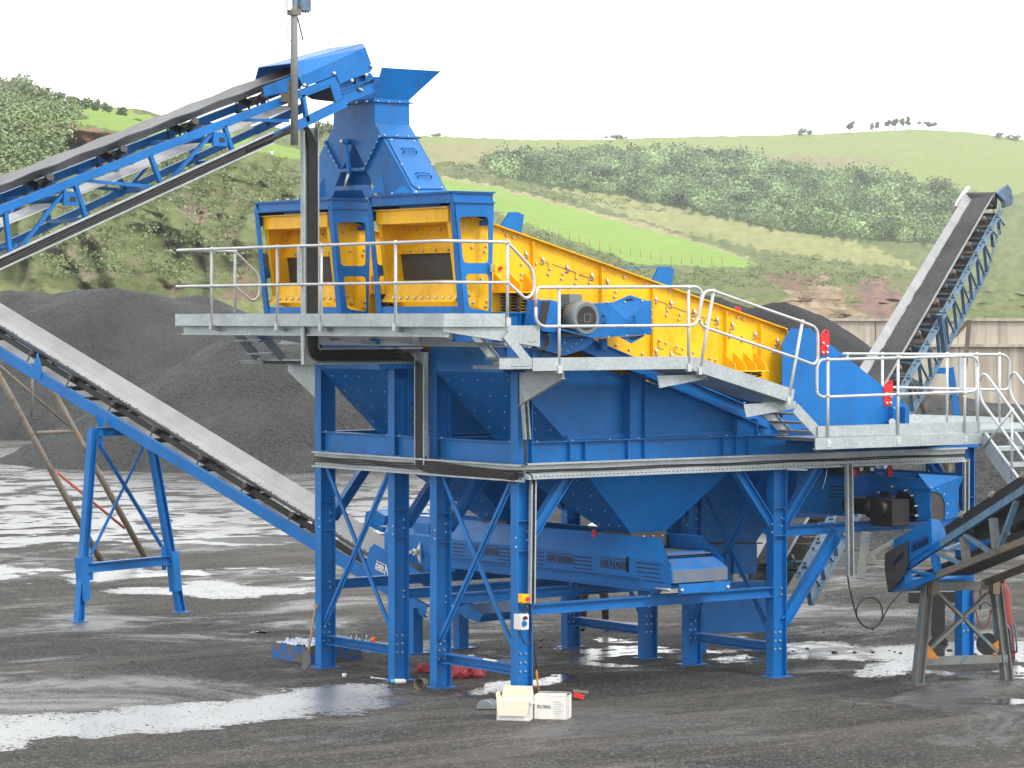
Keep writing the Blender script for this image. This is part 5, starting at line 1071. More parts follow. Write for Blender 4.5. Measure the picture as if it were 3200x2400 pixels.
tray('cable_tray', (a.x, a.y, a.z), (b.x, b.y - .0, a.z), .22, Zv, .06, -Xv, 'perforated tray running along the left end of the tower under the beams', 3, .014)
a, b = P('G', 345, 272, Y=-.10), P('E', 1755, 1150, Y=-.10)
tray('cable_tray', (a.x - .08, -.10, a.z), (b.x, -.10, a.z), .21, Zv, .06, -Yv, 'long perforated tray running along the near side of the tower under the beams', 2, .010)
a, b = P('C', 298, 1410, Y=-.04), P('G', 318, 50, Y=-.04)
tray('cable_tray', a, b, .09, Xv, .05, -Yv, 'narrow upright tray on the corner column above the beam', 1, .012)
a, b = P('G', 358, 320, Y=-.04), P('G', 345, 1185, Y=-.04)
tray('cable_tray', a, (b.x + .01, b.y, b.z), .085, Xv, .05, -Yv, 'narrow upright tray on the corner column below the beam', 2, .012)
a, b = P('E', 855, 1225, Y=-.18), P('F', 866, 610, Y=-.18)
tray('cable_tray', a, (a.x + .03, a.y, b.z), .11, Xv, .06, -Yv, 'grey upright tray hanging free to the right of the far corner column', 1, .01)
a, b = P('E', 1445, 1200, Y=1.2), P('E', 1445, 1300, Y=1.2); tray('cable_tray', a, (a.x, a.y, b.z), .10, Xv, .05, -Yv, 'short stub of tray behind the black gearbox guard', 1, .01)
a, b = P('E', 1757, 1190, Y=.05), P('E', 1757, 1600, Y=.05); tray('cable_tray', a, (a.x, a.y, b.z), .10, Xv, .05, -Yv, 'upright tray beside the rightmost blue column', 1, .01)
zc = P('I', 1600, 1320, X=XP - .05).z; mb = MB(); yend = P('I', 2000, 1320, X=XP).y    # one bundle through all three trays
for k in range(6):
    o = .027 * (k - 2.5); pts = [P('V', 1700, 592 + k * 3, Y=YN_ - .12), P('A', 420, 880 - 8 * k, Y=YN_ - .12), P('A', 500, 838 - 6 * k, Y=YT - .07), Vector((XT + .045 + o, YT - .05, zT0 - .25)), Vector((XT + .045 + o, YT - .05, zT1 + .02 + o)), Vector((XP - .05, YT - .05, zT1 + .02 + o)), Vector((XP - .05, yv + o, zT1 - .12)), Vector((XP - .05, yv + o, zc + .05 - o)), Vector((XP - .07, yend, zc - .03 - o * .8))]
    mb.tube(rpath(pts, .20, 7), .0175, 6)
cb = mb.build('cable_bundle', 'cable'); tag(cb, 'thick black cable bundle running from the sloping tray down to the lower left tray', 'cable')
mb = MB()
for k in range(3): mb.tube(rpath(PL('G', [(300 + k * 8, 60), (308 + k * 6, 200), (300, 275 + k * 6), (200, 290 + k * 6)], Y=-.16), .1), .010, 6)
mb.tube(rpath(PL('G', [(330, 285), (360, 300), (365, 360)], Y=-.16), .06), .010, 6)
cb = mb.build('cable_bundle', 'cable'); tag(cb, 'thin black cables meeting where both trays join at the corner column', 'cable')
loopc = PL('F', [(858, 615), (875, 720), (905, 830), (925, 930), (980, 1000), (1050, 1022), (1110, 980), (1135, 900), (1110, 820), (1060, 780), (1000, 785), (940, 830), (920, 890), (940, 960)], Y=-.5)
lc = [P('F', *q, Y=-.5) for q in ((858, 615), (870, 700), (900, 830), (935, 950), (985, 1005), (1045, 1022), (1100, 990), (1130, 920), (1118, 840), (1080, 790), (1020, 775), (955, 810), (922, 870), (928, 930))]
lc2 = [P('F', *q, Y=-.52) for q in ((1045, 1023), (1105, 985), (1150, 890), (1200, 810), (1270, 740))]
mb = MB(); mb.tube(rpath(lc, .3, 4), .012, 6); mb.tube(rpath(lc2, .3, 4), .012, 6); cb = mb.build('hanging_cable', 'cable'); tag(cb, 'black cable hanging in a loop from the free tray to the lower right conveyor', 'cable')
mb = MB(); mb.tube(PL('E', [(700, 1240), (695, 1310), (680, 1370), (665, 1420)], Y=-.2), .006, 5); cb = mb.build('hanging_wire', 'galv'); tag(cb, 'thin pale wire end dangling below the long tray', 'wire')
# ================================================================== conveyors
def beltrun(t, a, b, w, mat, side, trough=.12, name='carrying_belt', load=None, th=.012, sag=0):
    """troughed belt between two centre points (edge height), side = horizontal unit vector across"""
    a, b, s = Vector(a), Vector(b), Vector(side).normalized(); d = (b - a).normalized(); up = s.cross(d); up = up if up.z > 0 else -up
    n = max(8, int((b - a).length / .35)); prof = [(-.5, 0), (-.36, -.52), (-.22, -.92), (-.1, -1), (.1, -1), (.22, -.92), (.36, -.52), (.5, 0)]; mb = MB(); rows = []
    for i in range(n + 1):
        c = a.lerp(b, i / n); sg = -sag * abs(math.sin(i * math.pi * .5)); rows.append([c + s * (x * w) + up * (y * trough + sg * (1 if abs(x) > .3 else .3)) for x, y in prof])
    for i in range(n):
        for j in range(len(prof) - 1):
            p = [rows[i][j], rows[i + 1][j], rows[i + 1][j + 1], rows[i][j + 1]]; mb.face(p, True); mb.face([q - up * th for q in p][::-1], True)
        for j in (0, -1): mb.face([rows[i][j], rows[i + 1][j], rows[i + 1][j] - up * th, rows[i][j] - up * th])
    mb.build(name, mat, t)
    return d, up
def idler(t, c, s, d, up, w, trough, mat='darksteel'):
    """three roller trough set on its cross member"""
    mb = MB(); c = Vector(c) - up * trough; r = .05
    for sg in (-1, 1):
        p, q = c + s * (sg * w * .14) - up * .085, c + s * (sg * w * .52) + up * (trough * .70 - .085); mb.cyl(p, q, r, 10); mb.bar(q - up * .02, c + s * (sg * w * .58) - up * .20, .02, .012, d)
    mb.cyl(c - s * w * .15 - up * .075 + d * .06, c + s * w * .15 - up * .075 + d * .06, r, 10); mb.bar(c - s * w * .62 - up * .2, c + s * w * .62 - up * .2, .045, .03, up)
    for sg in (-1, 1): mb.bar(c + s * (sg * w * .16) - up * .2, c + s * (sg * w * .16) - up * .06, .03, .02, d)
    mb.build('idler', mat, t)

# ------------------------------------------------------------------ feed conveyor rising from the left to the trouser chute
YN, YC, YFa = 1.93, 2.43, 2.93
t = thing('feed_conveyor', P('V', 0, 1010, Y=YC), 'long blue truss conveyor climbing from the left edge to the trouser chute', 'conveyor belt')
def ext(p, q, k): p, q = Vector(p), Vector(q); return p + (p - q) * k
for y, nm in ((YN, 1), (YFa, 0)):
    f = lambda z_, u, v: Vector((P(z_, u, v, Y=YN).x, y, P(z_, u, v, Y=YN).z))
    a, b = f('V', 0, 1008), f('A', 740, 492); a0 = ext(a, b, .6); mb = MB(); mb.bar(a0, b, .07, .105); mb.build('top_chord', 'blue', t)
    c, e = f('V', 0, 1385), f('V', 1990, 475); c0 = ext(c, e, .6); h1_, h2_ = f('A', 455, 820), f('A', 806, 665); mb = MB(); mb.bar(c0, e.lerp(h1_, .6), .07, .095); mb.bar(e.lerp(h1_, .6), h2_, .07, .12); mb.build('bottom_chord', 'blue', t)
    vs_ = [((35, 1020), (72, 1345)), ((520, 838), (602, 1090)), ((1038, 632), (1118, 850)), ((1550, 430), (1612, 625)), ((2090, 215), (2122, 400))]; step = f('V', 35, 1020) - f('V', 520, 838)
    for p, q in vs_: mb = MB(); mb.bar(f('V', *p), f('V', *q), .05, .07, (0, 1, 0)); mb.build('upright', 'blue', t)
    for k in (1, 2, 3): mb = MB(); mb.bar(f('V', 35, 1020) + step * k, f('V', 72, 1345) + step * k * 1.0 + Vector((0, 0, -.06 * k)), .05, .07, (0, 1, 0)); mb.build('upright', 'blue', t)
    for p, q in (((455, 875), (110, 1320)), ((1478, 470), (1160, 830)), ((600, 805), (1100, 852)), ((1650, 385), (2000, 392))): mb = MB(); mb.bar(f('V', *p) + Vector((0, .03, 0)), f('V', *q) + Vector((0, .03, 0)), .04, .06, (0, 1, 0)); mb.build('diagonal', 'blue', t)
# plan bracing and cross members between the two trusses
mb_pts = [((520, 850), 0), ((1038, 640), 0), ((1550, 440), 0), ((35, 1030), 0), ((300, 930), 1), ((800, 735), 1), ((1300, 535), 1)]
for (u, v), k in mb_pts:
    p = P('V', u, v - 10, Y=YN); mb = MB(); mb.bar(p, (p.x, YFa, p.z), .06, .06); mb.build('cross_member', 'blue', t)
    if not k: q = P('V', u + 75, v + 225, Y=YN); mb = MB(); mb.bar(q, (q.x, YFa, q.z), .05, .05); mb.build('cross_member', 'blue', t)
    if k: p2 = P('V', u + 250, v - 95, Y=YN); mb = MB(); mb.bar((p.x, YN, p.z), (p2.x, YFa, p2.z), .03, .04); mb.build('plan_brace', 'blue', t)
bw = .74; pa, pb = P('V', 0, 800, Y=YC), P('V', 1800, 112, Y=YC); pa0 = ext(pa, pb, .45); slope = (pb - pa).normalized(); head = pa + slope * ((Vector((P('A', 900, 400, Y=YN).x, YC, P('A', 900, 400, Y=YN).z)) - pa).dot(slope))
d_, up_ = beltrun(t, pa0, head, bw, 'belt', Yv, .13, sag=.018)
for u, v in ((265, 745), (770, 540), (1262, 350), (1740, 165)):
    k = (P('V', u - 30, v, Y=YC) - pa).dot(slope); idler(t, pa + slope * k - up_ * .02, Yv, slope, up_, bw, .13)
for k in (1, 2, 3): kk = (P('V', 265 - 500 * k, 745, Y=YC) - pa).dot(slope); idler(t, pa + slope * kk, Yv, slope, up_, bw, .13)
ra, rb = P('V', 0, 1098, Y=YC), P('V', 1980, 290, Y=YC); ra0 = ext(ra, rb, .45); mb = MB(); mb.bar(ra0, rb, .70, .012, (0, 0, 1)); mb.build('return_belt', 'beltpale', t)
for u, v in ((490, 930), (1520, 520)): p = P('V', u, v, Y=YN); mb = MB(); mb.box(p.x - .11, p.x + .11, YN - .02, YN + .03, p.z - .09, p.z + .09); mb.cyl((p.x - .05, YN, p.z), (p.x - .05, YFa, p.z - .0), .05, 10); mb.m = 1; mb.box(p.x - .02, p.x + .06, YN - .026, YN - .02, p.z - .04, p.z + .02); mb.build('return_roller', ['blue', 'darksteel'], t)
# head: hood, side frame, drum
hy = YN - .06
lowp = [(450, 470), (962, 240), (1020, 400), (1000, 432), (768, 520), (738, 452), (488, 548)]
for sg in (0, 1):
    f = (lambda p: p) if sg == 0 else (lambda p: Vector((p.x, 2 * YC - p.y, p.z)))
    mb = MB(); a = [f(p) for p in PL('A', lowp, Y=hy)]; mb.plate(a, (0, .01 * (1 if sg == 0 else -1), 0)); b = [f(p) for p in (P('A', 450, 470, Y=hy), P('A', 962, 240, Y=hy), P('A', 943, 210, Y=hy + .16), P('A', 384, 362, Y=hy + .16))]; mb.face(b); mb.face([p + Vector((0, 0, -.008)) for p in b][::-1])
    mb.m = 1
    for q in ((492, 530), (720, 440), (858, 496), (967, 453), (1005, 383)): mb.bolt(f(P('A', *q, Y=hy - .002)), (0, -1 if sg == 0 else 1, 0), .028, .03)
    mb.build('head_hood', ['blue', 'silver'], t)
a, b = P('A', 384, 362, Y=hy + .16), P('A', 943, 210, Y=hy + .16); mb = MB(); mb.hexa([a, b, Vector((b.x, 2 * YC - b.y, b.z)), Vector((a.x, 2 * YC - a.y, a.z))], [p + Vector((0, 0, -.01)) for p in (a, b, Vector((b.x, 2 * YC - b.y, b.z)), Vector((a.x, 2 * YC - a.y, a.z)))])
a, b = P('A', 962, 240, Y=hy), P('A', 1018, 398, Y=hy); mb.hexa([a, b, Vector((b.x, 2 * YC - b.y, b.z)), Vector((a.x, 2 * YC - a.y, a.z))], [p + Vector((-.01, 0, 0)) for p in (a, b, Vector((b.x, 2 * YC - b.y, b.z)), Vector((a.x, 2 * YC - a.y, a.z)))]); mb.build('hood_top', 'blue', t)
mb = MB()                                                     # skirt boards before the hood
a = [P('A', 160, 400, Y=YFa), P('A', 670, 250, Y=YFa), P('A', 670, 330, Y=YFa), P('A', 170, 480, Y=YFa)]; mb.plate(a, (0, .01, 0)); mb.build('skirt_board', 'blue', t); mb = MB(); mb.plate([P('A', 175, 545, Y=YN + .1), P('A', 450, 440, Y=YN + .1), P('A', 470, 560, Y=YN + .1), P('A', 190, 620, Y=YN + .1)], (0, .01, 0)); mb.build('skirt_board', 'blue', t)
mb = MB(); mb.plate(PL('A', [(448, 575), (738, 458), (792, 632), (735, 664), (690, 524), (500, 600), (455, 612)], Y=YN - .045), (0, .01, 0)); mb.build('head_bracket', 'blue', t)
mb = MB(); a, b = P('A', 745, 600, Y=YN), P('A', 1030, 485, Y=YN); mb.ibeam(a + Vector((0, 0, .02)), b, .06, .05); a, b = P('A', 792, 632, Y=YN), P('A', 1030, 535, Y=YN); mb.ibeam(a, b, .06, .15)
mb.plate(PL('A', [(770, 525), (1000, 435), (1035, 480), (780, 590)], Y=YN + .03), (0, .01, 0))
for u in (888, 958): mb.bar(P('A', u - 8, 480 - (u - 888) * .4, Y=YN), P('A', u + 8, 545 - (u - 888) * .4, Y=YN), .06, .012)
mb.m = 1
for q in ((915, 560), (932, 568)): mb.bolt(P('A', *q, Y=YN - .03), (0, -1, 0), .02, .03)
mb.build('take_up_frame', ['blue', 'silver'], t)
mb = MB(); c = head - up_ * .22; mb.cyl((c.x, YN + .1, c.z), (c.x, YFa - .1, c.z), .2, 24); mb.build('head_drum', 'rubber', t)
mb = MB(); mb.plate(PL('A', [(500, 605), (690, 530), (735, 660), (560, 640)], Y=YC + .2), (0, .02, 0)); mb.build('inner_guard', 'darksteel', t)
a, b = P('V', 0, 1375, Y=YN - .08), P('V', 1880, 508, Y=YN - .08); a0 = ext(a, b, .5)
tr_ = tray('cable_tray', a0, b, .16, Zv, .05, -Yv, 'long sloping tray with black cables on the near side of the climbing feed conveyor', 4, .015)
# lamp pole clamped to the conveyor
t = thing('lamp_pole', P('V', 2035, 560, Y=YN - .28), 'rusty blue pole with a blue box near its top, clamped to the feed conveyor', 'pole')
mb = MB(); p0_, p1_ = P('V', 2035, 560, Y=YN - .28), P('Z', 372, 0, Y=YN - .28); p1_ = Vector((p0_.x - .0, p0_.y, p1_.z)); mb.tube([p0_, p0_.lerp(p1_, .55), p1_ + Vector((0, 0, .75))], [.05, .048, .038], 12); mb.build('tube', 'greysteel', t)
zq = P('V', 2035, 240, Y=YN).z; mb = MB(); mb.box(p0_.x - .055, p0_.x + .055, p0_.y + .052, YN - .03, zq - .06, zq + .06); mb.box(p0_.x - .062, p0_.x + .062, p0_.y + .04, p0_.y + .06, zq - .14, zq + .22); mb.build('clamp', 'rust', t)
mb = MB(); a, b = P('Z', 425, 0, Y=YN - .28), P('Z', 640, 205, Y=YN - .28); mb.box(a.x + .03, b.x, a.y - .06, a.y + .08, b.z, b.z + .6); mb.build('blue_box', 'oldblue', t, bevel=.01); mb = MB(); mb.box(p0_.x - .11, p0_.x - .055, p0_.y - .04, p0_.y + .06, b.z - .0, b.z + .6); mb.build('white_case', 'card', t)
mb = MB(); mb.box(p0_.x - .07, p0_.x + .07, p0_.y - .065, p0_.y + .065, b.z - .06, b.z + .02); mb.build('collar', 'rust', t)
for k in range(4): mb = MB(); mb.tube([(a.x + .06 + .04 * k, a.y, b.z + .01), (a.x + .06 + .04 * k, a.y, b.z - .025)], [.014, .006], 6); mb.build('cable_gland', 'darksteel', t)
mb = MB(); mb.bar((p0_.x + .05, p0_.y, b.z - .08), (p0_.x + .14, p0_.y, b.z - .38), .02, .01); mb.build('strap', 'darksteel', t)
mb = MB(); zc = P('Z', 290, 520, Y=YN - .28).z; mb.tube([(p0_.x - .05 - .07 * math.sin(i * math.pi / 9), p0_.y, zc + .14 * math.cos(i * math.pi / 9)) for i in range(10)], .005, 5); mb.build('wire_loop', 'darksteel', t)

# ------------------------------------------------------------------ lettered cross conveyor under the near hopper
def cross(t, x0, x1, ynear, yfar, label_ys, end=True):
    zt_, zp, zc_, zb_ = 2.02, P('G', 380, 800, X=2.35).z, P('G', 380, 935, X=2.35).z, P('G', 380, 1010, X=2.35).z
    for x, sg in ((x0, -1), (x1, 1)):
        mb = MB(); mb.box(min(x, x + sg * .008), max(x, x + sg * .008), ynear + .05, yfar, zc_ + .01, zp); a = [(x, ynear + .05, zp), (x, yfar, zp), (x - sg * .12, yfar, zt_ + .06), (x - sg * .12, ynear + .35, zt_ + .06)]; mb.face(a); mb.face([(p[0] + sg * .006, p[1], p[2]) for p in a][::-1])
        mb.bar((x - sg * .12, ynear + .35, zt_ + .06), (x - sg * .12, yfar, zt_ + .06), .02, .02); mb.build('side_guard', 'blue', t)
        mb = MB(); mb.ibeam((x - sg * .04, ynear + .3, (zc_ + zb_) / 2), (x - sg * .04, yfar, (zc_ + zb_) / 2), .07, zc_ - zb_, kind='C' if sg < 0 else 'D'); mb.build('channel', 'blue', t)
    return zt_, zp, zc_, zb_
t = thing('cross_conveyor', (2.85, 3, 1.3), 'blue enclosed conveyor with dark lettering and slots under the near hopper', 'conveyor belt')
X0_, X1_ = 2.35, 3.33; yn = P('G', 1322, 1000, X=X0_).y; zt_, zp, zc_, zb_ = cross(t, X0_, X1_, yn, 6.6, ())
mbl = []
xg = X0_ - .013
for yc_ in [P('G', u, 870, X=xg).y for u in (535, 910)] + [P('R', 1600, 710, X=xg).y]:
    mb = MB(); L_ = .52; zl_ = P('G', 540, 875, X=xg).z if False else (zp + zc_) / 2 - .04; logo(mb, (xg, yc_ + L_ / 2, zl_), (0, -1, 0), (0, 0, 1), L_); mb.build('lettering', 'logo', t)
for (z_, u0, u1) in (('R', 1175, 1330), ('G', 120, 207), ('G', 380, 440), ('G', 645, 775)):
    ya_, yb_ = P(z_, u0, 800, X=xg).y, P(z_, u1, 800, X=xg).y
    if z_ == 'G' and u0 == 120: yb_ = ya_ - .45
    if z_ == 'G' and u0 == 380: ya_ = yb_ + .45
    mb = MB()
    for k in range(4): mb.box(xg, xg + .003, yb_, ya_, zp - .07 - k * .055, zp - .055 - k * .055)
    mb.build('slots', 'slot', t)
mb = MB(); ya_, yb_ = P('G', 1080, 900, X=xg).y, P('G', 1275, 900, X=xg).y
for k in range(5): mb.box(xg, xg + .003, yb_, ya_ - (.15 if k > 2 else 0), zp - .07 - k * .06, zp - .055 - k * .06)
q = P('G', 1018, 915, X=xg); mb.box(xg, xg + .003, q.y - .03, q.y + .03, q.z - .11, q.z + .11)
mb.build('slots', 'slot', t)
mb = MB(); q = P('G', 1105, 1050, X=xg + .002); mb.box(X0_ - .012, X0_ - .004, yn, q.y, zb_ + .03, zp - .01); mb.build('tail_guard', 'blue', t)
mb = MB(); mb.m = 0                                           # hooded tail end facing the camera side
e0, e1, e2, e3 = [P('G', u, v, Y=yn) for u, v in ((1270, 845), (1330, 925), (1325, 1060), (1380, 1060))]
ye = yn - .02; pr = [Vector((X0_ - .018, ye + .25, zp + .02)), Vector((X0_ - .018, ye - .02, zp - .12)), Vector((X0_ - .018, ye - .02, zb_ + .14)), Vector((X0_ - .018, ye + .25, zb_ + .14))]
mb.hexa(pr, [p + Vector((X1_ - X0_ + .02, 0, 0)) for p in pr]); mb.build('tail_cover', 'blue', t, bevel=.01)
mb = MB(); mb.box(X0_ + .0, X1_, ye - .024, ye - .0205, zb_ + .15, zp - .125); mb.build('worn_face', M.setdefault('worn', paint('grey worn paint', (.13, .15, .18), .6, (.03, .12, .35), .3, (.04, .16, .42))), t)
mb = MB(); mb.box(X0_ + .08, X1_ + .02, ye - .06, ye - .026, zb_ + .0, zb_ + .13); mb.m = 1; mb.bolt((X0_ + .12, ye - .06, zb_ + .05), (0, -1, 0), .03, .03); mb.bolt((X1_ - .03, ye - .06, zb_ + .05), (0, -1, 0), .03, .03); mb.cyl((X0_ - .04, ye - .02, zb_ + .06), (X0_ - .04, ye + .3, zb_ + .06), .02, 8); mb.build('take_up_bar', ['blue', 'silver'], t)
mb = MB(); a, b = P('G', 1255, 790, X=X0_ + .12), P('G', 1580, 770, X=X1_ - .1); mb.box(X0_ + .14, X1_ - .12, yn + .30, yn + .31, zp + .02, zp + .10); mb.build('end_skirt', 'blue', t)
mb = MB(); mb.box(X0_ + .1, X1_ - .1, yn + .2, 6.9, 1.86, 1.875); mb.build('carrying_belt', 'belt', t)
# drive head at the far end, over the left conveyor
mb = MB(); ya_ = 6.6; zz_ = zt_ + .07
hp = [P('R', 595, 350, X=X0_), P('R', 845, 385, X=X0_), P('R', 845, 520, X=X0_), P('R', 640, 480, X=X0_)]; mb.plate(hp, (.01, 0, 0)); mb.plate(PL('R', [(632, 490), (845, 520), (848, 1060), (770, 1060), (735, 900), (660, 860), (620, 830)], X=X0_ + .01), (.01, 0, 0)); mb.build('head_plate', 'blue', t)
mb = MB(); mb.plate(PL('R', [(735, 645), (700, 720), (660, 770), (700, 820), (738, 930)], X=X0_ - .02), (-.03, 0, 0)); q = P('R', 690, 770, X=X0_ - .05); mb.cyl(q, q + Vector((-.08, 0, 0)), .05, 12); mb.cyl(q + Vector((-.08, 0, 0)), q + Vector((-.16, 0, 0)), .025, 10); mb.build('bearing', 'card', t)
mb = MB(); c = P('R', 720, 780, X=X0_ + .1); mb.cyl(c, (X1_ - .1, c.y, c.z), .16, 20); mb.build('head_drum', 'rubber', t)
mb = MB(); mb.box(X1_ - .02, X1_ + .25, 5.2, 7.0, zt_ + .0, zt_ + .03); mb.build('far_cover', 'blue', t)
mb = MB(); q = P('G', 790, 720, X=X0_ + .1); mb.box(q.x - .01, q.x + .01, q.y - .04, q.y + .04, q.z - .08, q.z + .09); mb.build('lifting_lug', 'red', t); mb = MB(); q = P('G', 75, 650, X=X0_ + .1); mb.box(q.x - .01, q.x + .01, q.y - .04, q.y + .04, q.z - .08, q.z + .06); mb.build('lifting_lug', 'red', t)
for y in (.15, 2.0, 3.0, 4.9): 
    mb = MB(); mb.box(X0_ + .1, X0_ + .2, y - .05, y + .05, 1.30, zb_ + .02); mb.box(X1_ - .2, X1_ - .1, y - .05, y + .05, 1.30, zb_ + .02); mb.build('support_foot', 'blue', t)
# cross conveyor of the coarse material, right of the tower, with its black gearbox
XL = 6.85
t = thing('cross_conveyor', (7.3, 2, 2.2), 'blue enclosed conveyor with black gearbox and drum right of the tower', 'conveyor belt')
yc0 = P('O', 925, 800, X=XL).y
mb = MB(); o_ = PL('O', [(255, 560), (870, 570), (905, 560), (930, 980), (800, 1005), (250, 1005)], X=XL); ho = rc(PL('O', [(335, 560), (560, 585), (700, 680), (745, 1000), (340, 1000)], X=XL), .05)
mb.plate(PL('O', [(80, 385), (255, 395), (255, 560), (340, 575), (345, 740), (250, 740), (160, 760), (80, 720)], X=XL - .004), (.012, 0, 0)); mb.plate(PL('O', [(255, 390), (820, 430), (905, 560), (870, 575), (260, 520)], X=XL - .05), (.06, 0, 0))
mb.plate(PL('O', [(345, 560), (905, 562), (932, 985), (740, 1003), (735, 860), (690, 700), (600, 620), (460, 585)], X=XL), (.012, 0, 0)); mb.m = 1
for q in ((610, 585), (700, 657), (750, 800), (758, 935), (425, 530), (240, 615)): mb.bolt(P('O', *q, X=XL - .004), (-1, 0, 0), .02, .08)
mb.build('head_side_plate', ['blue', 'silver'], t)
mb = MB(); mb.plate(PL('O', [(905, 555), (1310, 545), (1312, 950), (1120, 1000), (1120, 760), (1080, 650), (1000, 608), (925, 600)], Y=yc0), (0, .012, 0)); a = PL('O', [(830, 360), (1385, 390), (1312, 545), (905, 560)], Y=yc0); a[0].y += .12; a[1].y += .0; mb.hexa(a, [p + Vector((0, .012, 0)) for p in a]); mb.m = 1
for q in ((935, 552), (1015, 568), (1108, 640), (1152, 775), (1150, 905)): mb.bolt(P('O', *q, Y=yc0 - .004), (0, -1, 0), .014)
mb.build('front_plate', ['blue', 'silver'], t)
mb = MB(); mb.plate(PL('O', [(925, 600), (1000, 608), (1080, 650), (1120, 760), (1120, 1000), (930, 990)], Y=yc0 + .02), (0, .01, 0)); mb.build('rubber_curtain', 'matrubber', t)
c = P('O', 590, 790, X=XL + .1); mb = MB(); mb.cyl(c, c + Vector((.55, 0, 0)), .25, 26); mb.build('head_drum', 'rubber', t)
mb = MB(); mb.tube([c + Vector((-.5, 0, -.02)), c + Vector((.1, 0, -.02))], .05, 12); mb.build('drive_shaft', 'silver', t)
mb = MB(); g_ = P('O', 300, 850, X=XL - .35); mb.box(g_.x - .12, g_.x + .22, g_.y - .28, g_.y + .22, g_.z - .24, g_.z + .16); mb.cyl(g_ + Vector((-.20, -.05, .02)), g_ + Vector((.1, -.05, .02)), .12, 16); mb.build('gearbox', 'darksteel', t, bevel=.02)
mb = MB(); mb.tube([g_ + Vector((0, .2, .03)), g_ + Vector((0, .3, .03)), g_ + Vector((0, .36, .03)), g_ + Vector((0, .8, .03))], [.12, .17, .13, .13], 18); mb.build('gear_motor', 'darksteel', t)
mb = MB(); mb.tube([P('O', 240, 625, X=XL - .1), P('O', 330, 640, X=XL - .1), P('O', 430, 700, X=XL - .1)], .035, 8); mb.build('torque_arm', 'darksteel', t)
mb = MB(); z1_, z0_ = 3.0, 2.28
mb.box(XL, XL + .01, 1.2, 6.0, 2.28, 2.85); mb.box(XL + .9, XL + .91, yc0 + .4, 6.0, 2.28, 2.85); mb.box(XL, XL + .9, yc0 + .3, 6.0, 2.26, 2.28); a = [P('O', 150, 330, X=XL + .2), P('O', 1385, 388, X=XL + .9)]; mb.build('casing', 'blue', t)
mb = MB(); a = PL('E', [(1070, 1290), (1345, 1298), (1500, 1310), (1740, 1320), (1500, 1420), (1480, 1400), (1140, 1330)], Y=.4); mb.plate(a, (0, .01, 0)); mb.build('top_skirt', 'blue', t)
mb = MB(); a = PL('W', [(1260, 260), (1815, 270), (1850, 790), (1230, 720)], Y=.9); mb.hexa(a, [p + Vector((0, .8, 0)) for p in a]); mb.m = 1
for k in range(4): q0, q1 = P('W', 1630, 440 + k * 40, Y=.895), P('W', 1790, 450 + k * 40, Y=.895); mb.bar(q0, q1, .006, .02)
mb.build('side_casing', ['blue', 'slot'], t)
for z_, u, v in (('E', 910, 1278), ('E', 1184, 1280)): q = P(z_, u, v, Y=.35); mb = MB(); mb.plate([q + Vector((-.045, 0, -.09)), q + Vector((.045, 0, -.09)), q + Vector((.045, 0, .05)), q + Vector((0, 0, .09)), q + Vector((-.045, 0, .05))], (0, .02, 0), [[q + Vector((.018 * math.cos(i * .785), 0, .03 + .018 * math.sin(i * .785))) for i in range(8)]]); mb.build('lifting_lug', 'red', t)
mb = MB(); a = PL('E', [(830, 1250), (1065, 1245), (1060, 1300), (850, 1310)], Y=.5); mb.hexa(a, [p + Vector((0, .6, 0)) for p in a]); mb.m = 1
for u in (885, 960, 1042): q = P('E', u, 1268, Y=.49); mb.box(q.x - .035, q.x + .035, .48, .489, q.z - .025, q.z + .025)
mb.build('rubber_skirt', ['matrubber', 'silver'], t)

# ------------------------------------------------------------------ left conveyor going down under the tower
e2_ = Vector((-.17, .985, 0)).normalized(); g2_ = Vector((.985, .17, 0)).normalized(); O2 = Vector((1.45, 13.06, 0))
def LP(z_, u, v, off=-.5): return P(z_, u, v, pl=(O2 + g2_ * off, g2_))
t = thing('left_conveyor', LP('K', 1500, 1400), 'blue channel conveyor with pale dusty belt descending from the left edge under the tower', 'conveyor belt')
lo_, hi_ = LP('S', 1335, 1912), LP('K', 0, 555); hi0 = ext(hi_, lo_, .25); dl = (hi_ - lo_).normalized()
for off in (-.5, .5):
    w_ = g2_ * (off + .5); mb = MB(); mb.ibeam(hi0 + w_, lo_ + w_, .07, .19, kind='C'); mb.m = 0; mb.build('side_channel', 'blue', t)
bl, bh = LP('K', 2180, 1628, 0), LP('K', 0, 288, 0); dB = (bh - bl).normalized(); bh0 = bh + dB * 3; tl = bl - dB * ((bl - lo_).length - .9)
dd, uu = beltrun(t, bh0, tl, .80, 'beltdust', g2_, .17, load=None)
mb = MB(); 
for k in range(2600):
    q = bh0.lerp(tl, random.random()); s_ = random.gauss(-.30, .045); p = q + g2_ * (.8 * s_ / .8) + uu * (-.17 * (.5 + s_ / .8) * 2 * .9 + .002) ; x_ = s_ / .8; y_ = -.52 * (x_ + .5) / .14 if x_ < -.36 else -.52 - .4 * (x_ + .36) / .14 if x_ < -.22 else -.95; p = q + g2_ * s_ + uu * (.17 * y_ + .010); r = random.uniform(.008, .022); mb.faces([p + g2_ * r, p + dB * r, p - g2_ * r, p - dB * r, p + uu * r], [[0, 1, 4], [1, 2, 4], [2, 3, 4], [3, 0, 4]])
o = mb.build('grit', 'gravelfine', t); o['kind'] = 'stuff'
mb = MB(); rr0, rr1 = bh0 - uu * .46, tl - uu * .46; mb.bar(rr0, rr1, .72, .012, uu); mb.build('return_belt', 'beltpale', t)
mb = MB(); mb.bar(bh0 - uu * .235 - g2_ * .24, tl - uu * .235 - g2_ * .24, .05, .09, uu); mb.build('under_belt_shade', 'grimy', t)  # added dark bar, paints the shaded band below the belt's near edge
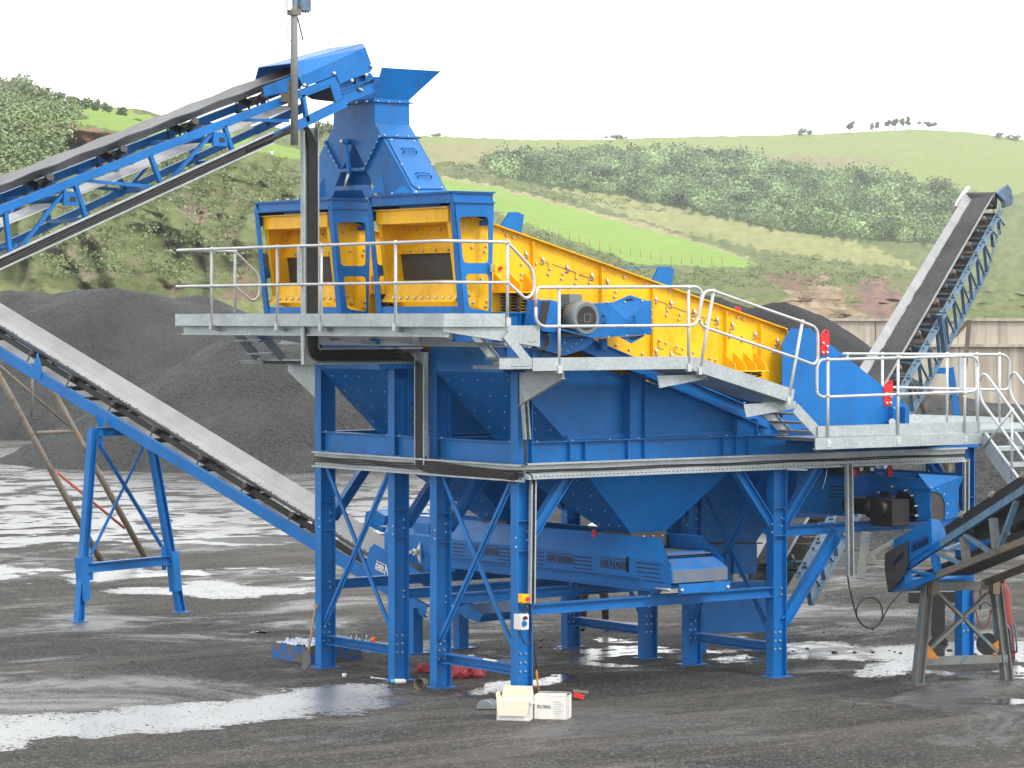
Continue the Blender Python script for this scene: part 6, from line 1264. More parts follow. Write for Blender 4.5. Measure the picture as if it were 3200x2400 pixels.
L_ = (bl - bh).length; n_ = 7
for k, (u, v) in enumerate(((225, 495), (495, 668), (788, 835), (1075, 1015), (1395, 1215), (1700, 1405), (2028, 1608), (-60, 310), (-360, 120))):
    q = LP('K', u, v, -.42); c = bl + dB * ((q - bl).dot(dB)); idler(t, c, g2_, dB, uu, .8, .17)
mb = MB(); q = LP('S', 1420, 1908, -.4); a = [LP('J', 1240, 800), LP('J', 1330, 780), LP('J', 1425, 845), LP('J', 1400, 895), LP('J', 1310, 865)]; mb.hexa(a, [p + g2_ * 1.0 for p in a]); mb.build('tail_box', 'blue', t)
mb = MB(); a = [LP('J', 715, 425, -.56), LP('J', 745, 400, -.56), LP('J', 1050, 590, -.56), LP('J', 1030, 640, -.56), LP('J', 740, 605, -.56), LP('J', 690, 530, -.56)]; mb.plate(a, g2_ * .012); mb.build('loading_skirt', 'blue', t); mb = MB(); b = [p + g2_ * 1.1 for p in a]; mb.plate(b, g2_ * .012); mb.build('loading_skirt', 'blue', t)
mb = MB(); q = LP('R', 95, 1010, -.575); xd_ = (LP('R', 275, 1095, -.575) - q).normalized(); logo(mb, q, xd_, Vector((0, 0, 1)) - xd_ * xd_.z, .50); mb.build('lettering', 'white', t)
mb = MB(); a = [LP('J', 690, 200, .62), LP('J', 745, 185, .62), LP('J', 812, 225, .62), LP('J', 795, 330, .62), LP('J', 680, 275, .62)]; mb.hexa(a, [p + g2_ * .3 for p in a]); mb.build('scraper_box', 'blue', t)
mb = MB(); a = [LP('K', 232, 700), LP('K', 275, 560), LP('K', 302, 660), LP('K', 298, 740)]; mb.plate([p - g2_ * .06 for p in a], g2_ * .02); mb.build('lug_plate', 'blue', t)
for q_ in ((600, 825), (480, 750), (760, 928), (1060, 1110), (1360, 1300), (1670, 1495)): p = LP('K', q_[0], q_[1]) - uu * .14; mb = MB(); mb.bar(p - g2_ * .02, p + g2_ * 1.0, .05, .05, uu); mb.build('cross_member', 'darksteel', t)
mb = MB(); a = [LP('K', 1780, 1730), LP('K', 1820, 1695), LP('K', 1960, 1765), LP('K', 1900, 1775)]; a = [LP('L', 1780, 740), LP('L', 1800, 700), LP('L', 1880, 735), LP('L', 1900, 760)]; mb.plate([p + g2_ * .3 for p in a], g2_ * .02); mb.build('lug_plate', 'blue', t)
# tail leg
for o_ in (0, 1.0): p = LP('J', 1000, 800) + g2_ * o_; mb = MB(); mb.bar(p, (p.x, p.y, .01), .16, .18, (1, 0, 0)); mb.box(p.x - .2, p.x + .2, p.y - .16, p.y + .16, 0, .02); mb.build('leg', 'blue', t)
# its A frame
t = thing('a_frame', (1.45, 13.06, 0), 'blue A shaped steel stand with X bracing carrying the left conveyor', 'steel stand')
pa_ = P('L', 530, 1425, Z=0); nA = Vector((-g2_.y, g2_.x, 0)); AP = lambda u, v: P('L', u, v, pl=(pa_, nA))
for (tp, bt_, sl0, sl1) in (((642, 90), (545, 1415), (560, 975), (582, 1275)), ((1050, 205), (1250, 1350), (1190, 935), (1215, 1210))):
    mb = MB(); a, b = AP(*tp), AP(*bt_); b.z = .01; mb.ibeam(a, b, .13, .13, g2_); mb.box(b.x - .12, b.x + .12, b.y - .12, b.y + .12, 0, .015); mb.build('leg', 'blue', t)
    mb = MB(); s0_, s1_ = AP(*sl0), AP(*sl1); mb.bar(s0_ + g2_ * -.0, s1_, .16, .16, g2_); mb.build('leg_sleeve', 'blue', t)
for a, b, w_ in (((675, 190), (1110, 900), .07), ((990, 200), (620, 960), .05)): mb = MB(); mb.bar(AP(*a) + nA * -.03, AP(*b) + nA * -.03, .02, w_, nA); mb.bar(AP(*a) + nA * -.03, AP(*b) + nA * -.03, w_, .02, nA); mb.build('cross_brace', 'blue', t)
mb = MB(); mb.ibeam(AP(605, 1050), AP(1175, 995), .12, .16); mb.build('tie', 'blue', t); mb = MB(); mb.ibeam(AP(660, 110), AP(1040, 100), .12, .15); mb.build('head_beam', 'blue', t)
for u, v in ((622, 1090), (1130, 1020)): mb = MB(); a = AP(u, v - 120); b = AP(u + 5, v + 45); mb.bar(a, b, .09, .02, nA); mb.build('gusset', 'blue', t)
mb = MB(); mb.plate([p - nA * .05 for p in (AP(650, 0), AP(705, 20), AP(705, 75), AP(675, 75))], nA * .02); mb.bar(AP(690, 80), AP(690, 200), .07, .07); mb.build('gusset', 'blue', t)
# rusty stand behind
t = thing('rusty_stand', P('L', 700, 1005, Z=0), 'rust streaked slanting pipe stand at the left edge, behind the blue A frame', 'steel stand')
pr0, pr1 = P('L', 705, 1005, Z=0), P('L', 1000, 972, Z=0); nR = (pr1 - pr0).cross(Zv).normalized()
def RP(z_, u, v, k=0): return P(z_, u, v, pl=(pr0, Vector((-.3, .95, .0)).normalized()))
for nm_, pts, r in (('leg', [('K', -60, 620), ('K', 250, 1180), ('L', 700, 1005)], .065), ('leg', [('K', 320, 740), ('K', 545, 1150), ('L', 1002, 972)], .065), ('diagonal', [('K', 0, 650), ('K', 470, 1060)], .03), ('upright', [('K', 222, 700), ('K', 222, 1000)], .03), ('rung', [('K', 245, 1112), ('K', 520, 1100)], .04)):
    q = [RP(*p) for p in pts]; mb = MB()
    if nm_ == 'leg': q[-1].z = 0
    mb.tube([q[0], q[-1]] if len(q) > 1 else q, r, 8); mb.build(nm_, 'rust', t)
mb = MB(); mb.tube([RP('L', 400, 395), RP('L', 860, 775)], .03, 8); mb.build('diagonal', M.setdefault('redrust', paint('faded red rust', (.36, .07, .05), .7, (.2, .06, .03), .8)), t)

# ------------------------------------------------------------------ old pale blue conveyor climbing away to the right
hd = P('S', 3109, 601, d=70.0); tlp = P('S', 2467, 1722, d=47.8); e3 = Vector((hd.x - tlp.x, hd.y - tlp.y, 0)).normalized(); g3 = Vector((e3.y, -e3.x, 0)); d3 = (hd - tlp).normalized(); u3 = g3.cross(d3); u3 = u3 if u3.z > 0 else -u3
Wb = .66; cen = -g3 * (Wb / 2)
t = thing('old_conveyor', tlp, 'old pale blue lattice conveyor loaded with black grit climbing to the upper right', 'conveyor belt')
c0_, c1_ = tlp + cen - d3 * .4, hd + cen; beltrun(t, c0_, c1_, Wb * 1.04, 'beltdust', g3, .15)
mb = MB(); n_ = 70                                            # black load, ragged on its left
for i in range(n_):
    for j in range(6):
        p = []
        for a_, b_ in ((i, j), (i + 1, j), (i + 1, j + 1), (i, j + 1)):
            x = -.175 + b_ * .071 + (.03 * noise.noise(Vector((a_ * .9, b_, 1))) if b_ == 0 else 0); h_ = .045 * math.sin(min(1, b_ / 6) * math.pi) + .02 * noise.noise(Vector((a_ * 1.3, b_ * 1.3, 5))); p.append((c0_ + d3 * .0).lerp(c1_, a_ / n_) + g3 * x + u3 * (-.13 + abs(x) ** 2 * .9 + h_ + .012))
        mb.face(p, True)
mb.build('grit_load', 'gritload', t)
def side3(off, nm_):
    o_ = g3 * off; 
    ca, cb_ = P('S', 2881, 1100, pl=(tlp + o_, g3)), P('S', 3134, 655, pl=(tlp + o_, g3)); da, db = P('S', 2957, 1100, pl=(tlp + o_, g3)), P('S', 3155, 690, pl=(tlp + o_, g3))
    return ca, cb_, da, db
T0 = tlp - u3 * .42 + g3 * .14; Tt = hd - u3 * .40 + g3 * .14; L3 = (Tt - T0).length; dep = .78
for o_ in (g3 * 0, -g3 * (Wb + .28)):
    mb = MB(); mb.angle(T0 + o_, Tt + o_, .10); mb.build('top_chord', 'oldblue', t); mb = MB(); b0, b1 = T0 - u3 * dep + d3 * .8, Tt - u3 * .30 - d3 * .1; mb.angle(b0 + o_, T0.lerp(Tt, .9) - u3 * dep + o_, .085); mb.bar(T0.lerp(Tt, .9) - u3 * dep + o_, b1 + o_, .03, .08); mb.build('bottom_chord', 'oldblue', t)
    m = int(L3 / 1.15)
    for k in range(m):
        if o_.length > .01 and k % 2: continue
        p = T0.lerp(Tt, (k + .4) / m) + o_; q = p - u3 * (dep if k < m - 2 else .5) + d3 * .25; mb = MB(); mb.bar(p, q, .03, .07, g3); mb.build('upright', 'oldblue', t)
        q2 = q + d3 * .75; p2 = T0.lerp(Tt, (k + 1.4) / m) + o_; mb = MB(); mb.bar(p, q + d3 * .85, .02, .045, g3); mb.build('diagonal', 'oldblue', t)
for k in range(int(L3 / 1.15)):
    c = c0_.lerp(c1_, (k + .5) / int(L3 / 1.15)); idler(t, c - u3 * .035, g3, d3, u3, Wb, .15, 'rust' if k % 2 else 'darksteel')
    p = T0.lerp(Tt, (k + .5) / int(L3 / 1.15)); mb = MB(); mb.bar(p, p - g3 * (Wb + .28), .05, .06, u3); mb.build('cross_member', 'rust' if k % 3 else 'oldblue', t)
    p = T0.lerp(Tt, (k + .1) / int(L3 / 1.15)); mb = MB(); mb.bar(p, p - g3 * (Wb + .28) + d3 * .5, .03, .04, u3); mb.build('plan_brace', 'oldblue', t)
mb = MB(); mb.bar(c0_ - u3 * .5, c1_ - u3 * .5, Wb, .012, u3); mb.build('return_belt', 'rubber', t)
pls = (hd + g3 * .22, g3)
mb = MB(); a = PL('D', [(1968, 290), (2070, 208), (2105, 245), (2120, 330), (2110, 385), (2045, 412), (2038, 355), (1985, 300)], pl=(hd + e3 * 0, -VW)); mb.hexa(a, [p + VW * .5 for p in a]); mb.build('head_guard', 'oldblue', t, bevel=.02)
mb = MB(); a = PL('D', [(1735, 222), (1750, 232), (1645, 402), (1634, 395), (1640, 360)], pl=(hd - g3 * .9, -VW)); mb.hexa(a, [p + VW * .4 for p in a]); mb.build('side_guard', 'card', t)
mb = MB(); mb.cyl(c1_ - g3 * .35 - u3 * .2, c1_ + g3 * .35 - u3 * .2, .2, 18); mb.build('head_drum', 'rubber', t)
mb = MB(); a, b = P('E', 1560, 80, pl=(tlp + g3 * .2, g3)), P('E', 1600, 380, pl=(tlp + g3 * .2, g3)); mb.bar(a, b, .05, .10, g3); mb.bar(a + d3 * .25, b + d3 * .3, .05, .06, g3); mb.build('splice_frame', 'oldblue', t)
# its stands
t = thing('conveyor_stand', P('S', 2990, 1480, d=64), 'blue and brown leaning stand under the upper part of the old conveyor', 'steel stand')
dq = 65
for nm_, z_, a, b, r, mt in (('leg', 'N', (1190, 655), (1290, 1360), .11, 'blue'), ('cross_beam', 'N', (990, 700), (1200, 700), .11, 'blue'), ('leg', 'N', (1460, 0), (1400, 600), .07, 'rust'), ('leg', 'N', (1400, 600), (1290, 1360), .07, 'rust'), ('diagonal', 'N', (1440, 20), (1250, 230), .06, 'rust'), ('leg', 'N', (770, 1140), (850, 1340), .06, 'darksteel'), ('diagonal', 'N', (970, 1000), (800, 1290), .05, 'rust'), ('cross_beam', 'N', (680, 1050), (1200, 1060), .06, 'rust')):
    p, q = P(z_, *a, d=dq), P(z_, *b, d=dq)
    if nm_ == 'leg' and b[1] > 1300: q = p + (q - p) * (p.z / (p.z - q.z))
    mb = MB(); mb.bar(p, q, r * 1.2, r * 1.6, VW); mb.build(nm_, mt, t)
t = thing('post_stand', P('F', 960, 630, Z=0), 'weathered post with a slanting brace behind the hanging cable loop', 'stand')
dq = (P('F', 960, 630, Z=0) - CAM).dot(VW)
for nm_, a, b, r in (('post', (1000, 280), (960, 630), .16), ('brace', (1000, 470), (1215, 345), .07), ('rail', (990, 515), (1300, 510), .10), ('block', (1040, 460), (1040, 520), .16)): mb = MB(); mb.bar(P('F', *a, d=dq), P('F', *b, d=dq), r, r, VW); mb.build(nm_, 'greysteel', t)

# ------------------------------------------------------------------ right foreground conveyor, rising towards the right
e4 = Vector((-.29, -.957, 0)).normalized(); g4 = Vector((.957, -.29, 0)).normalized(); O4 = Vector((5.62, -1.75, 0))
def RPl(z_, u, v, off=0): return P(z_, u, v, pl=(O4 + g4 * off, g4))
t = thing('right_conveyor', RPl('F', 1500, 700), 'pale blue lattice conveyor with black skirt and new blue tail box, lower right', 'conveyor belt')
a, b = RPl('O', 600, 1640), RPl('O', 2212, 590); dR = (b - a).normalized(); b0 = b + dR * 2.2
mb = MB(); mid = RPl('O', 1080, 1320)
mb.bar(a, mid, .07, .10); mb.m = 1; mb.bar(mid, b0, .07, .10); mb.build('top_chord', ['blue', 'oldblue'], t)
mb = MB(); mb.bar(a + g4 * 1.15, b0 + g4 * 1.15, .07, .10); mb.build('top_chord', 'oldblue', t)
c, e = RPl('F', 1320, 700), RPl('F', 2212, 345); e0 = e + (e - c).normalized() * 2.2; cm = c.lerp(e, .28)
mb = MB(); mb.bar(c, cm, .07, .09); mb.m = 1; mb.bar(cm, e0, .07, .09); mb.build('bottom_chord', ['blue', 'rust'], t); mb = MB(); mb.bar(c + g4 * 1.15, e0 + g4 * 1.15, .07, .09); mb.build('bottom_chord', 'rust', t)
for k, (p, q, m_) in enumerate((((1310, 560), (1322, 700), 'blue'), ((1525, 450), (1552, 590), 'blue'), ((1750, 315), (1770, 500), 'greysteel'), ((1975, 170), (2000, 405), 'greysteel'))):
    mb = MB(); mb.bar(RPl('F', *p), RPl('F', *q), .06, .11, g4); mb.build('upright', m_, t)
for p, q, m_ in (((1335, 575), (1520, 608), 'blue'), ((1555, 440), (1730, 520), 'oldblue'), ((1765, 300), (1950, 430), 'oldblue'), ((2155, 40), (2025, 400), 'oldblue')): mb = MB(); mb.bar(RPl('F', *p), RPl('F', *q), .04, .08, g4); mb.build('diagonal', m_, t)
for p, q in (((1600, 420), (1735, 360)), ((1580, 400), (1740, 405)), ((1790, 270), (1960, 265)), ((1790, 250), (1960, 215))):
    mb = MB(); mb.bar(RPl('F', *p, .2), RPl('F', *q, .9), .04, .05, g4); mb.build('plan_brace', 'oldblue', t)
s0_, s1_ = RPl('O', 1110, 1085, .05), RPl('O', 2212, 355, .05); s2_ = s1_ + (s1_ - s0_).normalized() * 2.2; v0_, v1_ = RPl('O', 1150, 1240, .05), RPl('O', 2212, 590, .05); v2_ = v1_ + (v1_ - v0_).normalized() * 2.2
for o_ in (0, 1.0): mb = MB(); w_ = g4 * o_; mb.hexa([s0_ + w_, s2_ + w_, v2_ + w_, v0_ + w_], [p + g4 * .015 for p in (s0_ + w_, s2_ + w_, v2_ + w_, v0_ + w_)]); mb.build('rubber_skirt', 'rubber', t)
beltrun(t, s0_ + g4 * .5 - Vector((0, 0, .05)), s2_ + g4 * .5 - Vector((0, 0, .05)), .9, 'belt', g4, .15)
for u, v in ((1330, 905), (1745, 630), (2175, 360)): mb = MB(); p = RPl('O', u, v, .03); mb.tube([p, p + g4 * .12 - Vector((0, 0, .08))], [.05, .05], 10); mb.build('roller_end', 'rust', t)
mb = MB(); mb.bar(c.lerp(a, .5) + g4 * .55, e0 + Vector((0, 0, .2)) + g4 * .55, .95, .01, g4.cross(dR)); mb.build('return_belt', 'rubber', t)
mb = MB(); a_ = [RPl('O', 405, 1280, -.05), RPl('O', 925, 985, -.05), RPl('O', 945, 1360, -.05), RPl('O', 600, 1590, -.05), RPl('O', 400, 1560, -.05)]; mb.plate(a_, g4 * .012); mb.build('tail_side', 'blue', t); mb = MB(); mb.plate([p + g4 * 1.2 for p in a_], g4 * .012); mb.build('tail_side', 'blue', t)
fdir = -VW
q0_ = RPl('O', 925, 985, -.04); q1_ = RPl('O', 1040, 945, .4); w3 = [RPl('O', 930, 980, -.045), RPl('O', 1040, 990, .25), RPl('O', 1130, 1180, .5), RPl('O', 1130, 1270, .5), RPl('O', 945, 1360, -.045)]
mb = MB(); mb.face(w3); mb.face([p + e4 * -.012 for p in w3][::-1]); mb.build('tail_front', 'blue', t)
mb = MB(); a_ = [RPl('F', 1150, 440, -.07), RPl('F', 1320, 345, -.07), RPl('F', 1325, 530, -.07), RPl('F', 1290, 620, -.07), RPl('F', 1175, 738, -.07), RPl('F', 1148, 560, -.07)]; mb.plate(a_, g4 * -.015); mb.m = 1
for k in range(3): mb.bar(RPl('F', 1210, 500 - k * 0 + k * 14, -.09), RPl('F', 1285, 430 + k * 14, -.09), .006, .015)
mb.build('end_plate', ['grimy', 'slot'], t); mb = MB(); a_ = [RPl('F', 1175, 738, -.02), RPl('F', 1290, 620, -.02), RPl('F', 1310, 700, -.02), RPl('F', 1215, 738, -.02)]; mb.hexa(a_, [p + g4 * 1.1 for p in a_]); mb.build('tail_tray', 'blue', t)
mb = MB(); q = RPl('O', 655, 1440, -.065); xd_ = (RPl('O', 845, 1340, -.065) - q).normalized(); logo(mb, q, xd_, Vector((0, 0, 1)), (RPl('O', 845, 1340, -.065) - q).length); mb.build('lettering', 'logo', t)
# trestle
t = thing('trestle', (5.67, -1.74, 0), 'rusty grey X braced trestle carrying the lower right conveyor', 'steel stand')
pq = P('Q', 460, 1610, Z=0)
def TQ(u, v, k=0): return P('Q', u, v, pl=(pq - e4 * k, e4))
def legp(tp, bt_, nm_, mt='greysteel', k=0):
    a, b = TQ(*tp, k), TQ(*bt_, k); b = a + (b - a) * (a.z / (a.z - b.z)); mb = MB(); mb.ibeam(a, b, .15, .13, g4); mb.build(nm_, mt, t); return b
for k in (0, 1.0):
    b = legp((620, 310), (485, 1600), 'leg', 'greysteel', k); mb = MB(); mb.box(b.x - .14, b.x + .14, b.y - .12, b.y + .12, 0, .015); mb.build('foot_plate', 'rust', t)
    legp((1500, 330), (1650, 1565), 'leg', 'greysteel', k)
for a, b in (((720, 400), (1510, 1190)), ((1400, 440), (640, 1150))): mb = MB(); mb.bar(TQ(*a), TQ(*b), .04, .09, e4); mb.build('cross_brace', 'greysteel', t)
for a, b, h_ in (((560, 1310), (1640, 1275), .11), ((640, 340), (1530, 330), .12)): mb = MB(); mb.bar(TQ(*a), TQ(*b), .10, h_); mb.build('tie', 'greysteel', t)
for u, v in ((690, 340), (1480, 330)): mb = MB(); q = TQ(u, v, -.06); mb.box(q.x - .07, q.x + .07, q.y - .05, q.y + .05, q.z - .12, q.z + .09); mb.build('clamp', 'rust', t)
for pts in ([(590, 1100), (640, 1120), (760, 1275), (575, 1280)], [(1530, 1040), (1535, 1165), (1470, 1125), (1460, 1090)]): mb = MB(); a_ = [TQ(u, v, -.03) for u, v in pts]; mb.plate(a_, e4 * .02); mb.build('gusset', M.setdefault('orange', paint('orange rusty plate', (.55, .22, .03), .6, (.2, .08, .02), .8)), t)
t = thing('support_post', P('Q', 750, 1080, Z=0), 'short dark steel post with splayed foot and cross arm behind the trestle', 'post')
pz = P('Q', 750, 1080, Z=0); dz_ = (pz - CAM).dot(VW); mb = MB(); a = P('Q', 750, 530, d=dz_); mb.bar(a, (pz.x, pz.y, 0), .20, .17, VW); mb.build('shaft', 'darksteel', t)
mb = MB(); f4 = [P('Q', 690, 960, d=dz_), P('Q', 810, 960, d=dz_), P('Q', 880, 1065, d=dz_), P('Q', 610, 1065, d=dz_)]; mb.hexa([p - VW * .12 for p in f4], [p + VW * .12 for p in f4]); mb.build('foot', 'darksteel', t)
mb = MB(); mb.bar(P('Q', 375, 485, d=dz_), P('Q', 1120, 470, d=dz_), .2, .17); mb.build('cross_arm', 'darksteel', t)
# ================================================================== small things on the ground
def skinmesh(name, joints, edges, mat, parent, sub=2):
    """one continuous skin grown round a skeleton: joints = {key: (x, y, z, r)}"""
    keys = list(joints); me = bpy.data.meshes.new(name); me.from_pydata([Vector(joints[k][:3]) for k in keys], [(keys.index(a), keys.index(b)) for a, b in edges], [])
    ob = bpy.data.objects.new(name, me); scn.collection.objects.link(ob); sk = ob.modifiers.new('skin', 'SKIN'); sk.use_smooth_shade = True
    for i, k in enumerate(keys): r = joints[k][3]; ry = joints[k][4] if len(joints[k]) > 4 else r; me.skin_vertices[0].data[i].radius = (r, ry)
    me.skin_vertices[0].data[0].use_root = True; ss = ob.modifiers.new('sub', 'SUBSURF'); ss.levels = ss.render_levels = sub
    me.materials.append(M[mat] if isinstance(mat, str) else mat); ob.parent = parent; return ob
M['skin'] = plain('skin', (.45, .27, .19), .55, 0, .08); M['trousers'] = plain('dark brown work trousers', (.035, .022, .018), .9, 0, .3); M['jacket'] = plain('navy work jacket', (.03, .04, .08), .85, 0, .2)
fa, fb = P('G', 715, 1372, Z=0), P('G', 868, 1372, Z=0); pc = (fa + fb) / 2
t = thing('person', (pc.x, pc.y, 0), 'person in dark brown trousers and white helmet standing behind the lettered conveyor', 'person')
R_ = RT; F_ = VW
def J(r, f, z, rad_, rad2=None): p = R_ * r + F_ * f; return (p.x, p.y, z, rad_) + ((rad2,) if rad2 else ())
w = (fb - fa).length / 2
bj = {'pel': J(0, 0, .94, .13, .11), 'sp': J(0, .0, 1.15, .125, .10), 'ch': J(0, 0, 1.34, .15, .11), 'nk': J(0, -.01, 1.47, .055), 'hd0': J(0, -.01, 1.54, .075), 'hd': J(0, 0, 1.62, .095, .10), 'top': J(0, .01, 1.70, .07),
      'hl': J(-.09, 0, .90, .085), 'kl': J(-.19, -.03, .50, .055), 'al': J(-w, .0, .10, .038), 'tl': J(-w - .02, -.16, .035, .032), 'hr': J(.09, 0, .90, .085), 'kr': J(.17, -.04, .50, .055), 'ar': J(w, 0, .10, .038), 'tr': J(w + .03, -.16, .035, .032),
      'sl': J(-.18, 0, 1.38, .05), 'el': J(-.25, .02, 1.12, .042), 'wl': J(-.20, -.16, .95, .028), 'pl': J(-.19, -.22, .92, .03, .015), 'sr': J(.18, 0, 1.38, .05), 'er': J(.25, .02, 1.12, .042), 'wr': J(.20, -.16, .95, .028), 'pr': J(.19, -.22, .92, .03, .015)}
be = [('pel', 'sp'), ('sp', 'ch'), ('ch', 'nk'), ('nk', 'hd0'), ('hd0', 'hd'), ('hd', 'top'), ('pel', 'hl'), ('hl', 'kl'), ('kl', 'al'), ('al', 'tl'), ('pel', 'hr'), ('hr', 'kr'), ('kr', 'ar'), ('ar', 'tr'), ('ch', 'sl'), ('sl', 'el'), ('el', 'wl'), ('wl', 'pl'), ('ch', 'sr'), ('sr', 'er'), ('er', 'wr'), ('wr', 'pr')]
for s_, sx in (('l', -1), ('r', 1)):
    for i in range(4): bj['f%s%d' % (s_, i)] = J(sx * (.175 + .014 * i), -.25, .90, .009); bj['g%s%d' % (s_, i)] = J(sx * (.17 + .014 * i), -.28 + .01 * abs(i - 1), .865, .008); be += [('p' + s_, 'f%s%d' % (s_, i)), ('f%s%d' % (s_, i), 'g%s%d' % (s_, i))]
    bj['th' + s_] = J(sx * .155, -.22, .90, .010); be.append(('w' + s_, 'th' + s_))
skinmesh('body', bj, be, 'skin', t)
tj = {k: v[:3] + tuple(r + .018 for r in v[3:]) for k, v in bj.items()}
skinmesh('trousers', {k: tj[k] for k in ('pel', 'hl', 'kl', 'al', 'hr', 'kr', 'ar')}, [('pel', 'hl'), ('hl', 'kl'), ('kl', 'al'), ('pel', 'hr'), ('hr', 'kr'), ('kr', 'ar')], 'trousers', t)
jj = {k: tj[k] for k in ('sp', 'ch', 'sl', 'el', 'wl', 'sr', 'er', 'wr')}; jj['lo'] = J(0, 0, .92, .165, .14); skinmesh('jacket', jj, [('lo', 'sp'), ('sp', 'ch'), ('ch', 'sl'), ('sl', 'el'), ('el', 'wl'), ('ch', 'sr'), ('sr', 'er'), ('er', 'wr')], 'jacket', t)
for s_, sx in (('l', -1), ('r', 1)): skinmesh('boot', {'a': J(sx * w, .03, .13, .052), 'b': J(sx * w, .02, .06, .055), 'c': J(sx * (w + .02), -.12, .045, .05), 'd': J(sx * (w + .03), -.2, .04, .035)}, [('a', 'b'), ('b', 'c'), ('c', 'd')], 'darksteel', t)
mb = MB(); c = Vector((pc.x, pc.y, 1.665)); mb.ball(c, .135, 8, (1, 1, .85)); mb.tube([c + Vector((0, 0, -.01)), c + Vector((0, 0, .004))], [.17, .155], 20); mb.build('helmet', 'white', t)
mb = MB(); q = c - F_ * .105 + Vector((0, 0, -.07)); mb.ball(q, .016, 4, (1, 1, 1.4)); mb.build('nose', 'skin', t)
for sx in (-1, 1): mb = MB(); mb.ball(c - F_ * .09 + R_ * (sx * .035) + Vector((0, 0, -.045)), .012, 4); mb.build('eye', 'darksteel', t)

# cardboard boxes
fx = Vector((.66, -.75, 0)).normalized(); fy = Vector((.75, .66, 0)).normalized()
def cbox(o, L, W, H, lab, open_):
    o = Vector(o); t = thing('cardboard_box', o + fx * L / 2 + fy * W / 2, lab, 'cardboard box', 'white cardboard boxes by the corner column'); Z_ = Vector((0, 0, 1)); th = .006
    mb = MB()
    def wall(a, b): n = (b - a).cross(Z_).normalized() * th; mb.hexa([a, b, b + Z_ * H, a + Z_ * H], [p - n for p in (a, b, b + Z_ * H, a + Z_ * H)])
    c = [o, o + fx * L, o + fx * L + fy * W, o + fy * W]
    for k in range(4): wall(c[k], c[(k + 1) % 4])
    mb.hexa(c, [p + Z_ * .006 for p in c]); mb.build('carton', 'card', t)
    def flap(a, b, d, m, nm='flap', taper=.03): k = (b - a).normalized() * taper; mb = MB(); mb.hexa([a, b, b + d - k, a + d + k], [p + Vector((.002, .002, .004)) for p in (a, b, b + d - k, a + d + k)]); mb.build(nm, m, t)
    top = [p + Z_ * H for p in c]
    if open_:
        flap(top[0] - fy * .004, top[1] - fy * .004, -fy * .035 - Z_ * .19, 'kraft'); flap(top[2], top[3], fy * .03 + Z_ * .15, 'kraft'); flap(top[3], top[0], -fx * .02 + Z_ * .09, 'kraft', taper=.05); flap(top[1], top[2], fx * .02 - Z_ * .05, 'card')
    else:
        flap(top[0] + Z_ * .004, top[1] + Z_ * .004, fy * W * .5 + Z_ * .015, 'card'); flap(top[2] + Z_ * .004, top[3] + Z_ * .004, -fy * W * .46 + Z_ * .03, 'card')
    e = c[1] + fx * .002; mb = MB(); mb.hexa([e + fy * W * .30, e + fy * W * .40, e + fy * W * .40 + Z_ * H, e + fy * W * .30 + Z_ * H], [p + fx * .002 for p in (e + fy * W * .30, e + fy * W * .40, e + fy * W * .40 + Z_ * H, e + fy * W * .30 + Z_ * H)]); mb.build('tape', 'kraft', t)
    return t
b1 = cbox((-1.26, -1.23, 0), .43, .30, .255, 'white cardboard box with its tan flaps hanging open, the left one', True)
b2 = cbox((-.80, -1.42, 0), .43, .30, .30, 'closed white cardboard box with black letters ROMA, the right one', False)
mb = MB(); o = Vector((-.80, -1.42, 0)) - fy * .003; text(mb, 'ROMA', .066, o + fx * .04 + Vector((0, 0, .14)), fx, Zv, .95, .0015); mb.build('lettering', 'motor', b2)
mb = MB()
for k in range(6): q = o + fx * .25 + Vector((0, 0, .225 - k * .030)); L_ = .10 + .05 * ((k * 37) % 5) / 5; mb.face([q, q + fx * L_, q + fx * L_ + Zv * .007, q + Zv * .007])
ob = mb.build('small_print', 'galv', b2)
t = thing('work_lamp', P('U', 800, 1000, Z=0), 'small grey curved lamp head lying on the ground left of the open box', 'lamp')
q = P('U', 790, 985, Z=0); mb = MB(); pr = []
for k in range(9): a = math.pi * k / 8; pr.append(q + RT * (-.11 * math.cos(a)) + Zv * (.13 * math.sin(a) ** .7 + .005))
mb.hexa([p - VW * .05 for p in pr], [p + VW * .1 + RT * .09 for p in pr]); mb.build('shell', 'motor', t, bevel=.01)
q = P('U', 1850, 870, Z=0); t = thing('red_clamp', q, 'small red and rusty hand tool behind the ROMA box', 'hand tool'); mb = MB(); mb.bar(q + Zv * .12 - RT * .05, q + Zv * .10 + RT * .16, .03, .035); mb.build('jaw', 'rust', t); mb = MB(); mb.bar(q + Zv * .07 - RT * .04, q + Zv * .03 + RT * .10, .06, .06); mb.build('grip', 'red', t)
q = P('J', 1035, 1318, Z=0); t = thing('bucket', q, 'little grey bucket with yellow rim tipped on its side between two columns', 'bucket'); mb = MB(); ax = (-VW * .8 - RT * .4).normalized(); c0 = q + Zv * .085; mb.tube([c0 - ax * .12, c0 + ax * .04], [.055, .075], 16, False); mb.build('body', 'greysteel', t); mb = MB(); mb.tube([c0 - ax * .12, c0 - ax * .115], [.055, .055], 16); mb.build('base', 'greysteel', t); mb = MB(); mb.tube([c0 + ax * .04, c0 + ax * .05], [.082, .082], 16, False); mb.build('rim', 'yellow', t)
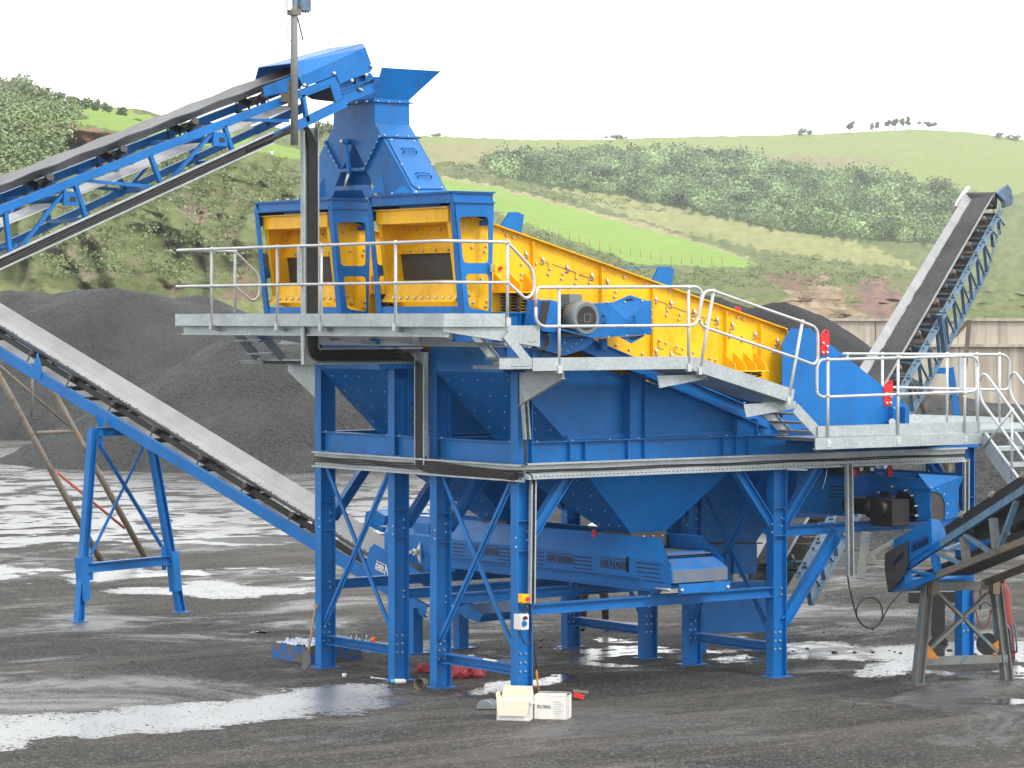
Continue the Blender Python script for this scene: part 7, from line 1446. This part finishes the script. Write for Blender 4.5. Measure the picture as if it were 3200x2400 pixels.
q = P('T', 1950, 1048, Z=0); t = thing('plastic_bottle', q, 'clear plastic bottle with turquoise cap end lying by the second column', 'bottle'); mb = MB(); a = q + Zv * .035; mb.tube([a - RT * .03, a + RT * .10, a + RT * .13], [.034, .034, .02], 12); mb.build('body', 'white', t); M['teal'] = plain('turquoise plastic', (.05, .5, .5), .4); mb = MB(); mb.tube([a - RT * .085, a - RT * .031], [.03, .034], 12); mb.build('cap_end', 'teal', t)
q0_, q1_ = P('T', 1600, 962, Z=.01), P('T', 1820, 985, Z=.01); mb = MB(); mb.tube([q0_, q1_], .008, 6); mb.ball(q0_, .018, 4); o = mb.build('white_rod', 'white'); tag(o, 'thin white rod lying left of the plastic bottle', 'rod')
q = P('T', 1222, 955, Z=0); mb = MB(); mb.tube([q, q + Zv * .05], [.028, .036], 12); o = mb.build('paper_cup', 'white'); tag(o, 'small white paper cup standing in front of the leftmost column', 'cup')
# blue box with plastic sheet
t = thing('metal_crate', (.65, 5.95, 0), 'low dirty blue crate with crumpled plastic on top beside the leftmost column', 'crate')
x0, x1, y0, y1, h_ = .18, 1.16, 5.48, 6.44, .24
M['dirtyblue'] = paint('mud smeared blue paint', (.01, .10, .34), .7, (.10, .085, .07), .8, (.12, .105, .09), .47)
mb = MB()
for a, b in (((x0, y0), (x1, y0)), ((x1, y0), (x1, y1)), ((x1, y1), (x0, y1)), ((x0, y1), (x0, y0))): mb.bar((a[0], a[1], h_ / 2), (b[0], b[1], h_ / 2), .02, h_)
mb.box(x0, x1, y0, y1, .0, .02); mb.build('walls', 'dirtyblue', t)
bm = bmesh.new(); nn = 26; gv = [[bm.verts.new((x0 + .03 + (x1 - x0 - .06) * i / nn, y0 + .03 + (y1 - y0 - .06) * j / nn, h_ - .01 + .09 * abs(noise.fractal(Vector((i * .23, j * .23, 2)), 1, 2, 4)) + .03 * noise.noise(Vector((i * .9, j * .9, 8))))) for j in range(nn + 1)] for i in range(nn + 1)]
for i in range(nn):
    for j in range(nn): bm.faces.new([gv[i][j], gv[i + 1][j], gv[i + 1][j + 1], gv[i][j + 1]])
me = bpy.data.meshes.new('plastic_sheet'); bm.to_mesh(me); bm.free(); me.transform(Matrix.Translation(-Vector(t['_w']))); M['film2'] = plain('pale plastic sheet', (.42, .46, .55), .25, 0, .15); me.materials.append(M['film2']); o = bpy.data.objects.new('plastic_sheet', me); scn.collection.objects.link(o); o.parent = t; 
# shovel
tp = P('J', 377, 792, X=-.05); bt = P('J', 330, 1075, X=-.42); tip = P('J', 296, 1192, Z=.01)
t = thing('shovel', tip, 'shovel with wooden handle leaning against the leftmost column', 'shovel'); mb = MB(); mb.tube([tp, bt], .017, 8); mb.bar(tp - Yv * .06, tp + Yv * .06, .03, .03); mb.build('handle', 'wood', t)
mb = MB(); s_ = (tip - bt).normalized(); w_ = Yv.cross(s_).cross(s_).normalized(); w_ = Vector((-w_.x, -w_.y, -w_.z)); mb.hexa([bt - w_ * .03, bt + w_ * .03, bt.lerp(tip, .35) + w_ * .10, tip + w_ * .04, tip - w_ * .04, bt.lerp(tip, .35) - w_ * .10], [p + Vector((.012, 0, .008)) for p in (bt - w_ * .03, bt + w_ * .03, bt.lerp(tip, .35) + w_ * .10, tip + w_ * .04, tip - w_ * .04, bt.lerp(tip, .35) - w_ * .10)]); mb.build('blade', 'greysteel', t)
# red sacks
def sack(u, v, s, sc, lab, seed, zone='U'):
    q = P(zone, u, v, Z=0); bm = bmesh.new(); bmesh.ops.create_icosphere(bm, subdivisions=4, radius=1)
    for vt in bm.verts:
        n_ = noise.fractal(vt.co * 1.5 + Vector((seed, 0, 0)), 1, 2, 4) * .38 + (1 - abs(noise.noise(vt.co * 3.2 + Vector((0, seed, 0))))) * .14
        c = vt.co * (1 + n_ - .14); vt.co = Vector((c.x * sc[0], c.y * sc[1], max(0, c.z * .8 + .55) * sc[2])) * s
    for f in bm.faces: f.smooth = True
    me = bpy.data.meshes.new('red_sack'); bm.to_mesh(me); bm.free(); me.materials.append(M['sack']); o = bpy.data.objects.new('red_sack', me); scn.collection.objects.link(o); o.location = q; o.rotation_euler.z = TH - math.pi / 2; tag(o, lab, 'sack', 'red sacks behind the third column')
M['sack'] = plain('red woven plastic', (.30, .03, .04), .5, 0, .4)
sack(480, 625, .15, (1, .8, 1.1), 'crumpled red sack just right of the third column', 1.0); sack(690, 615, .145, (.95, .7, .95), 'red sack with pale print, right one of the heap', 5.0); sack(95, 560, .11, (1.2, .6, .9), 'flattened red sack left of the third column', 9.0)
q = P('U', 1412, 792, Z=0); t = thing('crowbar', q, 'thin dark bar with orange lower end standing beside the front corner column', 'bar'); mb = MB(); tq = P('U', 1398, 200, Y=q.y + .1); tq = Vector((q.x - .02, q.y + .08, tq.z)); mb.tube([q.lerp(tq, .45), tq], .010, 6); mb.build('upper_bar', 'darksteel', t); mb = MB(); mb.tube([q, q.lerp(tq, .45)], .013, 6); mb.build('lower_bar', 'orange', t)
# tools left on the ties
for k, (u, h_, m_, lab) in enumerate(((1318, .05, 'silver', 'shiny bolt, leftmost on the tie beam'), (1345, .03, 'rust', 'rusty nut between bolts on the tie beam'), (1390, .06, 'silver', 'tall bolt left of the loose washers on the tie'), (1430, .03, 'silver', 'low nut in the middle of the tie beam'), (1470, .05, 'greysteel', 'grey bolt right of the middle of the tie'), (1530, .09, 'silver', 'longest bolt standing on the tie beam'), (1575, .04, 'silver', 'small bolt touching the orange tape'))):
    q = P('T', u, 440, X=.10); z = .49; mb = MB(); mb.tube([(q.x, q.y, z), (q.x, q.y, z + .014)], .02, 6); mb.tube([(q.x, q.y, z + .014), (q.x, q.y, z + h_)], .009, 6); o = mb.build('loose_bolt', m_); tag(o, lab, 'bolt', 'loose bolts on the tie beam')
q = P('T', 1628, 440, X=.10); mb = MB(); mb.tube([(q.x, q.y, .49), (q.x, q.y, .56)], .035, 14); M['orangetape'] = plain('orange plastic', (.75, .12, .02), .5); o = mb.build('tape_roll', 'orangetape'); tag(o, 'orange roll of tape standing among the bolts on the tie beam', 'tape')
a, b = P('T', 1650, 485, X=.08), P('T', 1825, 470, X=.08); mb = MB(); mb.bar((a.x, a.y, .5), (b.x, b.y, .5), .025, .014); mb.tube([(b.x, b.y, .494), (b.x, b.y, .51)], .03, 10); o = mb.build('spanner', 'silver'); tag(o, 'steel spanner lying right of the orange tape', 'spanner')
a, b = P('U', 780, 395, X=.08), P('U', 925, 418, X=.08); mb = MB(); mb.bar((a.x, a.y, .5), (b.x, b.y, .5), .03, .02); o = mb.build('steel_rule', 'white'); tag(o, 'white steel rule lying on the nearer tie beam', 'ruler')
# gas cylinder, its trolley, hose and reel
q = P('Q', 1672, 1250, Z=0); t = thing('gas_cylinder', q, 'tall faded red gas cylinder standing behind the right trestle leg', 'gas cylinder'); ax = (Zv - RT * .09).normalized(); mb = MB(); H_ = 1.13; r_ = .10
mb.tube([q, q + ax * .02, q + ax * (H_ * .86), q + ax * (H_ * .93), q + ax * (H_ * .98), q + ax * H_], [r_ * .9, r_, r_, r_ * .8, r_ * .45, r_ * .32], 22); M['cylred'] = paint('faded red cylinder paint', (.22, .045, .035), .5, (.08, .03, .025), .9); mb.build('body', 'cylred', t)
mb = MB(); mb.tube([q + ax * H_, q + ax * (H_ + .10)], [.04, .035], 12); mb.build('valve_cap', 'cylred', t)
t = thing('cylinder_trolley', q + RT * .1, 'light blue tube trolley around the red gas cylinder', 'trolley'); dzq = (q - CAM).dot(VW)
for pts in ([(1590, 765), (1685, 890), (1712, 1190)], [(1722, 800), (1752, 850), (1775, 1190)], [(1440, 560), (1462, 760), (1492, 1010)]): mb = MB(); pp = [P('Q', u, v, d=dzq - .12) for u, v in pts]; mb.tube(rpath(pp, .08), .014, 7); mb.build('tube_handle', 'oldblue', t)
mb = MB(); w0_, w1_ = P('Q', 1712, 1190, d=dzq - .12), P('Q', 1775, 1190, d=dzq - .12); mb.bar(w0_, w1_, .03, .03); mb.build('axle', 'darksteel', t)
q = P('Q', 1400, 1240, Z=0); t = thing('cable_reel', q, 'black round cable reel with orange sides behind the trestle foot', 'cable reel'); c = q + Zv * .17; mb = MB()
for sg in (-1, 1): mb.tube([c + VW * sg * .06, c + VW * sg * .075], [.17, .17], 24)
mb.cyl(c - VW * .06, c + VW * .06, .12, 20); mb.build('drum', 'rubber', t); mb = MB(); mb.hexa([c - VW * .085 + RT * a_ + Zv * b_ for a_, b_ in ((.05, -.16), (.12, -.16), (.20, .10), (.14, .12))], [c - VW * .095 + RT * a_ + Zv * b_ for a_, b_ in ((.05, -.16), (.12, -.16), (.20, .10), (.14, .12))]); mb.build('stand', 'orange', t)
mb = MB(); mb.tube(rpath([P('Q', u, v, d=dzq - .1) for u, v in ((1290, 385), (1230, 385), (1200, 450), (1225, 600), (1270, 780), (1320, 905), (1370, 870), (1420, 780), (1430, 640))], .1), .012, 6); o = mb.build('gas_hose', M.setdefault('hose', plain('dull red hose', (.18, .05, .035), .6))); tag(o, 'dull red hose hanging in a long loop under the trestle top', 'hose')
mb = MB(); mb.tube(rpath([P('Q', u, v, d=dzq - .15) for u, v in ((1310, 480), (1285, 600), (1300, 655), (1310, 560), (1380, 540), (1440, 600))], .05), .009, 6); o = mb.build('black_cable', 'cable'); tag(o, 'thin black cable tangled beside the red hose', 'cable')
t = thing('torch_case', P('Q', 1380, 440, d=dzq), 'rusty box hanging under the trestle top beside the hose', 'tool case'); a = P('Q', 1300, 380, d=dzq - .1); b = P('Q', 1450, 500, d=dzq - .1); mb = MB(); mb.hexa([a, Vector((b.x, b.y, a.z)), b, Vector((a.x, a.y, b.z))], [p + VW * .12 for p in (a, Vector((b.x, b.y, a.z)), b, Vector((a.x, a.y, b.z)))]); mb.build('case', 'rust', t, bevel=.015)
# loose stones
rs = random.Random(11)
spots = [('F', 805, 1003), ('F', 672, 1048), ('F', 740, 1073), ('F', 870, 1088), ('F', 620, 1120), ('F', 890, 1145), ('F', 1050, 1203), ('F', 1180, 1192), ('F', 1218, 1200), ('F', 1265, 1210), ('F', 545, 1175), ('F', 910, 1205), ('F', 755, 1205), ('F', 1245, 1140), ('F', 1600, 1180), ('F', 1835, 1218), ('F', 1640, 1190), ('F', 855, 1015),
         ('G', 420, 1445), ('G', 505, 1443), ('G', 475, 1490), ('G', 420, 1488), ('G', 955, 1440), ('F', 440, 1195), ('F', 85, 1245), ('F', 1218, 1630), ('GL', 905, 243), ('GL', 830, 340), ('GL', 1058, 268), ('GL', 975, 40), ('GL', 1135, 275), ('J', 300, 1130)]
for k, (z_, u, v) in enumerate(spots):
    q = P(z_, u, v, Z=0); bm = bmesh.new(); bmesh.ops.create_icosphere(bm, subdivisions=2, radius=1); s_ = rs.uniform(.018, .038)
    for vt in bm.verts: vt.co = vt.co * (1 + .35 * noise.noise(vt.co * 1.3 + Vector((k, 0, 0)))); vt.co.z *= .6
    me = bpy.data.meshes.new('loose_stone'); bm.to_mesh(me); bm.free(); me.materials.append(M['stone']) if 'stone' in M else me.materials.append(M.setdefault('stone', plain('brown stone', (.10, .075, .06), .8, 0, .4)))
    o = bpy.data.objects.new('loose_stone', me); scn.collection.objects.link(o); o.location = q + Zv * s_ * .3; o.scale = (s_ * rs.uniform(.8, 1.5), s_, s_); o.rotation_euler.z = rs.uniform(0, 6); tag(o, 'small brown stone lying loose on the wet yard', 'stone', 'loose stones scattered on the yard')

mb = MB()
for k in range(5200):
    d_g = 31 + 34 * rs.random() ** 1.5; q = CAM + VW * d_g + RT * rs.uniform(-.19, .19) * d_g; q.z = 0; dn = noise.noise(q * .35); 
    if dn < rs.uniform(-.5, .35): continue
    r = rs.uniform(.005, .017) * (1 if rs.random() < .96 else 1.8); a = rs.uniform(0, 3); e = Vector((math.cos(a), math.sin(a), 0)) * r; f = Vector((-math.sin(a), math.cos(a), 0)) * r * rs.uniform(.6, 1); mb.m = 0 if rs.random() < .7 else 1
    mb.faces([q + e, q + f, q - e, q - f, q + Zv * r * rs.uniform(.7, 1.1) + e * .2], [[0, 1, 4], [1, 2, 4], [2, 3, 4], [3, 0, 4]])
o = mb.build('loose_grit', ['gravelfine', 'stone']); tag(o, 'fine grit strewn over the wet yard', 'grit', kind='stuff')
# ------------------------------------------------------------------ the damp air over the valley
mb = MB(); mb.box(-40, 1500, -700, 1700, -2.2, 190); hz = mb.build('haze', M.setdefault('h', bpy.data.materials.new('damp air'))); hz['kind'] = 'stuff'
hm = M['h']; hm.use_nodes = True; hn = hm.node_tree; hn.nodes.clear(); ho_ = hn.nodes.new('ShaderNodeOutputMaterial'); hv = hn.nodes.new('ShaderNodeVolumePrincipled'); hv.inputs['Color'].default_value = (.93, .95, .96, 1); hv.inputs['Density'].default_value = .00020; hv.inputs['Anisotropy'].default_value = .2; hn.links.new(hv.outputs[0], ho_.inputs['Volume'])
tag(hz, 'thin pale haze in the air over the yard and the far hills', 'haze', kind='stuff')
for o in bpy.data.objects:
    if '_w' in o: del o['_w']
